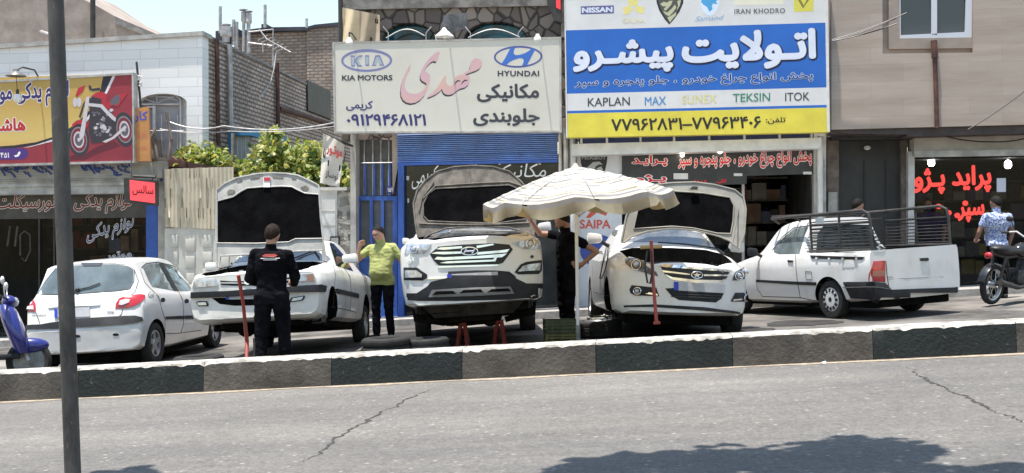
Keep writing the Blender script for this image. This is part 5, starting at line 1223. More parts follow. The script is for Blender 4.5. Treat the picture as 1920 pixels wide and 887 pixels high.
jac.wheel(2.29 - .92 - 2.71, -.77, .31 - .03, .315, .2, 'ten', -1); jac.wheel(2.29 - .92, .77, .31 - .05, .315, .2, 'ten', 1); jac.wheel(2.29 - .92 - 2.71, .77, .31 - .03, .315, .2, 'ten', 1)
# --- hatchback seen from behind
hat = Car('hatchback', 'white hatchback parked nose to the shops with red tail lamps', 'car', 146, 15.4, -4.5, ref=(-1.92, 0))
tab = T((0, .70, .3, .42, .55, .6, .62, .64), (.2, .80, .2, .46, .66, .68, .74, .78), (.8, .826, .18, .5, .78, .70, .90, .95), (1.2, .826, .18, .5, .86, .68, .97, 1.03), (1.3, .826, .18, .5, .87, .66, 1.0, 1.05), (1.95, .826, .18, .52, .90, .57, 1.38, 1.44), (2.5, .826, .18, .54, .93, .59, 1.43, 1.48), (3.1, .826, .2, .56, .96, .60, 1.41, 1.46), (3.34, .825, .21, .57, .97, .61, 1.385, 1.425), (3.42, .823, .22, .57, .97, .62, 1.30, 1.34), (3.62, .815, .23, .56, .93, .66, .97, .995), (3.70, .81, .24, .55, .84, .70, .885, .905), (3.76, .80, .25, .52, .66, .72, .69, .705), (3.80, .795, .25, .46, .58, .73, .60, .615), (3.835, .775, .27, .42, .52, .72, .545, .555))
bm = car_body(3.835, tab, bow_f=.2, bow_r=.16)
hat.body(bm, [(-1.92 + .62, .285), (-1.92 + .62 + 2.44, .285)], .335, .826, [M['white'], M['dark']])
for x in (-1.92 + .62, -1.92 + .62 + 2.44):
    for s in (1, -1): hat.wheel(x, s * .725, .29, .29, .175, 'five', s)
# --- small pickup
pic = Car('pickup_truck', 'white pickup truck with black cargo cage, dented rear side and dark bumper', 'pickup', 1565, 16.9, 23.5, ref=(-1.05, .70))
tab = T((0, .72, .3, .42, .55, .62, .60, .62), (.15, .78, .22, .46, .62, .66, .70, .73), (.8, .80, .2, .5, .78, .68, .85, .88), (1.1, .80, .2, .5, .84, .66, .91, .95), (1.18, .80, .2, .5, .85, .64, .94, .98), (1.72, .80, .2, .5, .88, .54, 1.36, 1.41), (2.0, .80, .2, .5, .89, .55, 1.40, 1.455), (2.42, .80, .2, .5, .90, .55, 1.395, 1.45), (2.47, .80, .2, .5, .90, .60, 1.10, 1.12), (2.50, .80, .21, .5, .92, .765, .945, .947), (3.2, .80, .23, .5, .93, .765, .955, .957), (4.0, .795, .28, .5, .94, .76, .965, .967))
bm = car_body(4.0, tab, bow_f=.15, bow_r=.05, dents=((( -1.48, .8, .74), .28, .05),))
bed = NB(); box(bed, (-1.93, -.68, .55), (-.56, .68, 2))
pic.body(bm, [(-2 + .95, .275), (-2 + .95 + 2.36, .275)], .335, .8, [M['white'], M['dark']], extra=(bed,))
for x in (-2 + .95, -2 + .95 + 2.36):
    for s in (1, -1): pic.wheel(x, s * .70, .277, .277, .165, 'cap', s)
# ------------------------------------------------------------------ panels, lamps and fittings
M['windscreen'] = mat('windscreen_glass', (0.16, 0.17, 0.175), 0.05, spec=0.9, coat=0.8, col2=(0.03, 0.035, 0.04), scale=1.8)  # pale tone stands in for sky reflected in the glass
def bonnet(car, outline, liner, p0, n, m, thick=.035, extra=None):
    """raised bonnet: shaped panel with rolled rim, ribs and felt liner, hinged at the cowl"""
    n = Vector(n).normalized(); pts = [car.on_plane(x, y, p0, n) for x, y in outline]
    bm = NB(); prism(bm, pts, -n * thick)
    c = sum(pts, Vector()) / len(pts)
    for v in bm.verts:
        pass
    o = car.add('bonnet', bm, [m, M['white']], smooth=30)
    for f in o.data.polygons:
        if f.normal.dot(n) < -.5: f.material_index = 1
    def lay(pp, lift):
        q = [car.on_plane(x, y, p0, n) for x, y in pp]
        return [v + n * lift for v in q]
    bm = NB(); q = lay(outline, .004); tube(bm, q, .013, 6, closed=True); car.add('rim_fold', bm, m, o)
    q = lay(liner, .006); bm = NB(); prism(bm, q, -n * .03); car.add('bonnet_liner', bm, M['liner'], o, smooth=False)
    bm = NB(); tube(bm, lay(liner, .008), .010, 6, closed=True); car.add('liner_edge', bm, m, o)
    if extra: extra(car, o, lay)
    return o
def bay_fill(car, x0, x1, y0, z0, z1, seed):
    """what shows in an open engine bay: slam panel, engine, battery, tank, hoses"""
    rng = random.Random(seed); bm = NB()
    box(bm, (x0 + .25, -.28, z0), (x1 - .22, .25, z1 - .10), 0, .02); box(bm, (x0 + .3, -.22, z1 - .10), (x1 - .3, .16, z1 - .045), 1, .02)
    for k in range(5): box(bm, (x0 + .3 + k * .07, -.2, z1 - .045), (x0 + .33 + k * .07, .14, z1 - .03), 0)
    car.add('engine', bm, [M['engine'], M['engine_lt']])
    bm = NB(); box(bm, (x0 + .2, y0 - .30, z0), (x0 + .45, y0 - .08, z1 - .05), 0, .012); box(bm, (x0 + .19, y0 - .31, z1 - .05), (x0 + .46, y0 - .07, z1 - .03), 0)
    for y in (y0 - .26, y0 - .12): lathe(bm, [(.012, 0), (.012, .03), (0, .03)], Matrix.Translation((x0 + .3, y, z1 - .03)), 10)
    car.add('battery', bm, M['black'])
    bm = NB(); box(bm, (x0 + .5, -y0 + .08, z0), (x0 + .8, -y0 + .3, z1 - .04), 0, .03); lathe(bm, [(.035, 0), (.035, .03), (0, .035)], Matrix.Translation((x0 + .65, -y0 + .18, z1 - .04)), 14)
    car.add('fluid_tank', bm, mat('cloudy_tank_plastic', (.42, .41, .36), .5))
    bm = NB()
    for k in range(9):
        a = Vector((rng.uniform(x0 + .1, x1 - .1), rng.uniform(-y0 + .1, y0 - .1), z1 - rng.uniform(.03, .12))); b = Vector((rng.uniform(x0 + .1, x1 - .1), rng.uniform(-y0 + .1, y0 - .1), z1 - rng.uniform(.03, .12))); m_ = (a + b) / 2 + Vector((0, 0, rng.uniform(.0, .05)))
        tube(bm, [a.lerp(m_, t) * (1 - t) + m_.lerp(b, t) * t if False else (a * (1 - t) ** 2 + m_ * 2 * t * (1 - t) + b * t * t) for t in [i / 8 for i in range(9)]], rng.uniform(.008, .022), 7)
    car.add('hoses', bm, M['black'])
    bm = NB()
    for k in range(12):
        c = Vector((rng.uniform(x0 + .08, x1 - .08), rng.uniform(-y0 + .08, y0 - .08), z1 - rng.uniform(.07, .14))); s = Vector([rng.uniform(.02, .07) for _ in range(3)]); box(bm, c - s, c + s, rng.randrange(3), .006)
    car.add('bay_fittings', bm, [M['engine'], M['engine_lt'], M['black']])
    bm = NB(); tube(bm, [(x1 + .02, -y0 + .02, z1 - .09), (x1 + .04, 0, z1 - .08), (x1 + .02, y0 - .02, z1 - .09)], .022, 8); car.add('slam_panel', bm, M['white_dusty'])
def mirror(car, p, side, m, size=(.07, .115, .07), base=True):
    bm = NB(); sx, sy, sz = size; q = Vector(p); box(bm, q - Vector((sx, sy * .85, sz * .82)), q + Vector((sx, sy * .85, sz * .82)), bev=min(size) * .62)
    for v in bm.verts:
        k = (v.co.y - q.y) * side / sy; v.co.z = q.z + (v.co.z - q.z) * (1 + .18 * k); v.co.x = q.x + (v.co.x - q.x) * (1 - .12 * k)
    o = car.add('mirror', bm, m)
    bm = NB(); q = Vector(p); tube(bm, [q + Vector((0, -side * size[1] * .7, -size[2] * .4)), q + Vector((-.02, -side * (size[1] + .08), -size[2] - .02))], .025, 8); car.add('mirror_stalk', bm, M['trim'], o)
    return o
def plate(car, px, lbl=None):
    o = car.skin('number_plate', px, M['plate'], off=.016, depth=.01)
    (x0, y0), (x1, y1), (x2, y2), (x3, y3) = px; f = .09
    car.skin('plate_band', [(x0, y0), (x0 + (x1 - x0) * f, y0 + (y1 - y0) * f), (x3 + (x2 - x3) * f, y3 + (y2 - y3) * f), (x3, y3)], M['plate_blue'], off=.020, parent=o)
def lens(car, name, px, m, inner=(), rings=(), off=.008):
    o = car.skin(name, px, m, off=off, bulge=.012)
    for p, mm in inner: car.skin('lens_cell', p, mm, off=off + .014, parent=o)
    for (x, y, r) in rings:
        c = car.hit(x, y, off + .016); bm = NB()
        q = [car.hit(x + r * math.cos(a), y + r * math.sin(a), off + .018) for a in [2 * math.pi * i / 20 for i in range(20)]]
        tube(bm, q, .007, 6, closed=True); car.add('lamp_ring', bm, M['chrome'], o)
        bm = NB(); ball(bm, c, r / 152 * .72, scale=(.5, 1, 1)); car.add('projector', bm, M['lamp'], o)
    return o
def wtext(car, s, x0, y0, x1, y1, m, slope=0, bold=.01):
    return lettering(car.t, s, x0, y0, x1, y1, m, lambda px, py, l: car.M @ car.hit(px, py, .004 + l * .2), slope=slope, bold=bold, ar=False)

# === hatchback (seen from behind)
k = crop(30, 470, 400, 1492); C = hat
rw = C.skin('rear_window', k([(165, 325), (230, 225), (300, 138), (440, 112), (600, 105), (750, 104), (860, 116), (888, 150), (884, 230), (858, 285), (760, 300), (480, 322), (300, 330)]), M['glass_pale'], off=.004)
C.line('window_seal', k([(160, 330), (228, 222), (300, 132), (440, 106), (600, 99), (750, 98), (864, 110), (894, 148), (890, 232), (862, 290), (760, 305), (480, 327), (300, 334)]), M['seam'], r=.006, closed=True, parent=rw)
C.skin('brake_light', k([(492, 98), (655, 95), (640, 118), (512, 120)]), M['lamp_dark'], off=.012)
bm = NB(); tube(bm, [C.hit(*p, .02) for p in k([(440, 312), (470, 300), (560, 280), (640, 250)])], .009, 6); ball(bm, C.hit(*k([(470, 300)])[0], .02), .03); C.add('rear_wiper', bm, M['black'])
lens(C, 'tail_light', k([(752, 438), (757, 400), (778, 365), (832, 341), (940, 330), (973, 336), (974, 360), (940, 395), (880, 425), (830, 437)]), M['red_lamp'], [(k([(778, 410), (786, 382), (830, 372), (864, 374), (854, 395), (800, 414)]), M['clear_lamp'])])
lens(C, 'tail_light', k([(60, 440), (66, 386), (92, 371), (140, 377), (152, 402), (152, 466), (76, 463)]), M['red_lamp'], [(k([(92, 424), (138, 420), (144, 446), (92, 446)]), M['clear_lamp'])])
C.skin('bumper_strip', k([(50, 597), (48, 566), (200, 560), (320, 540), (450, 520), (800, 497), (900, 492), (950, 505), (955, 530), (920, 546), (820, 560), (600, 576), (320, 592)]), M['trim'], off=.022, depth=.03, bulge=.012)
C.skin('tailgate_handle', k([(245, 425), (270, 404), (400, 397), (610, 389), (640, 401), (635, 415), (420, 424), (250, 437)]), M['white_dusty'], off=.012, bulge=.01)
plate(C, k([(296, 442), (560, 428), (562, 500), (298, 508)]))
C.line('tailgate_seam', k([(896, 150), (925, 230), (900, 315), (870, 335)]), M['seam'], r=.005); C.line('tailgate_seam', k([(808, 440), (798, 480), (782, 494)]), M['seam'], r=.005); C.line('tailgate_seam', k([(152, 470), (170, 520), (180, 552)]), M['seam'], r=.005)
C.skin('side_window', k([(960, 130), (990, 106), (1065, 96), (1085, 112), (1190, 300), (1030, 272), (1000, 222)]), M['glass_pale'], off=.004)
C.skin('side_window', k([(1116, 102), (1180, 122), (1260, 167), (1333, 226), (1318, 303), (1226, 304), (1160, 182)]), M['glass_pale'], off=.004)
C.skin('window_pillar', k([(1074, 95), (1112, 100), (1226, 306), (1190, 302)]), M['black'], off=.005)
C.line('window_seal', k([(948, 128), (985, 96), (1070, 86), (1180, 112), (1270, 162), (1345, 225)]), M['seam'], r=.008)
C.line('door_seam', k([(940, 140), (972, 240), (1020, 290), (1080, 350), (1100, 440), (1126, 520), (1126, 626), (1245, 624)]), M['seam'], r=.005)
C.line('door_seam', k([(1226, 306), (1260, 370), (1268, 480), (1265, 560), (1246, 622), (1400, 602)]), M['seam'], r=.005)
for x, y in ((1107, 373), (1287, 381)): C.skin('door_handle', k(ell(x, y, 17, 17, 12)), M['trim'], off=.010)
C.skin('side_moulding', k([(1125, 499), (1264, 492), (1264, 517), (1130, 519)]), M['trim'], off=.016); C.skin('side_moulding', k([(1270, 491), (1420, 488), (1420, 514), (1272, 516)]), M['trim'], off=.016)
for x, y in ((755, 635), (465, 647)): C.skin('bumper_reflector', k(ell(x, y, 24, 11, 12)), M['trim'], off=.006)
C.skin('fuel_flap', k(ell(1020, 335, 18, 22, 16)), M['white_dusty'], off=.004); C.line('fuel_seam', k(ell(1020, 335, 19, 23, 14)), M['seam'], r=.004, closed=True)
C.skin('exhaust_recess', k([(168, 742), (190, 722), (222, 726), (238, 755), (232, 762), (170, 766)]), M['dark'], off=.003)
grey_l = paint('grey_chrome_letter', (120, 120, 126), .3)
wtext(C, 'PEUGEOT', *k([(125, 484)])[0], *k([(230, 496)])[0], grey_l); wtext(C, '206', *k([(690, 456)])[0], *k([(742, 476)])[0], grey_l)
bm = NB(); box(bm, (-1.7, -.7, .10), (1.5, .7, .24), bev=.03); tube(bm, [(-1.3, -.66, .29), (-1.3, .66, .29)], .05, 10); tube(bm, [(-1.85, .45, .24), (-1.5, .45, .24)], .035, 10); C.add('underbody', bm, M['dark'])
mirror(C, (.55, -.93, .97), -1, M['white'])

# === sedan on the jack
k = crop(350, 430, 690, 1311); C = c405
M['frontlamp'] = M['lamp']
lens(C, 'headlight', k([(45, 422), (55, 377), (90, 364), (215, 360), (234, 395), (234, 414), (60, 425)]), M['lamp'], [(k([(82, 374), (150, 371), (152, 416), (86, 419)]), M['lamp']), (k([(160, 371), (206, 369), (228, 408), (162, 413)]), M['lamp'])])
lens(C, 'headlight', k([(756, 384), (786, 336), (850, 323), (915, 319), (929, 345), (929, 377), (850, 381)]), M['lamp'], [(k([(868, 331), (910, 324), (922, 350), (918, 373), (868, 376)]), M['amber']), (k([(775, 376), (795, 342), (856, 330), (858, 374)]), M['lamp'])])
C.skin('grille', k([(242, 370), (330, 376), (480, 372), (640, 362), (752, 345), (750, 384), (640, 398), (480, 408), (330, 408), (248, 402)]), M['trim'], off=.003)
for a in ([(244, 384), (480, 386), (750, 362), (750, 368), (480, 393), (246, 391)],): C.skin('grille_bar', k(a), M['white_dusty'], off=.010)
C.skin('badge', k([(418, 372), (436, 362), (460, 366), (466, 392), (440, 402), (420, 394)]), M['chrome'], off=.014)
C.skin('bumper_strip', k([(15, 500), (20, 456), (310, 446), (500, 431), (725, 416), (850, 406), (960, 401), (998, 410), (990, 455), (725, 458), (480, 478), (300, 490), (100, 497)]), M['trim'], off=.03, depth=.04, bulge=.015)
C.skin('bumper_grille', k([(182, 497), (310, 493), (480, 482), (660, 470), (690, 480), (600, 535), (480, 550), (350, 553), (240, 540)]), M['dark'], off=.003)
lens(C, 'fog_lamp', k([(70, 527), (88, 519), (150, 519), (160, 545), (158, 556), (86, 557)]), M['trim'], [(k([(85, 530), (146, 527), (150, 548), (92, 550)]), M['lamp'])]); lens(C, 'fog_lamp', k([(740, 524), (756, 495), (850, 479), (857, 490), (840, 514), (762, 527)]), M['trim'], [(k([(756, 518), (768, 500), (842, 486), (830, 508), (770, 520)]), M['lamp'])])
plate(C, k([(288, 456), (540, 446), (540, 504), (288, 508)]))
C.skin('side_moulding', k([(1068, 426), (1240, 466), (1240, 496), (1068, 458)]), M['trim'], off=.016, depth=.02)
C.line('sill_seam', k([(1046, 560), (1140, 578), (1226, 600)]), M['seam'], r=.005); C.line('door_seam', k([(1062, 262), (1075, 330), (1068, 420), (1060, 560)]), M['seam'], r=.005); C.line('door_seam', k([(1140, 286), (1180, 340), (1190, 460), (1180, 590)]), M['seam'], r=.005)
C.skin('side_window', k([(1026, 88), (1065, 108), (1138, 192), (1203, 303), (1140, 284), (1078, 262), (1058, 190)]), M['glass'], off=.004)
C.skin('windscreen', k([(262, 256), (335, 222), (420, 168), (520, 122), (560, 116), (900, 112), (940, 126), (996, 226), (850, 222), (640, 220), (400, 236)]), M['windscreen'], off=.004)
for a in ([(240, 275), (300, 205)], [(760, 225), (930, 160)], [(960, 215), (922, 155)]): C.line('wiper', k(a), M['black'], r=.010, off=.02)
wtxt = None
bonnet(C, crop(340, 300, 780, 1027)([(154, 470), (153, 300), (155, 132), (190, 104), (240, 80), (330, 61), (400, 57), (460, 60), (510, 68), (560, 90), (601, 112), (610, 250), (622, 360), (634, 444), (622, 444), (616, 396), (500, 400), (470, 406), (330, 412), (172, 420), (164, 470)]),
       crop(340, 300, 780, 1027)([(158, 364), (157, 182), (228, 162), (262, 138), (290, 124), (350, 119), (440, 116), (484, 118), (510, 132), (540, 146), (604, 152), (612, 260), (621, 344), (500, 346), (470, 360), (330, 366)]), (.97, 0, 1.0), (1, 0, .13), M['inner'],
       extra=lambda car, o, lay: [car.add('bonnet_recess', (lambda b: (prism(b, lay(crop(340, 300, 780, 1027)(p), .007), (-.012, 0, 0)), b)[1])(NB()), M['inner_dirty'], o) for p in ([(200, 140), (210, 130), (232, 131), (236, 140), (226, 148), (204, 150)], [(522, 120), (545, 112), (558, 122), (552, 134), (530, 132)], [(300, 78), (340, 71), (344, 78), (306, 86)], [(398, 70), (444, 73), (446, 80), (402, 79)], [(240, 92), (262, 85), (268, 93), (248, 99)], [(482, 76), (502, 78), (504, 85), (486, 85)])])
bm = NB(); q = [C.on_plane(x, y, (.98, 0, 1.0), Vector((1, 0, .13))) for x, y in crop(340, 300, 780, 1027)([(360, 74), (390, 74), (390, 120), (360, 120)])]; prism(bm, q, (.02, 0, 0)); C.add('bonnet_catch', bm, M['white_dusty'])
bm = NB(); q = [C.on_plane(x, y, (1.0, 0, 1.0), Vector((1, 0, .13))) for x, y in crop(340, 300, 780, 1027)([(362, 76), (388, 76), (388, 92), (362, 92)])]; prism(bm, q, (.008, 0, 0)); C.add('warning_sticker', bm, M['red_lamp'])
bay_fill(C, .98, 2.06, .66, .45, .88, 4)
bm = NB(); box(bm, (1.25, -.5, .14), (1.9, .5, .32), 0, .05); ball(bm, (1.5, .1, .14), .14); ball(bm, (1.6, -.25, .16), .13); tube(bm, [(1.85, -.66, .26), (1.9, 0, .2), (1.85, .66, .26)], .03, 8); tube(bm, [(1.42, -.72, .16), (1.42, .72, .16)], .035, 8)
for s in (1, -1): tube(bm, [(1.42, s * .3, .16), (1.42, s * .66, .2), (1.42, s * .7, .55)], .03, 8); tube(bm, [(1.2, s * .35, .14), (1.42, s * .64, .18)], .025, 8)
box(bm, (-1.7, -.7, .12), (1.1, .7, .24), 0, .03); C.add('underbody', bm, M['dark'])
C.hub(1.42, .72, .29); C.hub(1.42, -.72, .29)
p = C.on_plane(1134 * .2593 + 350, 430 + 215 * .2593, (.62, 0, 0), (1, 0, 0)); mirror(C, (.62, .95, p.z), 1, M['white'], (.07, .125, .075)); mirror(C, (.62, -.95, p.z), -1, M['white'], (.07, .12, .07))

# === SUV
k = crop(740, 300, 1060, 835); C = suv
C.skin('lower_bumper', k([(36, 682), (35, 652), (110, 652), (160, 620), (182, 596), (262, 576), (262, 546), (400, 540), (500, 541), (560, 546), (588, 568), (592, 580), (642, 604), (744, 604), (748, 660), (700, 672), (560, 684), (300, 690), (120, 690)]), M['trim'], off=.006, bulge=.02)
g = C.skin('grille', k([(172, 460), (215, 424), (330, 414), (480, 407), (560, 414), (578, 438), (530, 503), (510, 510), (216, 517), (190, 490)]), M['black'], off=.004)
for a in ([(204, 436), (226, 428), (330, 422), (330, 432), (240, 440)], [(400, 420), (480, 409), (486, 416), (402, 432)], [(180, 458), (206, 450), (326, 448), (328, 458), (240, 462)], [(402, 452), (520, 442), (560, 436), (548, 452), (404, 464)], [(196, 486), (210, 474), (240, 476), (328, 472), (402, 470), (520, 460), (548, 458), (524, 476), (402, 482), (240, 490)], [(222, 504), (260, 496), (480, 488), (490, 474), (500, 478), (492, 496), (260, 506)]): C.skin('grille_bar', k(a), M['chrome'], off=.014, parent=g)
C.skin('grille_lip', k([(212, 520), (505, 511), (508, 519), (216, 528)]), M['chrome'], off=.012)
bm = NB(); tube(bm, [C.hit(*k([(366 + 40 * math.cos(a), 447 - 19 * math.sin(a))])[0], .03) for a in [2 * math.pi * i / 28 for i in range(28)]], .008, 6, closed=True)
for a in ([(340, 458), (352, 434)], [(378, 460), (392, 436)], [(346, 448), (386, 446)]): tube(bm, [C.hit(*p, .03) for p in k(a)], .010, 6)
C.add('badge', bm, M['chrome'], g)
lens(C, 'headlight', k([(50, 460), (58, 420), (75, 408), (180, 412), (166, 438), (140, 460)]), M['lamp'], rings=[(*k([(98, 438)])[0], 6.5)]); lens(C, 'headlight', k([(570, 405), (690, 380), (715, 390), (725, 410), (715, 435), (640, 435), (610, 425)]), M['lamp'], rings=[(*k([(657, 412)])[0], 7.5)])
for a, b in (([(46, 588), (46, 526), (110, 526), (160, 560), (160, 575), (140, 590)], [(56, 576), (56, 540), (110, 540), (138, 560), (136, 574)]), ([(586, 550), (616, 510), (642, 499), (718, 489), (718, 540), (702, 558), (605, 560)], [(600, 546), (622, 520), (652, 511), (710, 504), (705, 540)])): lens(C, 'fog_lamp', k(a), M['trim'], [(k(b), M['lamp'])])
C.skin('bumper_trim', k([(162, 578), (255, 574), (256, 580), (164, 584)]), M['chrome'], off=.012)
sk = C.skin('skid_plate', k([(170, 672), (188, 636), (380, 625), (560, 620), (580, 655), (400, 666)]), mat('grey_skid_plastic', (.16, .16, .16), .5, var=.15), off=.04, bulge=.02)
for a in ([(192, 660), (212, 643), (290, 641), (306, 655)], [(318, 652), (338, 637), (420, 633), (434, 648)], [(452, 647), (470, 633), (548, 629), (562, 643)]): C.skin('skid_slot', k(a), M['dark'], off=.062, parent=sk)
C.skin('sensor', k(ell(77, 500, 9, 8, 12)), M['white_dusty'], off=.010); C.skin('sensor', k(ell(671, 473, 8, 8, 12)), M['black'], off=.008)
plate(C, k([(258, 560), (503, 546), (503, 596), (258, 606)]))
C.skin('windscreen', k([(150, 388), (230, 350), (350, 328), (500, 322), (620, 346), (682, 374), (560, 366), (400, 366)]), M['windscreen'], off=.004)
bonnet(C, k([(118, 398), (104, 330), (95, 250), (92, 212), (110, 150), (150, 100), (210, 56), (290, 34), (380, 28), (480, 33), (560, 56), (612, 100), (660, 150), (688, 220), (690, 300), (682, 372), (620, 348), (560, 332), (400, 322), (250, 336), (170, 366), (132, 396)]),
       k([(140, 272), (140, 215), (165, 166), (200, 141), (400, 131), (560, 123), (600, 140), (640, 200), (640, 290), (500, 311), (300, 306), (165, 300)]), (1.12, 0, 1.28), (1, 0, .22), M['inner_dirty'],
       extra=lambda car, o, lay: [car.add('bonnet_rib', (lambda b: (tube(b, lay(k(p), .012), .012, 6), b)[1])(NB()), M['inner_dirty'], o) for p in ([(140, 190), (200, 128), (380, 116), (560, 108), (625, 130)], [(120, 250), (132, 190), (190, 110)], [(366, 60), (370, 118)], [(120, 312), (300, 318), (500, 316), (660, 308)])])
bay_fill(C, 1.16, 2.06, .66, .6, 1.13, 9)
bm = NB(); box(bm, (.8, -.70, .16), (1.95, .70, .30), 0, .06); box(bm, (1.1, -.42, .04), (1.7, .36, .2), 0, .06); ball(bm, (1.5, .2, .1), .13); ball(bm, (1.5, -.3, .12), .15, scale=(1, 1.3, .8)); tube(bm, [(1.41, -.80, .14), (1.41, .80, .14)], .04, 8); tube(bm, [(1.75, -.6, .12), (1.5, -.2, .02), (1.5, .3, .04)], .03, 8)
for s in (1, -1): tube(bm, [(1.41, s * .4, .05), (1.41, s * .78, .12), (1.41, s * .82, .5)], .04, 8)
box(bm, (-1.9, -.75, .16), (.8, .75, .30), 0, .03); C.add('underbody', bm, mat('rusty_underside', (.012, .0105, .009), .95, var=.5, scale=7, spec=.1))
bm = NB(); prism(bm, [(2.02, -.66, .27), (2.05, .64, .27), (1.9, .5, .13), (1.88, -.52, .12)], (-.03, 0, .02)); prism(bm, [(1.9, .5, .13), (1.88, -.52, .12), (1.2, -.46, .10), (1.2, .44, .10)], (0, 0, .03)); C.add('undertray', bm, mat('dusty_undertray', (.034, .030, .026), .95, var=.5, scale=6))
C.hub(1.41, .78, .32); C.hub(1.41, -.78, .32)
mirror(C, (.82, -.89, 1.22), -1, M['white_dusty'], (.05, .06, .05)); mirror(C, (.82, 1.04, 1.30), 1, M['white'], (.07, .11, .08))
C.line('door_seam', [(1034, 470), (1036, 520), (1032, 560)], M['seam'], r=.004)

# === star badge sedan
k = crop(1090, 330, 1430, 1040); C = jac
lens(C, 'headlight', k([(250, 482), (275, 466), (330, 481), (380, 520), (430, 550), (440, 575), (380, 560), (290, 530), (256, 505)]), M['lamp_dark'], rings=[(*k([(318, 515)])[0], 8)]); lens(C, 'headlight', k([(862, 600), (880, 552), (930, 522), (965, 516), (975, 540), (978, 580), (900, 598)]), M['lamp_dark'], rings=[(*k([(936, 552)])[0], 7), (*k([(897, 574)])[0], 7)])
g = C.skin('grille', k([(455, 522), (480, 516), (650, 530), (850, 546), (832, 590), (800, 611), (660, 612), (520, 592), (480, 566)]), M['black'], off=.004)
for a in ([(450, 516), (480, 511), (852, 541), (852, 550), (480, 522)], [(462, 540), (620, 560), (620, 568), (472, 552)], [(702, 564), (846, 566), (842, 574), (702, 574)], [(478, 562), (520, 580), (640, 594), (800, 598), (835, 586), (804, 612), (660, 614), (520, 594)]): C.skin('grille_bar', k(a), M['chrome'], off=.012, parent=g)
bm = NB(); tube(bm, [C.hit(*k([(660 + 31 * math.cos(a), 568 - 19 * math.sin(a))])[0], .026) for a in [2 * math.pi * i / 26 for i in range(26)]], .008, 6, closed=True); C.add('badge', bm, M['chrome'], g)
C.skin('badge_star', k([(660 + (24 if i % 2 == 0 else 9) * math.sin(2 * math.pi * i / 10), 568 - (16 if i % 2 == 0 else 6) * math.cos(2 * math.pi * i / 10)) for i in range(10)]), M['chrome'], off=.026, parent=g)
C.skin('bumper_grille', k([(480, 645), (560, 641), (725, 660), (822, 662), (800, 705), (770, 726), (560, 712), (520, 690)]), M['trim'], off=.004)
for y in (662, 676, 690): C.line('intake_slat', k([(515, y), (800, y + 12)]), M['black'], r=.008, off=.01)
plate(C, k([(530, 606), (822, 624), (820, 672), (530, 655)]))
for a, r_, b in (([(278, 652), (290, 626), (430, 640), (446, 690), (310, 685), (285, 672)], (325, 660), [(350, 660), (436, 676), (440, 686), (350, 672)]), ([(855, 720), (880, 670), (970, 668), (976, 690), (966, 721)], (945, 699), [(868, 708), (926, 702), (926, 710), (866, 716)])):
    o = lens(C, 'fog_lamp', k(a), M['trim'], rings=[(*k([r_])[0], 6.5)]); C.skin('fog_bar', k(b), M['chrome'], off=.016, parent=o)
C.skin('bumper_lip', k([(245, 742), (420, 736), (700, 752), (900, 778), (960, 792), (900, 790), (640, 768), (420, 752), (250, 752)]), M['trim'], off=.012)
C.skin('windscreen', k([(255, 378), (330, 338), (430, 308), (580, 306), (700, 330), (790, 358), (842, 405), (832, 432), (700, 412), (560, 392), (400, 380)]), M['windscreen'], off=.004)
C.line('wiper', k([(440, 388), (600, 398), (830, 430)]), M['black'], r=.010, off=.02)
C.skin('side_window', k([(130, 335), (160, 276), (205, 246), (221, 256), (206, 330), (192, 346), (150, 330)]), M['glass'], off=.004)
C.skin('side_window', k([(108, 350), (124, 320), (128, 338), (118, 352)]), M['glass'], off=.004)
C.line('door_seam', k([(125, 440), (130, 560), (135, 690)]), M['seam'], r=.005); C.line('door_seam', k([(60, 440), (66, 560), (72, 665), (160, 690)]), M['seam'], r=.005)
for x, y in ((80, 432), (116, 438)): C.skin('door_handle', k([(x - 14, y - 4), (x + 10, y - 4), (x + 10, y + 5), (x - 14, y + 5)]), M['chrome'], off=.015)
bonnet(C, k([(228, 380), (244, 300), (258, 230), (300, 140), (350, 75), (420, 52), (520, 40), (650, 36), (760, 50), (880, 80), (928, 120), (944, 190), (935, 330), (905, 416), (868, 390), (850, 372), (790, 346), (650, 311), (520, 301), (380, 318), (290, 348), (246, 384)]),
       k([(300, 303), (322, 200), (345, 140), (372, 110), (520, 88), (700, 100), (850, 124), (874, 170), (870, 260), (856, 332), (780, 330), (640, 300), (520, 290), (400, 298)]), (.97, 0, 1.05), (1, 0, .25), M['inner_tan'])
bm = NB(); q = [C.on_plane(x, y, (1.02, 0, 1.05), (1, 0, .25)) for x, y in k([(620, 78), (636, 60), (668, 62), (664, 80)])]; prism(bm, q, (.03, 0, 0)); C.add('bonnet_catch', bm, M['black'])
bm = NB(); tube(bm, [C.on_plane(*k([(866, 396)])[0], (1.15, 0, 1), (1, 0, 0)), C.on_plane(*k([(906, 160)])[0], (.95, 0, 1), (1, 0, .25))], .008, 6); C.add('bonnet_prop', bm, M['black'])
bay_fill(C, 1.0, 2.0, .64, .45, .90, 14)
bm = NB(); box(bm, (.9, -.7, .08), (1.9, .7, .24), 0, .05); tube(bm, [(1.37, -.76, .2), (1.37, .76, .2)], .04, 8); box(bm, (-1.8, -.7, .10), (.9, .7, .24), 0, .03); C.add('underbody', bm, M['dark']); C.hub(1.37, -.74, .31)
p = C.on_plane(*k([(145, 360)])[0], (.62, 0, 0), (1, 0, 0)); mirror(C, (.62, -.99, p.z), -1, M['white'], (.08, .125, .085)); p = C.on_plane(*k([(932, 410)])[0], (.62, 0, 0), (1, 0, 0)); mirror(C, (.62, .98, p.z), 1, M['white'], (.08, .12, .085))

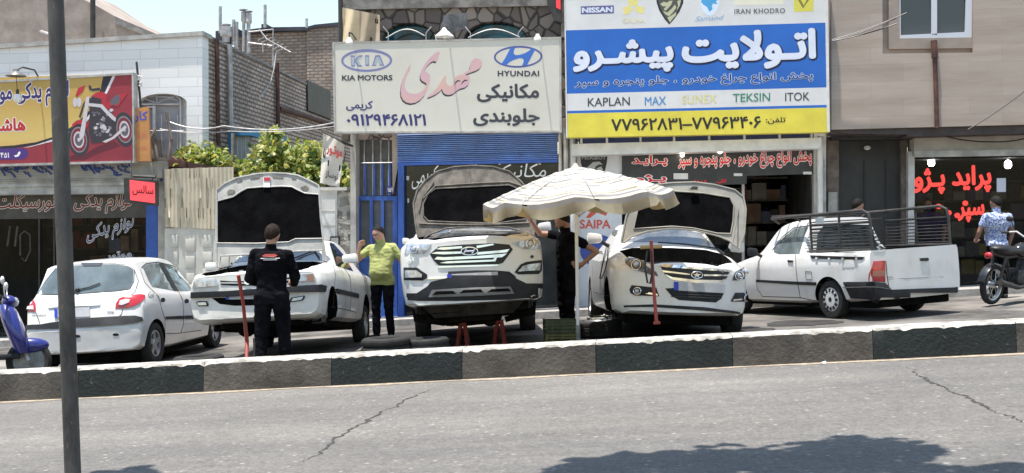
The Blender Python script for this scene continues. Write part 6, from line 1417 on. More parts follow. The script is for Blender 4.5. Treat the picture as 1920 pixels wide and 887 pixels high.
# === pickup
k = crop(1400, 380, 1840, 1626); C = pic
C.skin('side_window', k([(187, 322), (250, 247), (330, 182), (430, 167), (402, 230), (366, 354), (226, 357), (192, 346)]), M['glass_pale'], off=.004)
C.line('window_seal', k([(178, 330), (245, 240), (328, 174), (440, 158)]), M['seam'], r=.008)
v = C.skin('vent_panel', k([(384, 350), (438, 196), (452, 200), (442, 350)]), M['white_dusty'], off=.004)
for i in range(7): C.line('vent_slot', k([(396 + i * 6, 340 - i * 20), (440, 338 - i * 20)]), M['seam'], r=.007, parent=v)
C.skin('rear_cab_window', k([(480, 345), (490, 215), (530, 160), (700, 150), (880, 155), (940, 230), (960, 330), (940, 342)]), M['glass'], off=.004)
C.line('door_seam', k([(340, 360), (342, 450), (352, 545), (372, 656)]), M['seam'], r=.006); C.line('door_seam', k([(64, 540), (75, 600), (110, 650)]), M['seam'], r=.005); C.line('sill_seam', k([(110, 650), (372, 658), (520, 690)]), M['seam'], r=.006)
C.skin('door_handle', k([(286, 398), (326, 400), (324, 414), (290, 412)]), M['trim'], off=.012)
C.line('fuel_seam', k([(408, 476), (450, 480), (454, 534), (412, 532)]), M['seam'], r=.005, closed=True)
C.skin('side_moulding', k([(68, 533), (340, 546), (524, 552), (524, 574), (345, 568), (74, 550)]), M['trim'], off=.014)
r_ = C.skin('bed_rail_strip', k([(440, 366), (820, 376), (800, 396), (455, 388)]), M['trim'], off=.008)
for x, y in ((487, 386), (575, 389), (668, 388), (765, 388)): C.skin('rail_stud', k(ell(x, y, 9, 8, 10)), M['frame_white'], off=.014, parent=r_)
lens(C, 'tail_light', k([(846, 532), (858, 460), (876, 406), (957, 401), (957, 550), (850, 544)]), M['red_lamp'], [(k([(868, 472), (950, 470), (950, 510), (864, 512)]), M['amber'])]); lens(C, 'tail_light', k([(1493, 392), (1528, 387), (1530, 524), (1493, 528)]), M['red_lamp'], [(k([(1500, 446), (1525, 444), (1525, 488), (1500, 490)]), M['clear_lamp'])])
C.skin('bumper', k([(676, 552), (860, 546), (950, 556), (986, 602), (1490, 584), (1500, 560), (1548, 540), (1552, 640), (1520, 690), (1300, 706), (1150, 712), (1000, 722), (860, 722), (760, 716), (724, 640)]), M['trim'], off=.03, depth=.05, bulge=.035)
C.line('bumper_groove', k([(690, 585), (860, 580), (985, 602)]), M['seam'], r=.008, off=.06)
C.line('tailgate_seam', k([(964, 404), (972, 500), (986, 598)]), M['seam'], r=.007); C.line('tailgate_seam', k([(1488, 396), (1490, 580)]), M['seam'], r=.007); C.line('tailgate_crease', k([(978, 530), (1488, 508)]), M['seam'], r=.003)
C.skin('tailgate_handle', k([(1196, 385), (1255, 382), (1260, 398), (1245, 405), (1200, 404)]), M['black'], off=.012)
o = C.skin('number_plate', k([(1134, 660), (1382, 650), (1382, 706), (1134, 712)]), M['plate'], off=.10); C.skin('plate_band', k([(1134, 660), (1156, 659), (1156, 711), (1134, 712)]), M['plate_blue'], off=.105, parent=o)
wtext(C, 'SAIPA', *k([(968, 512)])[0], *k([(1012, 522)])[0], grey_l)
mirror(C, (.62, .90, 1.0), 1, M['trim'], (.05, .09, .07))
bm = NB(); box(bm, (-1.85, -.68, .16), (1.7, .68, .29), 0, .03); tube(bm, [(-1.05, -.66, .277), (-1.05, .66, .277)], .05, 10); C.add('underbody', bm, M['dark'])
cage = NB()
def P3(*a): return [Vector(p) for p in a]
zr, zb_ = 1.505, .965
for s in (1, -1):
    y = s * .70
    tube(cage, P3((.34, y, zr - .01), (-1.75, y, zr + .02), (-1.87, y, zr - .03), (-1.90, y, zr - .14), (-1.90, y, zb_)), .022, 8)
    for x in (-.60, -1.25): tube(cage, P3((x, y, zr), (x, y, zb_)), .018, 8)
    tube(cage, P3((-.60, y, 1.36), (-1.90, y, 1.36)), .016, 8); tube(cage, P3((-.55, y, zb_ + .01), (-1.92, y, zb_ + .01)), .025, 6)
    tube(cage, P3((.32, y, zr - .01), (.32, y * .82, 1.41)), .016, 6); tube(cage, P3((-.2, y, zr), (-.2, y * .82, 1.43)), .016, 6)
for x in (.32, .1, -.13, -.36, -.6): tube(cage, P3((x, -.70, zr - .005), (x, .70, zr - .005)), .018, 8)
tube(cage, P3((.34, -.70, 1.53), (.34, .70, 1.53)), .014, 6)
cg = C.add('cargo_cage', cage, M['metal_dark'])
for s in (1, -1):
    bm = NB()
    for i in range(8): tube(bm, P3((-.60, s * .70, zb_ + .05 + i * .048), (-1.90, s * .70, zb_ + .05 + i * .048)), .009, 5)
    C.add('cage_slats', bm, M['metal_dark'], cg)
bm = NB()
for i in range(8): tube(bm, P3((-.57, -.66, zb_ + .05 + i * .055), (-.57, .66, zb_ + .05 + i * .055)), .009, 5)
C.add('front_slats', bm, M['metal_dark'], cg)
bm = NB(); box(bm, (-.60, .45, 1.38), (-.595, .60, 1.46)); C.add('cage_sticker', bm, M['frame_white'], cg)
# ================================================================== people
def cone(bm, a, b, ra, rb, n=14, sx=1.0, side=None):
    """limb segment: tapered, with rounded ends"""
    a, b = Vector(a), Vector(b); d = b - a; L_ = d.length; z = d.normalized()
    x = side.normalized() if side is not None else (Vector((1, 0, 0)) if abs(z.x) < .9 else Vector((0, 1, 0))); x = (x - z * x.dot(z)).normalized(); y = z.cross(x)
    prof = [(ra * math.cos(t), -ra * math.sin(t)) for t in (1.57, 1.1, .6, .2)] + [(rb * math.cos(t), L_ + rb * math.sin(t)) for t in (.0, .4, .8, 1.2, 1.57)]
    M_ = Matrix(((x.x * sx, y.x, z.x, a.x), (x.y * sx, y.y, z.y, a.y), (x.z * sx, y.z, z.z, a.z), (0, 0, 0, 1)))
    lathe(bm, [(max(0, r) if r > 1e-4 else 0, h) for r, h in prof], M_, n)
def loft(bm, rings, n=20, bulk=1.1):
    """closed trunk through elliptical rings (centre, rx, ry, turn)"""
    rr = []
    for c, rx, ry, tw in rings:
        c = Vector(c); rr.append([bm.verts.new(c + Matrix.Rotation(tw, 3, 'Z') @ Vector((rx * bulk ** .5 * math.copysign(abs(math.cos(t)) ** .8, math.cos(t)), ry * math.copysign(abs(math.sin(t)) ** .8, math.sin(t)), 0))) for t in [2 * math.pi * k / n for k in range(n)]])
    fs = [bm.faces.new((a[k], a[(k + 1) % n], b[(k + 1) % n], b[k])) for a, b in zip(rr, rr[1:]) for k in range(n)]
    fs += [bm.faces.new(rr[0][::-1]), bm.faces.new(rr[-1])]; bmesh.ops.recalc_face_normals(bm, faces=fs)
def person(label, M_, J, mats, top_to=.55, sleeve=.5, hair='short', voxel=.0085, extra=None, belly=0.0, group=None, bulk=1.08, beard=False):
    """one continuous body from a posed skeleton (x to the person's right, y forward, z up); clothes are regions of the one skin
    J: joints; mats: skin, top, trousers, shoes, hair"""
    t = thing('person', label, 'person', M_, group)
    bm = NB(); tags = []
    V = {k: Vector(v) for k, v in J.items()}; V['head'] = V['head'] + Vector((0, 0, -.022))
    def seg(tag, a, b, ra, rb, **kw):
        cone(bm, a, b, ra, rb, **kw); tags.append((tag, Vector(a), Vector(b), ra, rb))
    hip = (V['hipL'] + V['hipR']) / 2; sh = (V['shL'] + V['shR']) / 2; neck = V['neck']
    ax = (V['shR'] - V['shL']); tw = math.atan2(ax.y, ax.x); ax2 = V['hipR'] - V['hipL']; tw2 = math.atan2(ax2.y, ax2.x)
    hw = ax.length / 2
    rings = []
    for f, rx, ry, dy in ((-.12, .150, .105, .0), (0, .170, .118, -.005), (.2, .160 + belly * .25, .112 + belly * .5, .01 + belly), (.42, .158 + belly * .12, .110 + belly * .4, .012 + belly * .8), (.68, hw * .92, .120, .006), (.86, hw * 1.02, .114, -.004), (.96, hw * .98, .098, -.010), (1.02, hw * .60, .074, -.012), (1.045, hw * .34, .058, -.010)):
        c = hip.lerp(sh, f); tt = tw2 + (tw - tw2) * max(0, min(1, f)); c = c + Matrix.Rotation(tt, 3, 'Z') @ Vector((0, dy, 0)); rings.append((c, rx, ry, tt))
    loft(bm, rings)
    for (a, b) in zip(rings, rings[1:]):
        tags.append(('hips' if a[0].z < hip.z + top_to * 0.02 - .02 else 'top', a[0], b[0], a[1] * .82, b[1] * .82))
    for S in 'LR': seg('top', sh.lerp(V['sh' + S], .30) + Vector((0, -.012, .004)), sh.lerp(V['sh' + S], .86) + Vector((0, -.005, -.014)), .046, .058 * bulk)
    seg('skin', sh + Vector((0, 0, .02)), neck + Vector((0, 0, .05)), .067, .058); tags[-1] = ('skin', sh + Vector((0, 0, .065)), neck + Vector((0, 0, .05)), .085, .075)
    hd = V['head']; up = (hd - neck).normalized(); fw = V['look'].normalized(); fw = (fw - up * fw.dot(up)).normalized(); rt = fw.cross(up)
    HM = Matrix(((rt.x, fw.x, up.x, hd.x), (rt.y, fw.y, up.y, hd.y), (rt.z, fw.z, up.z, hd.z), (0, 0, 0, 1)))
    def H(x, y, z): return HM @ Vector((x, y, z))
    ball(bm, (0, 0, 0), 1, n=20, scale=(.080, .101, .106), M=HM.to_3x3().to_4x4()); [setattr(v, 'co', v.co) for v in ()]
    for v in bm.verts[-(20 * 11 + 2):]: pass
    # shift last ball to the head centre
    k = 20 * (max(6, 20 // 2 + 2) - 1) + 2
    bm.verts.ensure_lookup_table()
    for v in bm.verts[-k:]: v.co += hd + up * .02
    tags.append(('skin', H(0, 0, .02), H(0, 0, .03), .088, .088))
    seg('skin', H(0, .028, -.045), H(0, .050, -.085), .058, .036)
    seg('skin', H(0, .088, .015), H(0, .108, -.022), .010, .014, n=8); seg('skin', H(-.03, .088, .035), H(.03, .088, .035), .011, .011, n=8); seg('skin', H(-.018, .086, -.052), H(.018, .086, -.052), .009, .009, n=8)
    for s in (1, -1): cone(bm, H(s * .074, -.008, .018), H(s * .078, -.016, -.022), .017, .012, sx=.5)
    for S in 'LR':
        s_ = 1 if S == 'R' else -1
        a, e, w, h = V['sh' + S], V['el' + S], V['wr' + S], V['hand' + S]
        a2 = a - (a - sh).normalized() * .012 + Vector((0, 0, -.022))
        m1 = a2.lerp(e, sleeve) if sleeve <= 1 else e
        if sleeve < 1:
            seg('top', a2, m1, .058 * bulk, .058 * bulk); seg('skin', m1, e, .046, .040); seg('skin', e, w, .040, .027)
        else:
            seg('top', a2, e, .060 * bulk, .055 * bulk); m2 = e.lerp(w, .94); seg('top', e, m2, .054 * bulk, .042 * bulk); seg('skin', m2, w, .028, .027)
        d = (h - w).normalized(); sd = V.get('palm' + S, Vector((1, 0, 0))); sd = (sd - d * sd.dot(d)).normalized(); nm = d.cross(sd)
        seg('skin', w, w + d * .075, .027, .034, sx=1.25, side=sd)
        for i, (o, l) in enumerate(((-.030, .068), (-.010, .080), (.010, .076), (.028, .060))):
            p0 = w + d * .075 + sd * o; p1 = p0 + d * l * .55 + nm * .012; p2 = p1 + d * l * .40 + nm * .024
            seg('skin', p0, p1, .0115, .0105, n=8); seg('skin', p1, p2, .0105, .009, n=8)
        p0 = w + d * .030 - sd * .030; p1 = p0 + d * .030 - sd * .022 + nm * .012; seg('skin', p0, p1, .014, .0125, n=8); seg('skin', p1, p1 + d * .030 + nm * .010, .0125, .010, n=8)
        hp, kn, an, toe = V['hip' + S], V['kn' + S], V['an' + S], V['toe' + S]
        seg('legs', hp + Vector((0, 0, .02)), kn, .098 * bulk, .068 * bulk); seg('legs', kn, an + Vector((0, 0, .03)), .066 * bulk, .056 * bulk)
        seg('shoe', an + Vector((0, 0, .02)), an + Vector((0, 0, -.035)), .046, .045); seg('shoe', an + (an - toe).normalized() * .03 + Vector((0, 0, -.045)), toe, .040, .034, sx=1.1)
    me = bpy.data.meshes.new('tmp'); bm.to_mesh(me); bm.free(); o = bpy.data.objects.new('tmp', me); COL.objects.link(o)
    md = o.modifiers.new('r', 'REMESH'); md.mode = 'VOXEL'; md.voxel_size = voxel; md.use_smooth_shade = True
    sm = o.modifiers.new('s', 'SMOOTH'); sm.factor = .5; sm.iterations = 3
    dg = bpy.context.evaluated_depsgraph_get(); res = bpy.data.meshes.new_from_object(o.evaluated_get(dg)); bpy.data.objects.remove(o); bpy.data.meshes.remove(me)
    res.name = 'body'; idx = {'skin': 0, 'top': 1, 'hips': 2, 'legs': 2, 'shoe': 3}
    for m in mats[:4]: res.materials.append(m)
    zt = hip.z + .0
    import numpy as np
    n = len(res.polygons); C = np.empty(n * 3); res.polygons.foreach_get('center', C); C = C.reshape(-1, 3)
    best = np.full(n, 1e9); mi = np.zeros(n, int)
    for tag, a, b, ra, rb in tags:
        a_, b_ = np.array(a), np.array(b); ab = b_ - a_; L2 = max(1e-9, ab @ ab); tt = np.clip(((C - a_) @ ab) / L2, 0, 1)
        d = np.linalg.norm(C - a_ - tt[:, None] * ab, axis=1) - (ra + (rb - ra) * tt)
        q = d < best; best[q] = d[q]; mi[q] = idx[tag]
    shirt_hem = hip.z - .06 + (.06 if top_to > .9 else 0)
    leg = (mi == 2) & (C[:, 2] > shirt_hem); mi[leg] = 1
    low = (mi == 1) & (C[:, 2] < shirt_hem) & (np.abs(C[:, 2] - hip.z) < .25) & (np.hypot(C[:, 0] - hip.x, C[:, 1] - hip.y) < .20); mi[low] = 2
    # folds in the cloth
    nv = len(res.vertices); P = np.empty(nv * 3); res.vertices.foreach_get('co', P); P = P.reshape(-1, 3)
    vm = np.zeros(nv, bool)
    for p in res.polygons:
        if mi[p.index] in (1, 2): vm[list(p.vertices)] = True
    N = np.empty(nv * 3); res.vertices.foreach_get('normal', N); N = N.reshape(-1, 3)
    w = np.array([noise.noise((x * 9, y * 9, z * 14)) * .6 + noise.noise((x * 19, y * 19, z * 30)) * .4 if m else 0 for (x, y, z), m in zip(P, vm)])
    P += N * (w * .016)[:, None]; res.vertices.foreach_set('co', P.ravel())
    res.polygons.foreach_set('material_index', mi.astype('i')); res.polygons.foreach_set('use_smooth', [True] * n); res.update()
    b = bpy.data.objects.new('body', res); COL.objects.link(b); b.parent = t; MW[b.name] = MW[t.name]
    if hair:
        bm = NB(); ball(bm, (0, 0, 0), 1, n=24, scale=(.086, .108, .113)); 
        bmesh.ops.bisect_plane(bm, geom=bm.verts[:] + bm.edges[:] + bm.faces[:], plane_co=(0, .035, .028), plane_no=(0, .62, -.55), clear_outer=True)
        for v in bm.verts: v.co *= 1 + .035 * noise.noise(v.co * 60); v.co += Vector((0, -.004, .024)); v.co = HM @ v.co
        part('hair', bm, mats[4], t, world=False)
    if beard:
        bm = NB(); cone(bm, H(0, .034, -.05), H(0, .052, -.09), .060, .038); bmesh.ops.bisect_plane(bm, geom=bm.verts[:] + bm.edges[:] + bm.faces[:], plane_co=H(0, .05, -.045), plane_no=up, clear_outer=True); part('beard', bm, mats[4], t, world=False)
    bm = NB()
    for s in (1, -1): ball(bm, H(s * .030, .087, .022), .011, n=8, scale=(1.2, .6, .8))
    part('eyes', bm, M['black'], t, world=False)
    if extra: extra(t, H, V)
    return t
def stand(px, D, face):
    """feet on the street below photo column px; face: degrees, 0 looks away from the camera, 180 at it, 90 to the left"""
    return Matrix.Translation(on_ground(px, D)) @ Matrix.Rotation(YAW + R(face), 4, 'Z')
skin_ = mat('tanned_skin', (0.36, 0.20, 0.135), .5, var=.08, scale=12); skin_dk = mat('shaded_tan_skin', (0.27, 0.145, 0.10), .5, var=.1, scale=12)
hair_b = mat('black_hair', (.008, .0065, .006), .75, var=.4, scale=40, spec=.2, bump=.5, bscale=120); hair_g = mat('brown_black_hair', (.022, .014, .010), .8, var=.4, scale=40, spec=.15, bump=.5, bscale=120)
blk = mat('black_cotton', (.0055, .0055, .0075), 1.0, var=.5, scale=6, spec=.08); blk2 = mat('charcoal_cotton', (.010, .010, .013), 1.0, var=.4, scale=6, spec=.08); shoe_m = mat('black_leather', (.012, .011, .011), .5)
M0 = dict(hipL=(-.095, 0, .90), hipR=(.095, 0, .90), shL=(-.185, 0, 1.43), shR=(.185, 0, 1.43), neck=(0, .0, 1.50), head=(0, .025, 1.63), look=(0, 1, 0),
          elL=(-.25, -.02, 1.14), elR=(.25, -.02, 1.14), wrL=(-.26, .06, .90), wrR=(.26, .06, .90), handL=(-.255, .09, .80), handR=(.255, .09, .80), palmL=(0, 1, 0), palmR=(0, 1, 0),
          knL=(-.105, .02, .48), knR=(.105, .02, .48), anL=(-.11, -.02, .085), anR=(.11, -.02, .085), toeL=(-.135, .17, .045), toeR=(.135, .17, .045))
def pose(**k): d = dict(M0); d.update(k); return d
# mechanic with his back to us, hands busy in front
def back_print(t, H, V):
    bm = NB()
    def patch(pts, mm, nm):
        b = NB(); body = [c for c in t.children if c.name.startswith('body')][0]; tree = BVHTree.FromPolygons([v.co.copy() for v in body.data.vertices], [tuple(p.vertices) for p in body.data.polygons])
        vs = []
        for x, z in pts:
            l, n_, i, d = tree.ray_cast(Vector((x, -1, z)), Vector((0, 1, 0))); vs.append((l if l else Vector((x, -.12, z))) + Vector((0, -.012, 0)))
        prism(b, vs, (0, .008, 0)); part(nm, b, mm, t, world=False, smooth=False)
    patch([(-.085, 1.385), (-.05, 1.405), (.06, 1.405), (.09, 1.385), (.05, 1.372), (-.06, 1.372)], M['red_jack'], 'red_print')
    for z, a, b_ in ((1.352, -.10, .115), (1.335, -.07, .085)): patch([(a, z), (b_, z), (b_, z + .008), (a, z + .008)], M['frame_white'], 'white_print')
person('man in dark overalls with his back turned, working at the raised bonnet', stand(508, 13.35, 2), pose(
    shL=(-.195, 0, 1.42), shR=(.195, 0, 1.41), elL=(-.250, .02, 1.13), elR=(.262, .04, 1.14), wrL=(-.19, .26, 1.06), wrR=(.22, .26, 1.06), handL=(-.11, .33, 1.07), handR=(.14, .35, 1.06), palmL=(0, .2, 1), palmR=(0, .2, 1),
    head=(.012, .02, 1.635), look=(.30, 1, -.22), anL=(-.135, -.02, .085), anR=(.145, -.0, .085), knL=(-.125, .02, .48), knR=(.13, .02, .48), toeL=(-.17, .16, .045), toeR=(.19, .17, .045)), (skin_, blk, blk, shoe_m, hair_g), sleeve=1.5, extra=back_print, bulk=1.16)
# man in the green shirt, hand raised to his face
grn = mat('yellow_green_cotton', (.27, .295, .10), .85, var=.06, scale=5)
def specs(t, H, V):
    bm = NB()
    for s in (1, -1): tube(bm, [H(s * (.032 + .020 * math.cos(a)), .100, .022 + .016 * math.sin(a)) for a in [2 * math.pi * i / 14 for i in range(14)]], .0028, 5, closed=True); tube(bm, [H(s * .052, .098, .026), H(s * .076, .0, .028)], .0025, 5)
    tube(bm, [H(-.012, .102, .026), H(.012, .102, .026)], .0028, 5); part('glasses', bm, M['black'], t, world=False)
person('man in a yellow green t-shirt and dark trousers raising one hand', stand(716, 18.0, 163), pose(
    shL=(-.205, 0, 1.43), shR=(.205, .01, 1.42), elR=(.36, .12, 1.22), wrR=(.26, .26, 1.43), handR=(.19, .30, 1.53), palmR=(.5, .4, 0), elL=(-.315, -.05, 1.16), wrL=(-.36, -.02, .91), handL=(-.37, .0, .80),
    head=(.03, .05, 1.635), neck=(.01, .02, 1.51), look=(.42, 1, -.32), knL=(-.11, .03, .48), anL=(-.13, .0, .085), toeL=(-.19, .15, .045), anR=(.10, .02, .085), toeR=(.15, .19, .045)), (skin_, grn, blk2, shoe_m, hair_b), sleeve=.52, belly=.05, extra=specs)
# man under the parasol, one arm up, other hand on hip
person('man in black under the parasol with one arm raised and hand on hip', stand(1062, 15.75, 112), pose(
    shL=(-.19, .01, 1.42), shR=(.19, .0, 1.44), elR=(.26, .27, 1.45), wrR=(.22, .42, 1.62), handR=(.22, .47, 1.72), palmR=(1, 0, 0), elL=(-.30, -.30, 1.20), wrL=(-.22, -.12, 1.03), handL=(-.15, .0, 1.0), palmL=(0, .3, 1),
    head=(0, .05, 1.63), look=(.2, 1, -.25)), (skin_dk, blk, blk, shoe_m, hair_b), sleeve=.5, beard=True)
# bystanders on the right
person('dark haired bearded man in black standing behind the pickup cage, looking right', stand(1606, 20.2, -75), pose(shL=(-.2, 0, 1.43), shR=(.2, 0, 1.43), head=(.0, .03, 1.66), neck=(0, 0, 1.52)), (skin_, blk2, blk2, shoe_m, hair_b), beard=True, voxel=.010)
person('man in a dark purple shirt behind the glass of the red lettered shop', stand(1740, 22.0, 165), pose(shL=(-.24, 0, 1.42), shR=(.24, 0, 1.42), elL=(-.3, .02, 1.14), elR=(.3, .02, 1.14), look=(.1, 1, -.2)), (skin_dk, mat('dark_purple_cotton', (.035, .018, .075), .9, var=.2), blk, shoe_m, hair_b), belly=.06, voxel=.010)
def floral():
    m, t, b = _bsdf('blue_white_print_cotton'); N, L = t.nodes, t.links; tc = N.new('ShaderNodeTexCoord')
    v = N.new('ShaderNodeTexNoise'); v.inputs['Scale'].default_value = 16; v.inputs['Detail'].default_value = 2; v.inputs['Distortion'].default_value = 2.5; L.new(tc.outputs['Object'], v.inputs['Vector'])
    r = N.new('ShaderNodeValToRGB'); r.color_ramp.elements[0].position = .46; r.color_ramp.elements[1].position = .54; r.color_ramp.elements[0].color = (.10, .15, .34, 1); r.color_ramp.elements[1].color = (.50, .54, .66, 1); L.new(v.outputs['Fac'], r.inputs['Fac']); L.new(r.outputs[0], b.inputs['Base Color']); b.inputs['Roughness'].default_value = .9; return m
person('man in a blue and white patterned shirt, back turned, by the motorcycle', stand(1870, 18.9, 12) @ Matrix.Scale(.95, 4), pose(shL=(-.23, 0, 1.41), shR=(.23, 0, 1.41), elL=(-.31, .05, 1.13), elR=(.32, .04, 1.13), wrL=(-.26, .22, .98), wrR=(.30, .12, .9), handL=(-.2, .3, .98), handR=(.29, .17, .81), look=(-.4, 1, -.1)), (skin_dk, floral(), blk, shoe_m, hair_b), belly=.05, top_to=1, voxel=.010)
# ================================================================== parasol and yard things
D = 14.6; base = on_ground(1081, 14.55)
t = thing('parasol', 'large striped cream and grey parasol between the suv and the star badge sedan', 'parasol', base)
def translucent(name, col, k=.35):
    m, tt, b = _bsdf(name); N, L = tt.nodes, tt.links; b.inputs['Base Color'].default_value = c4(col); b.inputs['Roughness'].default_value = .9
    nz = N.new('ShaderNodeTexNoise'); nz.inputs['Scale'].default_value = 5; nz.inputs['Detail'].default_value = 7; tc = N.new('ShaderNodeTexCoord'); L.new(tc.outputs['Object'], nz.inputs['Vector'])
    r = N.new('ShaderNodeValToRGB'); r.color_ramp.elements[0].position = .3; r.color_ramp.elements[0].color = c4(tuple(c * .72 for c in col)); r.color_ramp.elements[1].position = .65; r.color_ramp.elements[1].color = c4(col); L.new(nz.outputs['Fac'], r.inputs['Fac']); L.new(r.outputs[0], b.inputs['Base Color'])
    tr = N.new('ShaderNodeBsdfTranslucent'); tr.inputs['Color'].default_value = c4((min(1, col[0] * 1.1), col[1] * .8, col[2] * .42)); mx = N.new('ShaderNodeMixShader'); mx.inputs[0].default_value = k
    L.new(b.outputs[0], mx.inputs[1]); L.new(tr.outputs[0], mx.inputs[2]); L.new(mx.outputs[0], tt.nodes['Material Output'].inputs['Surface']); return m
cl_cream = translucent('cream_canvas', (.60, .57, .49)); cl_grey = translucent('grey_stripe_canvas', (.30, .30, .30)); cl_yel = translucent('yellowed_canvas', (.34, .31, .22)); cl_white = translucent('white_canvas', (.66, .645, .60))
apex = base + Vector((0, 0, 2.26)); Rr = 1.19; drop = .37
TL = Matrix.Rotation(R(-3.4), 3, 'Y') @ Matrix.Rotation(R(2), 3, 'X')
def cpt(a, f, sag=True):
    """canopy point: angle a, fraction f from the apex"""
    k = a / (math.pi / 4); u = k - math.floor(k); inner = 1 - (1 - math.cos(math.pi / 8)) * math.sin(math.pi * u) * 1.0
    r = Rr * f * inner; z = -drop * (f ** 1.25) - (.055 * f * math.sin(math.pi * u) if sag else 0)
    return Vector((r * math.cos(a), r * math.sin(a), z))
bm = NB(); na, nf = 64, 40; rows = []
pat = [3, 3, 0, 3, 3, 1, 3, 3, 0, 0, 3, 3, 1, 3, 3, 3, 0, 0, 3, 1, 3, 3, 3, 2, 3, 3, 1, 3, 3, 0, 3, 3, 1, 3, 2, 3, 1, 1, 0, 0]
ct = bm.verts.new(apex)
for j in range(1, nf + 1): rows.append([bm.verts.new(apex + TL @ (cpt(2 * math.pi * i / na + R(12), j / nf) + Vector((0, 0, .012 * noise.noise((i * .5, j * .4, 0)))))) for i in range(na)])
for i in range(na): bm.faces.new((ct, rows[0][i], rows[0][(i + 1) % na]))
for j in range(nf - 1):
    for i in range(na): f = bm.faces.new((rows[j][i], rows[j + 1][i], rows[j + 1][(i + 1) % na], rows[j][(i + 1) % na])); f.material_index = pat[j + 1]
bmesh.ops.solidify(bm, geom=bm.faces[:], thickness=.003)
part('canopy', bm, [cl_cream, cl_grey, cl_yel, cl_white], t, smooth=30)
vb = NB()
for s in range(8):
    rr = []
    for i in range(9):
        u = i / 8; a = math.pi / 4 * (s + u) + R(12); p = cpt(a, 1.0); ln = .085 + .115 * math.sin(math.pi * u) ** .6; out = Vector((math.cos(a), math.sin(a), 0)); w_ = .02 * math.sin(u * 9 + s)
        rr.append([vb.verts.new(apex + TL @ (p + out * (.012 + w_ * q) * q * 2 + Vector((0, 0, -ln * q)))) for q in (0, .28, .33, .7, .93, 1)])
    for a, b in zip(rr, rr[1:]):
        for q in range(5): f = vb.faces.new((a[q], b[q], b[q + 1], a[q + 1])); f.material_index = (1, 1, 0, 0, 0)[q]
bmesh.ops.solidify(vb, geom=vb.faces[:], thickness=.003)
part('valance', vb, [cl_yel, cl_grey], t, smooth=30)
bm = NB()
for s in range(8): tube(bm, [apex + TL @ (cpt(math.pi / 4 * s + R(12), f, False) + Vector((0, 0, -.012))) for f in (.05, .3, .6, .8, 1.0)], .006, 5)
for s in range(8): tube(bm, [apex + TL @ Vector((0, 0, -.62)), apex + TL @ (cpt(math.pi / 4 * s + R(12), .55, False) + Vector((0, 0, -.02)))], .005, 5)
part('ribs', bm, M['zinc'], t)
bm = NB(); tube(bm, [base, apex + Vector((0, 0, -.02))], .021, 12); part('pole', bm, M['frame_white'], t)
bm = NB(); lathe(bm, [(0, .06), (.02, .055), (.03, .035), (.04, .015), (.06, .0), (.09, -.03), (0, -.015)], Matrix.Translation(apex + Vector((0, 0, -.01))), 14); part('finial', bm, cl_white, t)
bm = NB(); lathe(bm, [(0, .06), (.19, .05), (.20, .0), (0, 0)], Matrix.Translation(base), 24); tube(bm, [base + Vector((0, 0, .05)), base + Vector((0, 0, .3))], .03, 10); part('base', bm, M['steel'], t)

# crates under the parasol
crate_m = mat('olive_yellow_crate_plastic', (.10, .092, .026), .7, var=.35, scale=6); crate_m2 = mat('dull_green_crate_plastic', (.05, .058, .022), .7, var=.35, scale=6)
def crate(px, D, z, rz, label, m, sx=.40, sy=.30, sz=.19):
    g = on_ground(px, D) + Vector((0, 0, z)); t = thing('crate', label, 'crate', Matrix.Translation(g) @ Matrix.Rotation(R(rz) + YAW, 4, 'Z'))
    bm = NB(); x, y = sx / 2, sy / 2
    box(bm, (-x, -y, 0), (x, y, .012)); 
    for zz in (.0125, .06, .105, sz - .028):
        h = .028
        for s in (1, -1): box(bm, (-x, s * y - .006, zz), (x, s * y + .006, zz + h)); box(bm, (s * x - .006, -y + .0065, zz), (s * x + .006, y - .0065, zz + h))
    part('slats', bm, m, t, world=False, smooth=False)
    bm = NB()
    for a in (-x, x):
        for b in (-y, y): box(bm, (a - .014, b - .014, .002), (a + .014, b + .014, sz + .002), bev=.003)
    for a in (-.33, 0, .33): 
        for s in (1, -1): box(bm, (a * sx - .01, s * (y + .007) - .004, .003), (a * sx + .01, s * (y + .007) + .004, sz - .002))
    part('posts', bm, m, t, world=False); return t
crate(1049, 15.1, 0, 4, 'lower olive yellow plastic crate of the two stacked beside the parasol pole', crate_m, sz=.17)
crate(1049, 15.1, .175, 6, 'upper dull green plastic crate of the two stacked beside the parasol pole', crate_m2, sz=.17)

# loose tyres
def tyre(px, D, z, label, M2=None, rad=.30, wid=.19, rim=False):
    g = on_ground(px, D) + Vector((0, 0, z)); t = thing('wheel' if rim else 'tyre', label, 'wheel' if rim else 'tyre', Matrix.Translation(g) @ (M2 or Matrix.Rotation(-math.atan(SLOPE), 4, 'Y')), None)
    bm = NB(); h = wid
    lathe(bm, [(rad * .60, .02), (rad * .66, .0), (rad * .88, .0), (rad * .97, .02), (rad, .05), (rad * .985, h * .33), (rad * .985, h * .36), (rad, h * .38), (rad, h * .62), (rad * .985, h * .64), (rad * .985, h * .67), (rad, h - .05), (rad * .97, h - .02), (rad * .88, h), (rad * .66, h), (rad * .60, h - .02), (rad * .64, h - .05), (rad * .9, h * .5), (rad * .64, .05)], None, 48, closed=True)
    part('carcass', bm, M['rubber'], t, world=False)
    if rim:
        bm = NB(); lathe(bm, [(rad * .62, h - .01), (rad * .58, h), (rad * .52, h - .03), (rad * .2, h - .05), (.0, h - .045)], None, 36); lathe(bm, [(.03, h - .02), (.05, h - .05)], None, 12)
        for k in range(10): B = Matrix.Rotation(2 * math.pi * k / 10, 4, 'Z'); box(bm, (.05, -.014, h - .045), (rad * .56, .014, h - .018), M=B)
        part('rim', bm, M['alloy'], t, world=False)
    return t
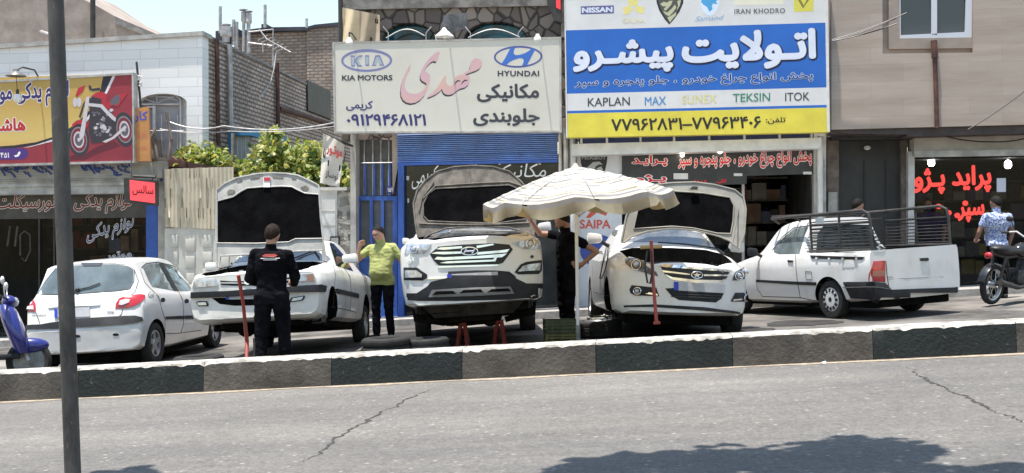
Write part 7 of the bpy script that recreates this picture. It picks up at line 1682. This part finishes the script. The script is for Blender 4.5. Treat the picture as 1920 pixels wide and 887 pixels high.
tyre(370, 14.3, 0, 'black tyre lying flat behind the kerb in front of the jacked sedan', rad=.31, wid=.22)
tyre(721, 14.4, 0, 'worn black tyre lying flat behind the kerb below the green shirted man', rad=.31, wid=.20)
tyre(721, 14.4, .20, 'upper worn tyre lying flat on another tyre behind the kerb', rad=.305, wid=.10)
tyre(797, 14.7, 0, 'dark tyre lying flat beside the red jack stands under the suv', rad=.29, wid=.24)
tyre(1121, 16.2, 0, 'alloy wheel lying flat behind the parasol pole with tools on it', rad=.325, wid=.23, rim=True)
bm = NB(); g = on_ground(1122, 16.1) + Vector((0, 0, .235)); rng = random.Random(3)
for k in range(7):
    a = g + Vector((rng.uniform(-.2, .2), rng.uniform(-.2, .2), .012 + k * .008)); b_ = a + Vector((rng.uniform(-.2, .2), rng.uniform(-.15, .15), .01)); tube(bm, [a, b_], .012, 6); ball(bm, b_, .024, n=8)
single('spanners', bm, M['steel'], 'heap of dark spanners lying on the flat alloy wheel', 'tools')

# jack stands under the SUV
def jack_stand(px, D, label):
    t = thing('jack_stand', label, 'jack stand', on_ground(px, D), 'red jack stands under the suv'); bm = NB(); g = on_ground(px, D)
    for a in range(4):
        c, s = math.cos(R(45 + 90 * a)), math.sin(R(45 + 90 * a)); prism(bm, [g + Vector((c * .10 - s * .03, s * .10 + c * .03, 0)), g + Vector((c * .10 + s * .03, s * .10 - c * .03, 0)), g + Vector((c * .035 + s * .028, s * .035 - c * .028, .34)), g + Vector((c * .035 - s * .028, s * .035 + c * .028, .34))], Vector((c, s, 0)) * .012)
    box(bm, g + Vector((-.05, -.05, .32)), g + Vector((.05, .05, .36)), bev=.006); part('legs', bm, M['orange_jack'], t)
    bm = NB(); tube(bm, [g + Vector((0, 0, .30)), g + Vector((0, 0, .50))], .02, 8); box(bm, g + Vector((-.05, -.025, .50)), g + Vector((.05, .025, .53)), bev=.005); part('post', bm, M['engine'], t)
jack_stand(865, 15.5, 'red jack stand under the left half of the suv'); jack_stand(934, 15.5, 'red jack stand under the right half of the suv')
# trolley jack with its red handle before the first sedan
t = thing('trolley_jack', 'trolley jack with long red handle before the jacked sedan', 'jack', on_ground(462, 13.6)); g = on_ground(458, 13.75)
bm = NB(); tube(bm, [g + Vector((.02, -.05, .12)), W(463, 640, 13.5), W(456, 570, 13.4), W(447, 516, 13.3)], [.022, .024, .020, .022], 10); part('handle', bm, M['red_jack'], t)
bm = NB(); box(bm, g + Vector((-.12, -.05, .05)), g + Vector((.12, .5, .13)), bev=.02); lathe(bm, [(0, .12), (.06, .12), (.06, .40), (0, .40)], Matrix.Translation(g + Vector((0, .45, 0))), 14); part('frame', bm, M['metal_dark'], t)
bm = NB()
for dx in (-.13, .13):
    for dy in (0, .45): lathe(bm, [(0, -.02), (.05, -.02), (.05, .02), (0, .02)], Matrix.Translation(g + Vector((dx, dy, .055))) @ Matrix.Rotation(R(90), 4, 'Y'), 14)
part('rollers', bm, M['steel'], t)
# red lever leaning on the star badge sedan
t = thing('lever', 'red t shaped jack lever leaning on the star badge sedan', 'tool', W(1231, 606, 14.0))
bm = NB(); tube(bm, [W(1221, 452, 14.05), W(1224, 520, 14.0), W(1231, 606, 13.9)], .021, 8); tube(bm, [W(1225, 606, 13.9), W(1238, 605, 13.9)], .018, 8); part('bar', bm, M['red_jack'], t)
bm = NB(); tube(bm, [W(1200, 464, 14.05), W(1242, 462, 14.05)], .022, 8); part('grip', bm, mat('worn_wooden_grip', (.40, .28, .13), .7, var=.2), t)
bm = NB(); tube(bm, [W(1214, 470, 14.0), W(1209, 500, 13.98), W(1214, 530, 13.95), W(1219, 532, 13.95), W(1224, 505, 13.97), W(1221, 470, 14.0)], .012, 7); part('hose', bm, M['black'], t)
# jump cable looped over the same car's door mirror
pts = [jac.M @ jac.hit(*crop(1090, 330, 1430, 1040)([p])[0], .03) for p in ((165, 395), (150, 430), (140, 480), (124, 560), (118, 588), (128, 590), (150, 540), (158, 480), (162, 430), (172, 400))]
bm = NB(); tube(bm, pts, .008, 6); single('cable', bm, M['black'], 'thin black cable looped down from the white sedan door mirror', 'cable')

# ================================================================== motorbikes
def motorcycle(label, M_, colour, frame, rider_box=False):
    t = thing('motorcycle', label, 'motorcycle', M_); A = lambda n_, b, m, p=None: part(n_, b, m, p or t, world=False)
    for nm, x in (('wheel', .64), ('wheel', -.64)):
        B = Matrix.Translation((x, 0, .30)) @ Matrix.Rotation(R(90), 4, 'X'); bm = NB(); lathe(bm, [(.235, -.04), (.27, -.048), (.295, -.03), (.30, 0), (.295, .03), (.27, .048), (.235, .04)], B, 36, closed=True); w = A(nm, bm, M['rubber'])
        bm = NB(); lathe(bm, [(.236, -.03), (.236, .03), (.215, .02), (.215, -.02)], B, 36, closed=True); lathe(bm, [(.0, -.05), (.045, -.05), (.045, .05), (0, .05)], B, 14)
        for k in range(12): a = 2 * math.pi * k / 12; tube(bm, [B @ Vector((.04 * math.cos(a), .04 * math.sin(a), .03 * (-1) ** k)), B @ Vector((.22 * math.cos(a + .2), .22 * math.sin(a + .2), 0))], .005, 4)
        A('rim', bm, M['alloy'], w)
    bm = NB(); tube(bm, [(.64, .08, .30), (.40, .08, .88)], .022, 8); tube(bm, [(.64, -.08, .30), (.40, -.08, .88)], .022, 8); A('fork', bm, M['metal_dark'])
    bm = NB(); tube(bm, [(.42, 0, .84), (.05, 0, .72), (-.30, 0, .70), (-.75, 0, .78)], .024, 8); tube(bm, [(.44, 0, .80), (.26, 0, .36), (-.15, 0, .30), (-.30, 0, .70)], .022, 8)
    for s in (1, -1): tube(bm, [(-.15, s * .06, .32), (-.64, s * .07, .30)], .018, 6); tube(bm, [(-.62, s * .09, .32), (-.50, s * .10, .72)], .022, 8)
    A('frame', bm, frame)
    bm = NB(); box(bm, (-.15, -.13, .28), (.24, .13, .52), bev=.04); lathe(bm, [(.0, 0), (.085, 0), (.095, .03), (.085, .06), (.095, .09), (.085, .12), (.095, .15), (.08, .2), (0, .2)], Matrix.Translation((.14, 0, .46)) @ Matrix.Rotation(R(20), 4, 'Y'), 16); A('engine', bm, M['engine'])
    bm = NB(); ball(bm, (.18, 0, .80), 1, scale=(.26, .13, .12), n=18); A('tank', bm, colour)
    bm = NB(); ball(bm, (-.28, 0, .80), 1, scale=(.38, .125, .07), n=18); ball(bm, (-.52, 0, .84), 1, scale=(.2, .12, .06), n=14); A('seat', bm, M['black'])
    for x, a0, a1 in ((.64, 20, 150), (-.64, 30, 170)):
        bm = NB(); rows = [[bm.verts.new((x + (.33) * math.cos(R(a0 + (a1 - a0) * i / 14)), y, .30 + .33 * math.sin(R(a0 + (a1 - a0) * i / 14)) - abs(y) * .25)) for y in (-.06, 0, .06)] for i in range(15)]
        for p, q in zip(rows, rows[1:]):
            for j in range(2): bm.faces.new((p[j], q[j], q[j + 1], p[j + 1]))
        bmesh.ops.solidify(bm, geom=bm.faces[:], thickness=.006); A('mudguard', bm, colour)
    bm = NB(); tube(bm, [(.30, -.36, 1.04), (.36, -.24, 1.06), (.40, -.08, .96), (.40, .08, .96), (.36, .24, 1.06), (.30, .36, 1.04)], .014, 8); A('handlebar', bm, M['zinc'])
    for s in (1, -1):
        bm = NB(); tube(bm, [(.31, s * .33, 1.045), (.27, s * .44, 1.03)], .02, 8); A('grip', bm, M['black'])
        bm = NB(); tube(bm, [(.35, s * .26, 1.06), (.36, s * .34, 1.22)], .007, 6); ball(bm, (.35, s * .36, 1.25), 1, scale=(.02, .065, .045), n=12); A('mirror', bm, M['black'])
    bm = NB(); lathe(bm, [(0, .0), (.05, .0), (.085, .06), (.09, .12), (.08, .13)], Matrix.Translation((.42, 0, .86)) @ Matrix.Rotation(R(80), 4, 'Y'), 18); lamp_ = A('headlight', bm, M['metal_dark']); bm = NB(); lathe(bm, [(.08, .128), (.05, .145), (0, .15)], Matrix.Translation((.42, 0, .86)) @ Matrix.Rotation(R(80), 4, 'Y'), 18); A('lens', bm, M['lamp'], lamp_)
    bm = NB(); tube(bm, [(.22, -.12, .44), (.18, -.15, .28), (-.2, -.16, .26), (-.75, -.18, .36)], [.022, .022, .035, .045], 10); A('exhaust', bm, M['metal_dark'])
    bm = NB(); ball(bm, (-.82, 0, .74), 1, scale=(.04, .07, .05), n=10); A('tail_light', bm, M['red_lamp'])
    return t
gp = on_ground(1898, 17.9)
motorcycle('black motorcycle parked at the right edge beside the patterned shirt', Matrix.Translation(gp) @ Matrix.Rotation(YAW + R(38), 4, 'Z') @ Matrix.Rotation(R(6), 4, 'X'), mat('black_motorcycle_paint', (.012, .012, .013), .25, coat=.8), M['metal_dark'])
def scooter(label, M_, colour):
    t = thing('scooter', label, 'scooter', M_); A = lambda n_, b, m, p=None: part(n_, b, m, p or t, world=False)
    for x in (.60, -.60):
        B = Matrix.Translation((x, 0, .27)) @ Matrix.Rotation(R(90), 4, 'X'); bm = NB(); lathe(bm, [(.19, -.045), (.23, -.052), (.262, -.03), (.27, 0), (.262, .03), (.23, .052), (.19, .045)], B, 32, closed=True); w = A('wheel', bm, M['rubber']); bm = NB(); lathe(bm, [(.19, -.03), (.19, .03), (.05, .04), (.0, .05), (0, -.05), (.05, -.04)], B, 24, closed=True); A('rim', bm, M['steel'], w)
    def shell(nm, rings, m):
        bm = NB(); rr = [[bm.verts.new((x + dx, y, z)) for (dx, y) in [(q * math.cos(a) * sx, q * math.sin(a)) for a in [2 * math.pi * k / 18 for k in range(18)] for q in (1,)]] for (x, z, q, sx) in []]
        loft_r = [(Vector((x, 0, z)), rx, ry, 0) for x, z, rx, ry in rings]; loft(bm, loft_r, bulk=1); bmesh.ops.subdivide_edges(bm, edges=bm.edges[:], cuts=1, use_grid_fill=True, smooth=.3); A(nm, bm, m)
    shell('front_shield', [(.54, .36, .08, .20), (.50, .50, .11, .27), (.44, .68, .12, .29), (.38, .86, .11, .24), (.34, .98, .08, .13)], colour)
    shell('handlebar_cowl', [(.36, .96, .06, .10), (.38, 1.02, .09, .15), (.37, 1.08, .07, .12), (.36, 1.10, .03, .06)], colour)
    shell('rear_body', [(-.40, .36, .30, .15), (-.42, .50, .40, .19), (-.44, .64, .42, .18), (-.46, .74, .40, .15)], colour)
    bm = NB(); box(bm, (-.20, -.17, .30), (.50, .17, .36), bev=.02); A('footboard', bm, M['trim'])
    bm = NB(); ball(bm, (-.40, 0, .78), 1, scale=(.42, .15, .08), n=18); A('seat', bm, M['black'])
    bm = NB(); tube(bm, [(.60, .07, .27), (.50, .05, .55)], .025, 8); tube(bm, [(.60, -.07, .27), (.50, -.05, .55)], .025, 8); A('fork', bm, M['zinc'])
    bm = NB(); ball(bm, (.62, 0, .46), 1, scale=(.22, .09, .10), n=16); A('mudguard', bm, colour)
    bm = NB(); tube(bm, [(.30, -.36, 1.06), (.36, -.15, 1.05), (.36, .15, 1.05), (.30, .36, 1.06)], .015, 8); A('handlebar', bm, M['metal_dark'])
    for s in (1, -1):
        bm = NB(); tube(bm, [(.30, s * .34, 1.06), (.26, s * .42, 1.06)], .021, 8); A('grip', bm, M['black'])
        bm = NB(); tube(bm, [(.34, s * .24, 1.07), (.33, s * .32, 1.22)], .008, 6); ball(bm, (.32, s * .34, 1.26), 1, scale=(.025, .07, .05), n=12); A('mirror', bm, M['frame_white'])
    bm = NB(); ball(bm, (.44, 0, 1.02), 1, scale=(.05, .09, .06), n=14); A('headlight', bm, M['lamp'])
    bm = NB(); tube(bm, [(-.1, -.14, .3), (-.35, -.19, .26), (-.8, -.2, .34)], [.03, .045, .05], 10); A('exhaust', bm, M['zinc'])
    bm = NB(); tube(bm, [(.1, .12, .3), (.14, .2, .02)], .014, 6); A('stand', bm, M['zinc'])
gp = on_ground(-48, 14.5)
scooter('blue scooter parked at the left edge behind the kerb', Matrix.Translation(gp) @ Matrix.Rotation(YAW + R(20), 4, 'Z') @ Matrix.Rotation(R(-8), 4, 'X'), mat('blue_scooter_paint', srgb(30, 36, 112), .28, coat=.7, var=.1))

# ================================================================== street pole, wires, litter
t = thing('street_pole', 'tall dark rusty steel pole in the foreground before the hatchback', 'pole', W(137, 905, 6.6))
def pole_mat():
    m, tt, b = _bsdf('scuffed_dark_pole_paint'); N, L = tt.nodes, tt.links; tc = N.new('ShaderNodeTexCoord'); mp = N.new('ShaderNodeMapping'); mp.inputs['Scale'].default_value = (1, 1, .35); L.new(tc.outputs['Object'], mp.inputs['Vector'])
    def nz(s, d=8):
        n = N.new('ShaderNodeTexNoise'); n.inputs['Scale'].default_value = s; n.inputs['Detail'].default_value = d; n.inputs['Roughness'].default_value = .7; L.new(mp.outputs[0], n.inputs['Vector']); return n.outputs['Fac']
    r = N.new('ShaderNodeValToRGB'); r.color_ramp.elements[0].position = .35; r.color_ramp.elements[0].color = (.014, .013, .015, 1); r.color_ramp.elements[1].position = .68; r.color_ramp.elements[1].color = (.10, .092, .085, 1); L.new(nz(5), r.inputs['Fac'])
    q = N.new('ShaderNodeValToRGB'); q.color_ramp.elements[0].position = .62; q.color_ramp.elements[1].position = .66; L.new(nz(26), q.inputs['Fac'])
    x = N.new('ShaderNodeMixRGB'); L.new(q.outputs[0], x.inputs[0]); L.new(r.outputs[0], x.inputs[1]); x.inputs[2].default_value = (.13, .095, .075, 1); L.new(x.outputs[0], b.inputs['Base Color']); b.inputs['Roughness'].default_value = .6
    bp = N.new('ShaderNodeBump'); bp.inputs['Strength'].default_value = .4; bp.inputs['Distance'].default_value = .01; L.new(nz(40), bp.inputs['Height']); L.new(bp.outputs[0], b.inputs['Normal']); return m
bm = NB(); a, b_ = W(104, 0, 6.6), W(136.5, 887, 6.6); d = (a - b_); bm2 = [b_ - d * .12, b_, b_ + d * .3, b_ + d * .6, a, a + d * 1.1]; tube(bm, bm2, .047, 20); part('shaft', bm, pole_mat(), t)
bm = NB(); q = b_ - d * .11; tube(bm, [q + Vector((0, 0, -.02)), q + Vector((0, 0, .02))], .14, 16); part('base_plate', bm, M['steel'], t)
def wire(name, label, pts, r=.007, sagp=0, m='black'):
    P = [W(x, y, Y) for x, y, Y in pts]; out = []
    for a, b in zip(P, P[1:]):
        for k in range(12): u = k / 12; out.append(a.lerp(b, u) + Vector((0, 0, -sagp * 4 * u * (1 - u))))
    bm = NB(); tube(bm, out + [P[-1]], r, 5); single(name, bm, M[m], label, 'wire')
wire('wire', 'pale twin wire sagging from the arched window to the cream sign', [(312, 226, 22), (420, 236, 21.8), (628, 230, 20.8)], .014, .10, 'zinc')
wire('wire', 'thin lower wire crossing the brick flank above the vine', [(300, 242, 22), (430, 246, 21.8), (628, 237, 21)], .009, .05, 'zinc')
for i, (a, b, lab) in enumerate((((1560, 77, 20.75), (1680, 34, 20.7), 'top wire of the sagging bundle left of the tan building window'), ((1560, 77, 20.7), (1682, 44, 20.65), 'lowest wire of the sagging bundle left of the tan building window'), ((1560, 75, 20.72), (1700, 24, 20.6), 'middle wire of the sagging bundle running past the tan building window'), ((1815, 243, 20.7), (1935, 160, 20.6), 'dark wire rising steeply at the lower right of the tan wall'))): wire('wire', lab, [a, b], .010, .03)
wire('wire', 'loose dark wire drooping along the beige shutter box', [(1770, 255, 21.2), (1860, 266, 21.2), (1935, 256, 21.2)], .012, .03)
t = thing('wooden_mast', 'thin dark mast with wire insulators beside the arched window', 'mast', W(271, 300, 21.2)); bm = NB(); tube(bm, [W(272, 330, 21.2), W(264, 200, 21.2), W(256, 116, 21.2)], .022, 7); part('shaft', bm, M['metal_dark'], t)
bm = NB()
for x, y in ((260, 146), (263, 158)): lathe(bm, [(0, -.05), (.04, -.03), (.02, 0), (.04, .03), (0, .05)], Matrix.Translation(W(x, y, 21.1)), 10)
tube(bm, [W(250, 150, 21.1), W(268, 143, 21.1)], .012, 5); part('insulators', bm, M['frame_white'], t)
t = thing('scrap_posts', 'clutter of dark posts and boards at the end of the motorcycle sign', 'scrap', W(300, 330, 21.3)); bm = NB()
for a, b in (((316, 300), (322, 262)), ((322, 262), (312, 210)), ((288, 300), (280, 252)), ((296, 300), (290, 268)), ((283, 258), (292, 240))): tube(bm, [W(*a, 21.2), W(*b, 21.25)], .03, 6)
slab(bm, [(284, 252), (290, 250), (294, 302), (286, 302)], 21.3, .05); slab(bm, [(292, 262), (300, 258), (303, 302), (295, 302)], 21.35, .05); slab(bm, [(282, 298), (312, 294), (312, 299), (282, 303)], 21.1, .05); part('boards', bm, [mat('weathered_wood', (.16, .13, .11), .9, var=.4)], t, smooth=False)
for i, (x, y, s, lab) in enumerate(((1368, 683, .05, 'white crumpled scrap of litter on the road against the kerb'), (1545, 681, .03, 'small pale pebble of litter on the road against the kerb'))):
    d = ray(x, y + 3); tt_ = -CAM_H / (d.z - SLOPE * d.x); p = EYE + d * tt_; bm = NB(); bmesh.ops.create_icosphere(bm, subdivisions=2, radius=s)
    for v in bm.verts: v.co = p + Vector((v.co.x, v.co.y, max(-.01, v.co.z * .7) + s * .3)) * (1 + .4 * noise.noise(v.co * 40)) if False else p + Vector((v.co.x * (1 + .5 * noise.noise(v.co * 50)), v.co.y, v.co.z * .7 * (1 + .6 * noise.noise(v.co * 60)) + s * .45))
    single('litter', bm, M['frame_white'], lab, 'litter')

# ================================================================== vine, blue frame, shade tree
def leaves(bm, pts, size, rng, droop=.4, mi=3):
    for p in pts:
        n = Vector((rng.gauss(0, 1), rng.gauss(0, 1) - .5, rng.gauss(0, 1) + .7)).normalized(); a = n.orthogonal().normalized(); a = (Matrix.Rotation(rng.uniform(0, 6.28), 3, n) @ a); b = n.cross(a); s = size * rng.uniform(.6, 1.25)
        q = [(0, -.5), (.42, -.30), (.5, .12), (.22, .30), (0, .62), (-.22, .30), (-.5, .12), (-.42, -.30)]
        vs = [bm.verts.new(p + a * x * s + b * y * s - n * (abs(x) * .35 * s + y * y * .2 * s)) for x, y in q]; c = bm.verts.new(p)
        k = rng.choice(range(mi))
        for i in range(8): f = bm.faces.new((c, vs[i], vs[(i + 1) % 8])); f.material_index = k
def leaf_mat(name, col, tcol):
    m, tt, b = _bsdf(name); N, L = tt.nodes, tt.links; b.inputs['Base Color'].default_value = c4(col); b.inputs['Roughness'].default_value = .45; tr = N.new('ShaderNodeBsdfTranslucent'); tr.inputs['Color'].default_value = c4(tcol); mx = N.new('ShaderNodeMixShader'); mx.inputs[0].default_value = .4
    L.new(b.outputs[0], mx.inputs[1]); L.new(tr.outputs[0], mx.inputs[2]); L.new(mx.outputs[0], tt.nodes['Material Output'].inputs['Surface']); return m
LM = [leaf_mat('vine_leaf', (.14, .20, .045), (.32, .42, .06)), leaf_mat('pale_vine_leaf', (.30, .34, .12), (.50, .54, .12)), leaf_mat('dark_vine_leaf', (.05, .09, .025), (.10, .17, .03)), leaf_mat('yellow_vine_leaf', (.34, .32, .07), (.55, .50, .10))]
t = thing('grape_vine', 'sunlit green vine spilling over the lot behind the fence and banner', 'vine', W(480, 600, 22.8)); rng = random.Random(12); P = []
clumps = [(340, 300, 20), (362, 288, 22), (385, 292, 24), (405, 305, 24), (420, 305, 20), (440, 325, 20), (455, 318, 18), (475, 322, 22), (490, 320, 26), (500, 280, 22), (510, 258, 18), (514, 246, 9), (515, 300, 28), (535, 290, 26), (545, 318, 28), (560, 300, 26), (575, 288, 20), (585, 312, 28), (598, 330, 24), (610, 300, 16), (575, 335, 28), (540, 340, 28), (500, 345, 26), (460, 335, 26), (620, 330, 14), (640, 335, 18), (648, 350, 16), (350, 310, 20), (395, 318, 22), (430, 330, 24), (590, 275, 12), (640, 320, 12)]
for cx, cy, r_ in clumps:
    for k in range(int(r_ * 7.5)):
        x, y = rng.gauss(cx, r_ * .50), rng.gauss(cy, r_ * .46); Y = 22.6 + rng.uniform(-.55, .55) + rng.gauss(0, .2); P.append(W(x, y, Y))
bm = NB(); leaves(bm, P, .105, rng, mi=4); f_ = part('foliage', bm, LM, t, smooth=False); f_['kind'] = 'stuff'
bm = NB()
for x0, x1 in ((360, 340), (470, 500), (560, 530), (600, 640), (500, 430)): tube(bm, [W(x0, 560, 22.7), W((x0 + x1) / 2, 420, 22.6), W(x1, 330, 22.6), W(x1 + 8, 285, 22.6)], [.04, .03, .022, .01], 7)
part('stem', bm, mat('vine_bark', (.12, .09, .065), .9, var=.3), t)
t = thing('blue_kiosk', 'blue and white metal frame standing behind the vine', 'kiosk', W(475, 600, 24)); bm = NB(); slab(bm, [(426, 247), (486, 244), (522, 253), (522, 268), (500, 262), (470, 254), (438, 254), (437, 330), (426, 330)], 24, .6); part('frame', bm, mat('blue_frame_paint', srgb(62, 128, 170), .6, var=.1), t, smooth=False)
bm = NB(); slab(bm, [(438.3, 255), (470, 255), (470, 340), (438.3, 340)], 24.1, .04); slab(bm, [(486, 256), (520, 262), (545, 275), (545, 300), (486, 290)], 24.4, .3); part('panel', bm, mat('white_kiosk_panel', (.42, .44, .46), .5, var=.2, scale=3), t, smooth=False)
bm = NB()
for x in (444, 452, 460): slab(bm, rect(x, 258, x + 1.6, 338), 24.07, .03)
part('bars', bm, M['frame_white'], t, smooth=False)
bm = NB(); tube(bm, [W(436, 340, 22.2), W(437, 250, 22.2)], .035, 7); single('post', bm, mat('grey_wood_post', (.22, .19, .16), .9, var=.3), 'grey wooden post among the vine leaves before the blue frame', 'post')

# the street tree overhead whose crown shades the road
def road_pt(px, py): d = ray(px, py); return EYE + d * (-CAM_H / (d.z - SLOPE * d.x))
rng = random.Random(4); H_ = 5.2; P = []
sh_cl = [(1060, 885, 26), (1110, 872, 30), (1180, 866, 36), (1250, 862, 36), (1330, 858, 38), (1400, 862, 40), (1460, 858, 32), (1540, 846, 40), (1600, 836, 36), (1650, 842, 40), (1700, 848, 30), (1735, 846, 20), (1620, 870, 50), (1480, 880, 50), (1300, 888, 50), (1150, 895, 50), (1880, 882, 30), (1830, 888, 24), (1720, 880, 30), (255, 886, 22), (200, 892, 20)]
for cx, cy, r_ in sh_cl:
    for k in range(int(r_ * 9)):
        g = road_pt(min(2050, rng.gauss(cx, r_ * .5)), max(816, rng.gauss(cy, r_ * .17))); h = H_ + rng.uniform(-.5, .6); P.append(g + SDIR * (h / SDIR.z))
for k in range(6000):
    a, r_ = rng.uniform(0, 6.28), 2.3 * math.sqrt(rng.random()); c = Vector((2.2, 5.0, 0)) + Vector((r_ * math.cos(a) * 1.1, r_ * math.sin(a) * .55 - .9, 0)); P.append(c + Vector((0, 0, H_ + rng.uniform(.0, 1.6))) + Vector((SDIR.x, SDIR.y, 0)) * (H_ / SDIR.z))
t = thing('street_tree', 'leafy street tree overhead whose crown shades the near road', 'tree', Vector((4.9, 3.2, gz(4.9))))
bm = NB(); leaves(bm, P, .15, rng); f_ = part('crown', bm, LM, t, smooth=False)
bm = NB(); g = Vector((4.9, 3.2, gz(4.9))); tube(bm, [g, g + Vector((-.1, .05, 1.6)), g + Vector((-.4, .1, 3.2)), g + Vector((-1.2, .6, 4.8)), g + Vector((-2.4, 1.0, 5.8))], [.16, .13, .11, .08, .04], 10)
for e in ((-3.4, .4, 5.7), (-1.0, 2.4, 6.0), (-4.2, 1.8, 5.7), (-.2, 1.2, 6.4)): tube(bm, [g + Vector((-.5, .15, 3.5)), g + Vector((-.5, .15, 3.5)).lerp(Vector(e), .5) + Vector((0, 0, .4)), g + Vector(e)], [.07, .05, .02], 7)
part('trunk', bm, mat('tree_bark', (.13, .10, .08), .95, var=.3, bump=.6), t)

for lab, pts in (('pale loose cord looping down the brick flank near the grey pipe', [(433, 80), (438, 112), (450, 145), (467, 172)]), ('pale loose cord hanging from the rusty pipe on the brick flank', [(512, 100), (508, 130), (500, 160), (478, 186)])):
    bm = NB(); tube(bm, [WX(x, y, XW) + Vector((.07, 0, 0)) for x, y in pts], .012, 5); single('cord', bm, M['zinc'], lab, 'cord')

# kinds that repeat share a group
GROUPS = {'crate': 'plastic crates stacked beside the parasol pole', 'tyre': 'loose tyres lying behind the kerb', 'person': 'people around the workshops', 'wire': 'overhead wires on the shop fronts', 'litter': 'litter scraps along the kerb', 'cord': 'loose cords on the brick flank'}
for o in bpy.data.objects:
    if o.get('category') in GROUPS and 'group' not in o: o['group'] = GROUPS[o['category']]
    if o.name.split('.')[0] == 'sign_lamp': o['group'] = 'lamps over the shop signs'
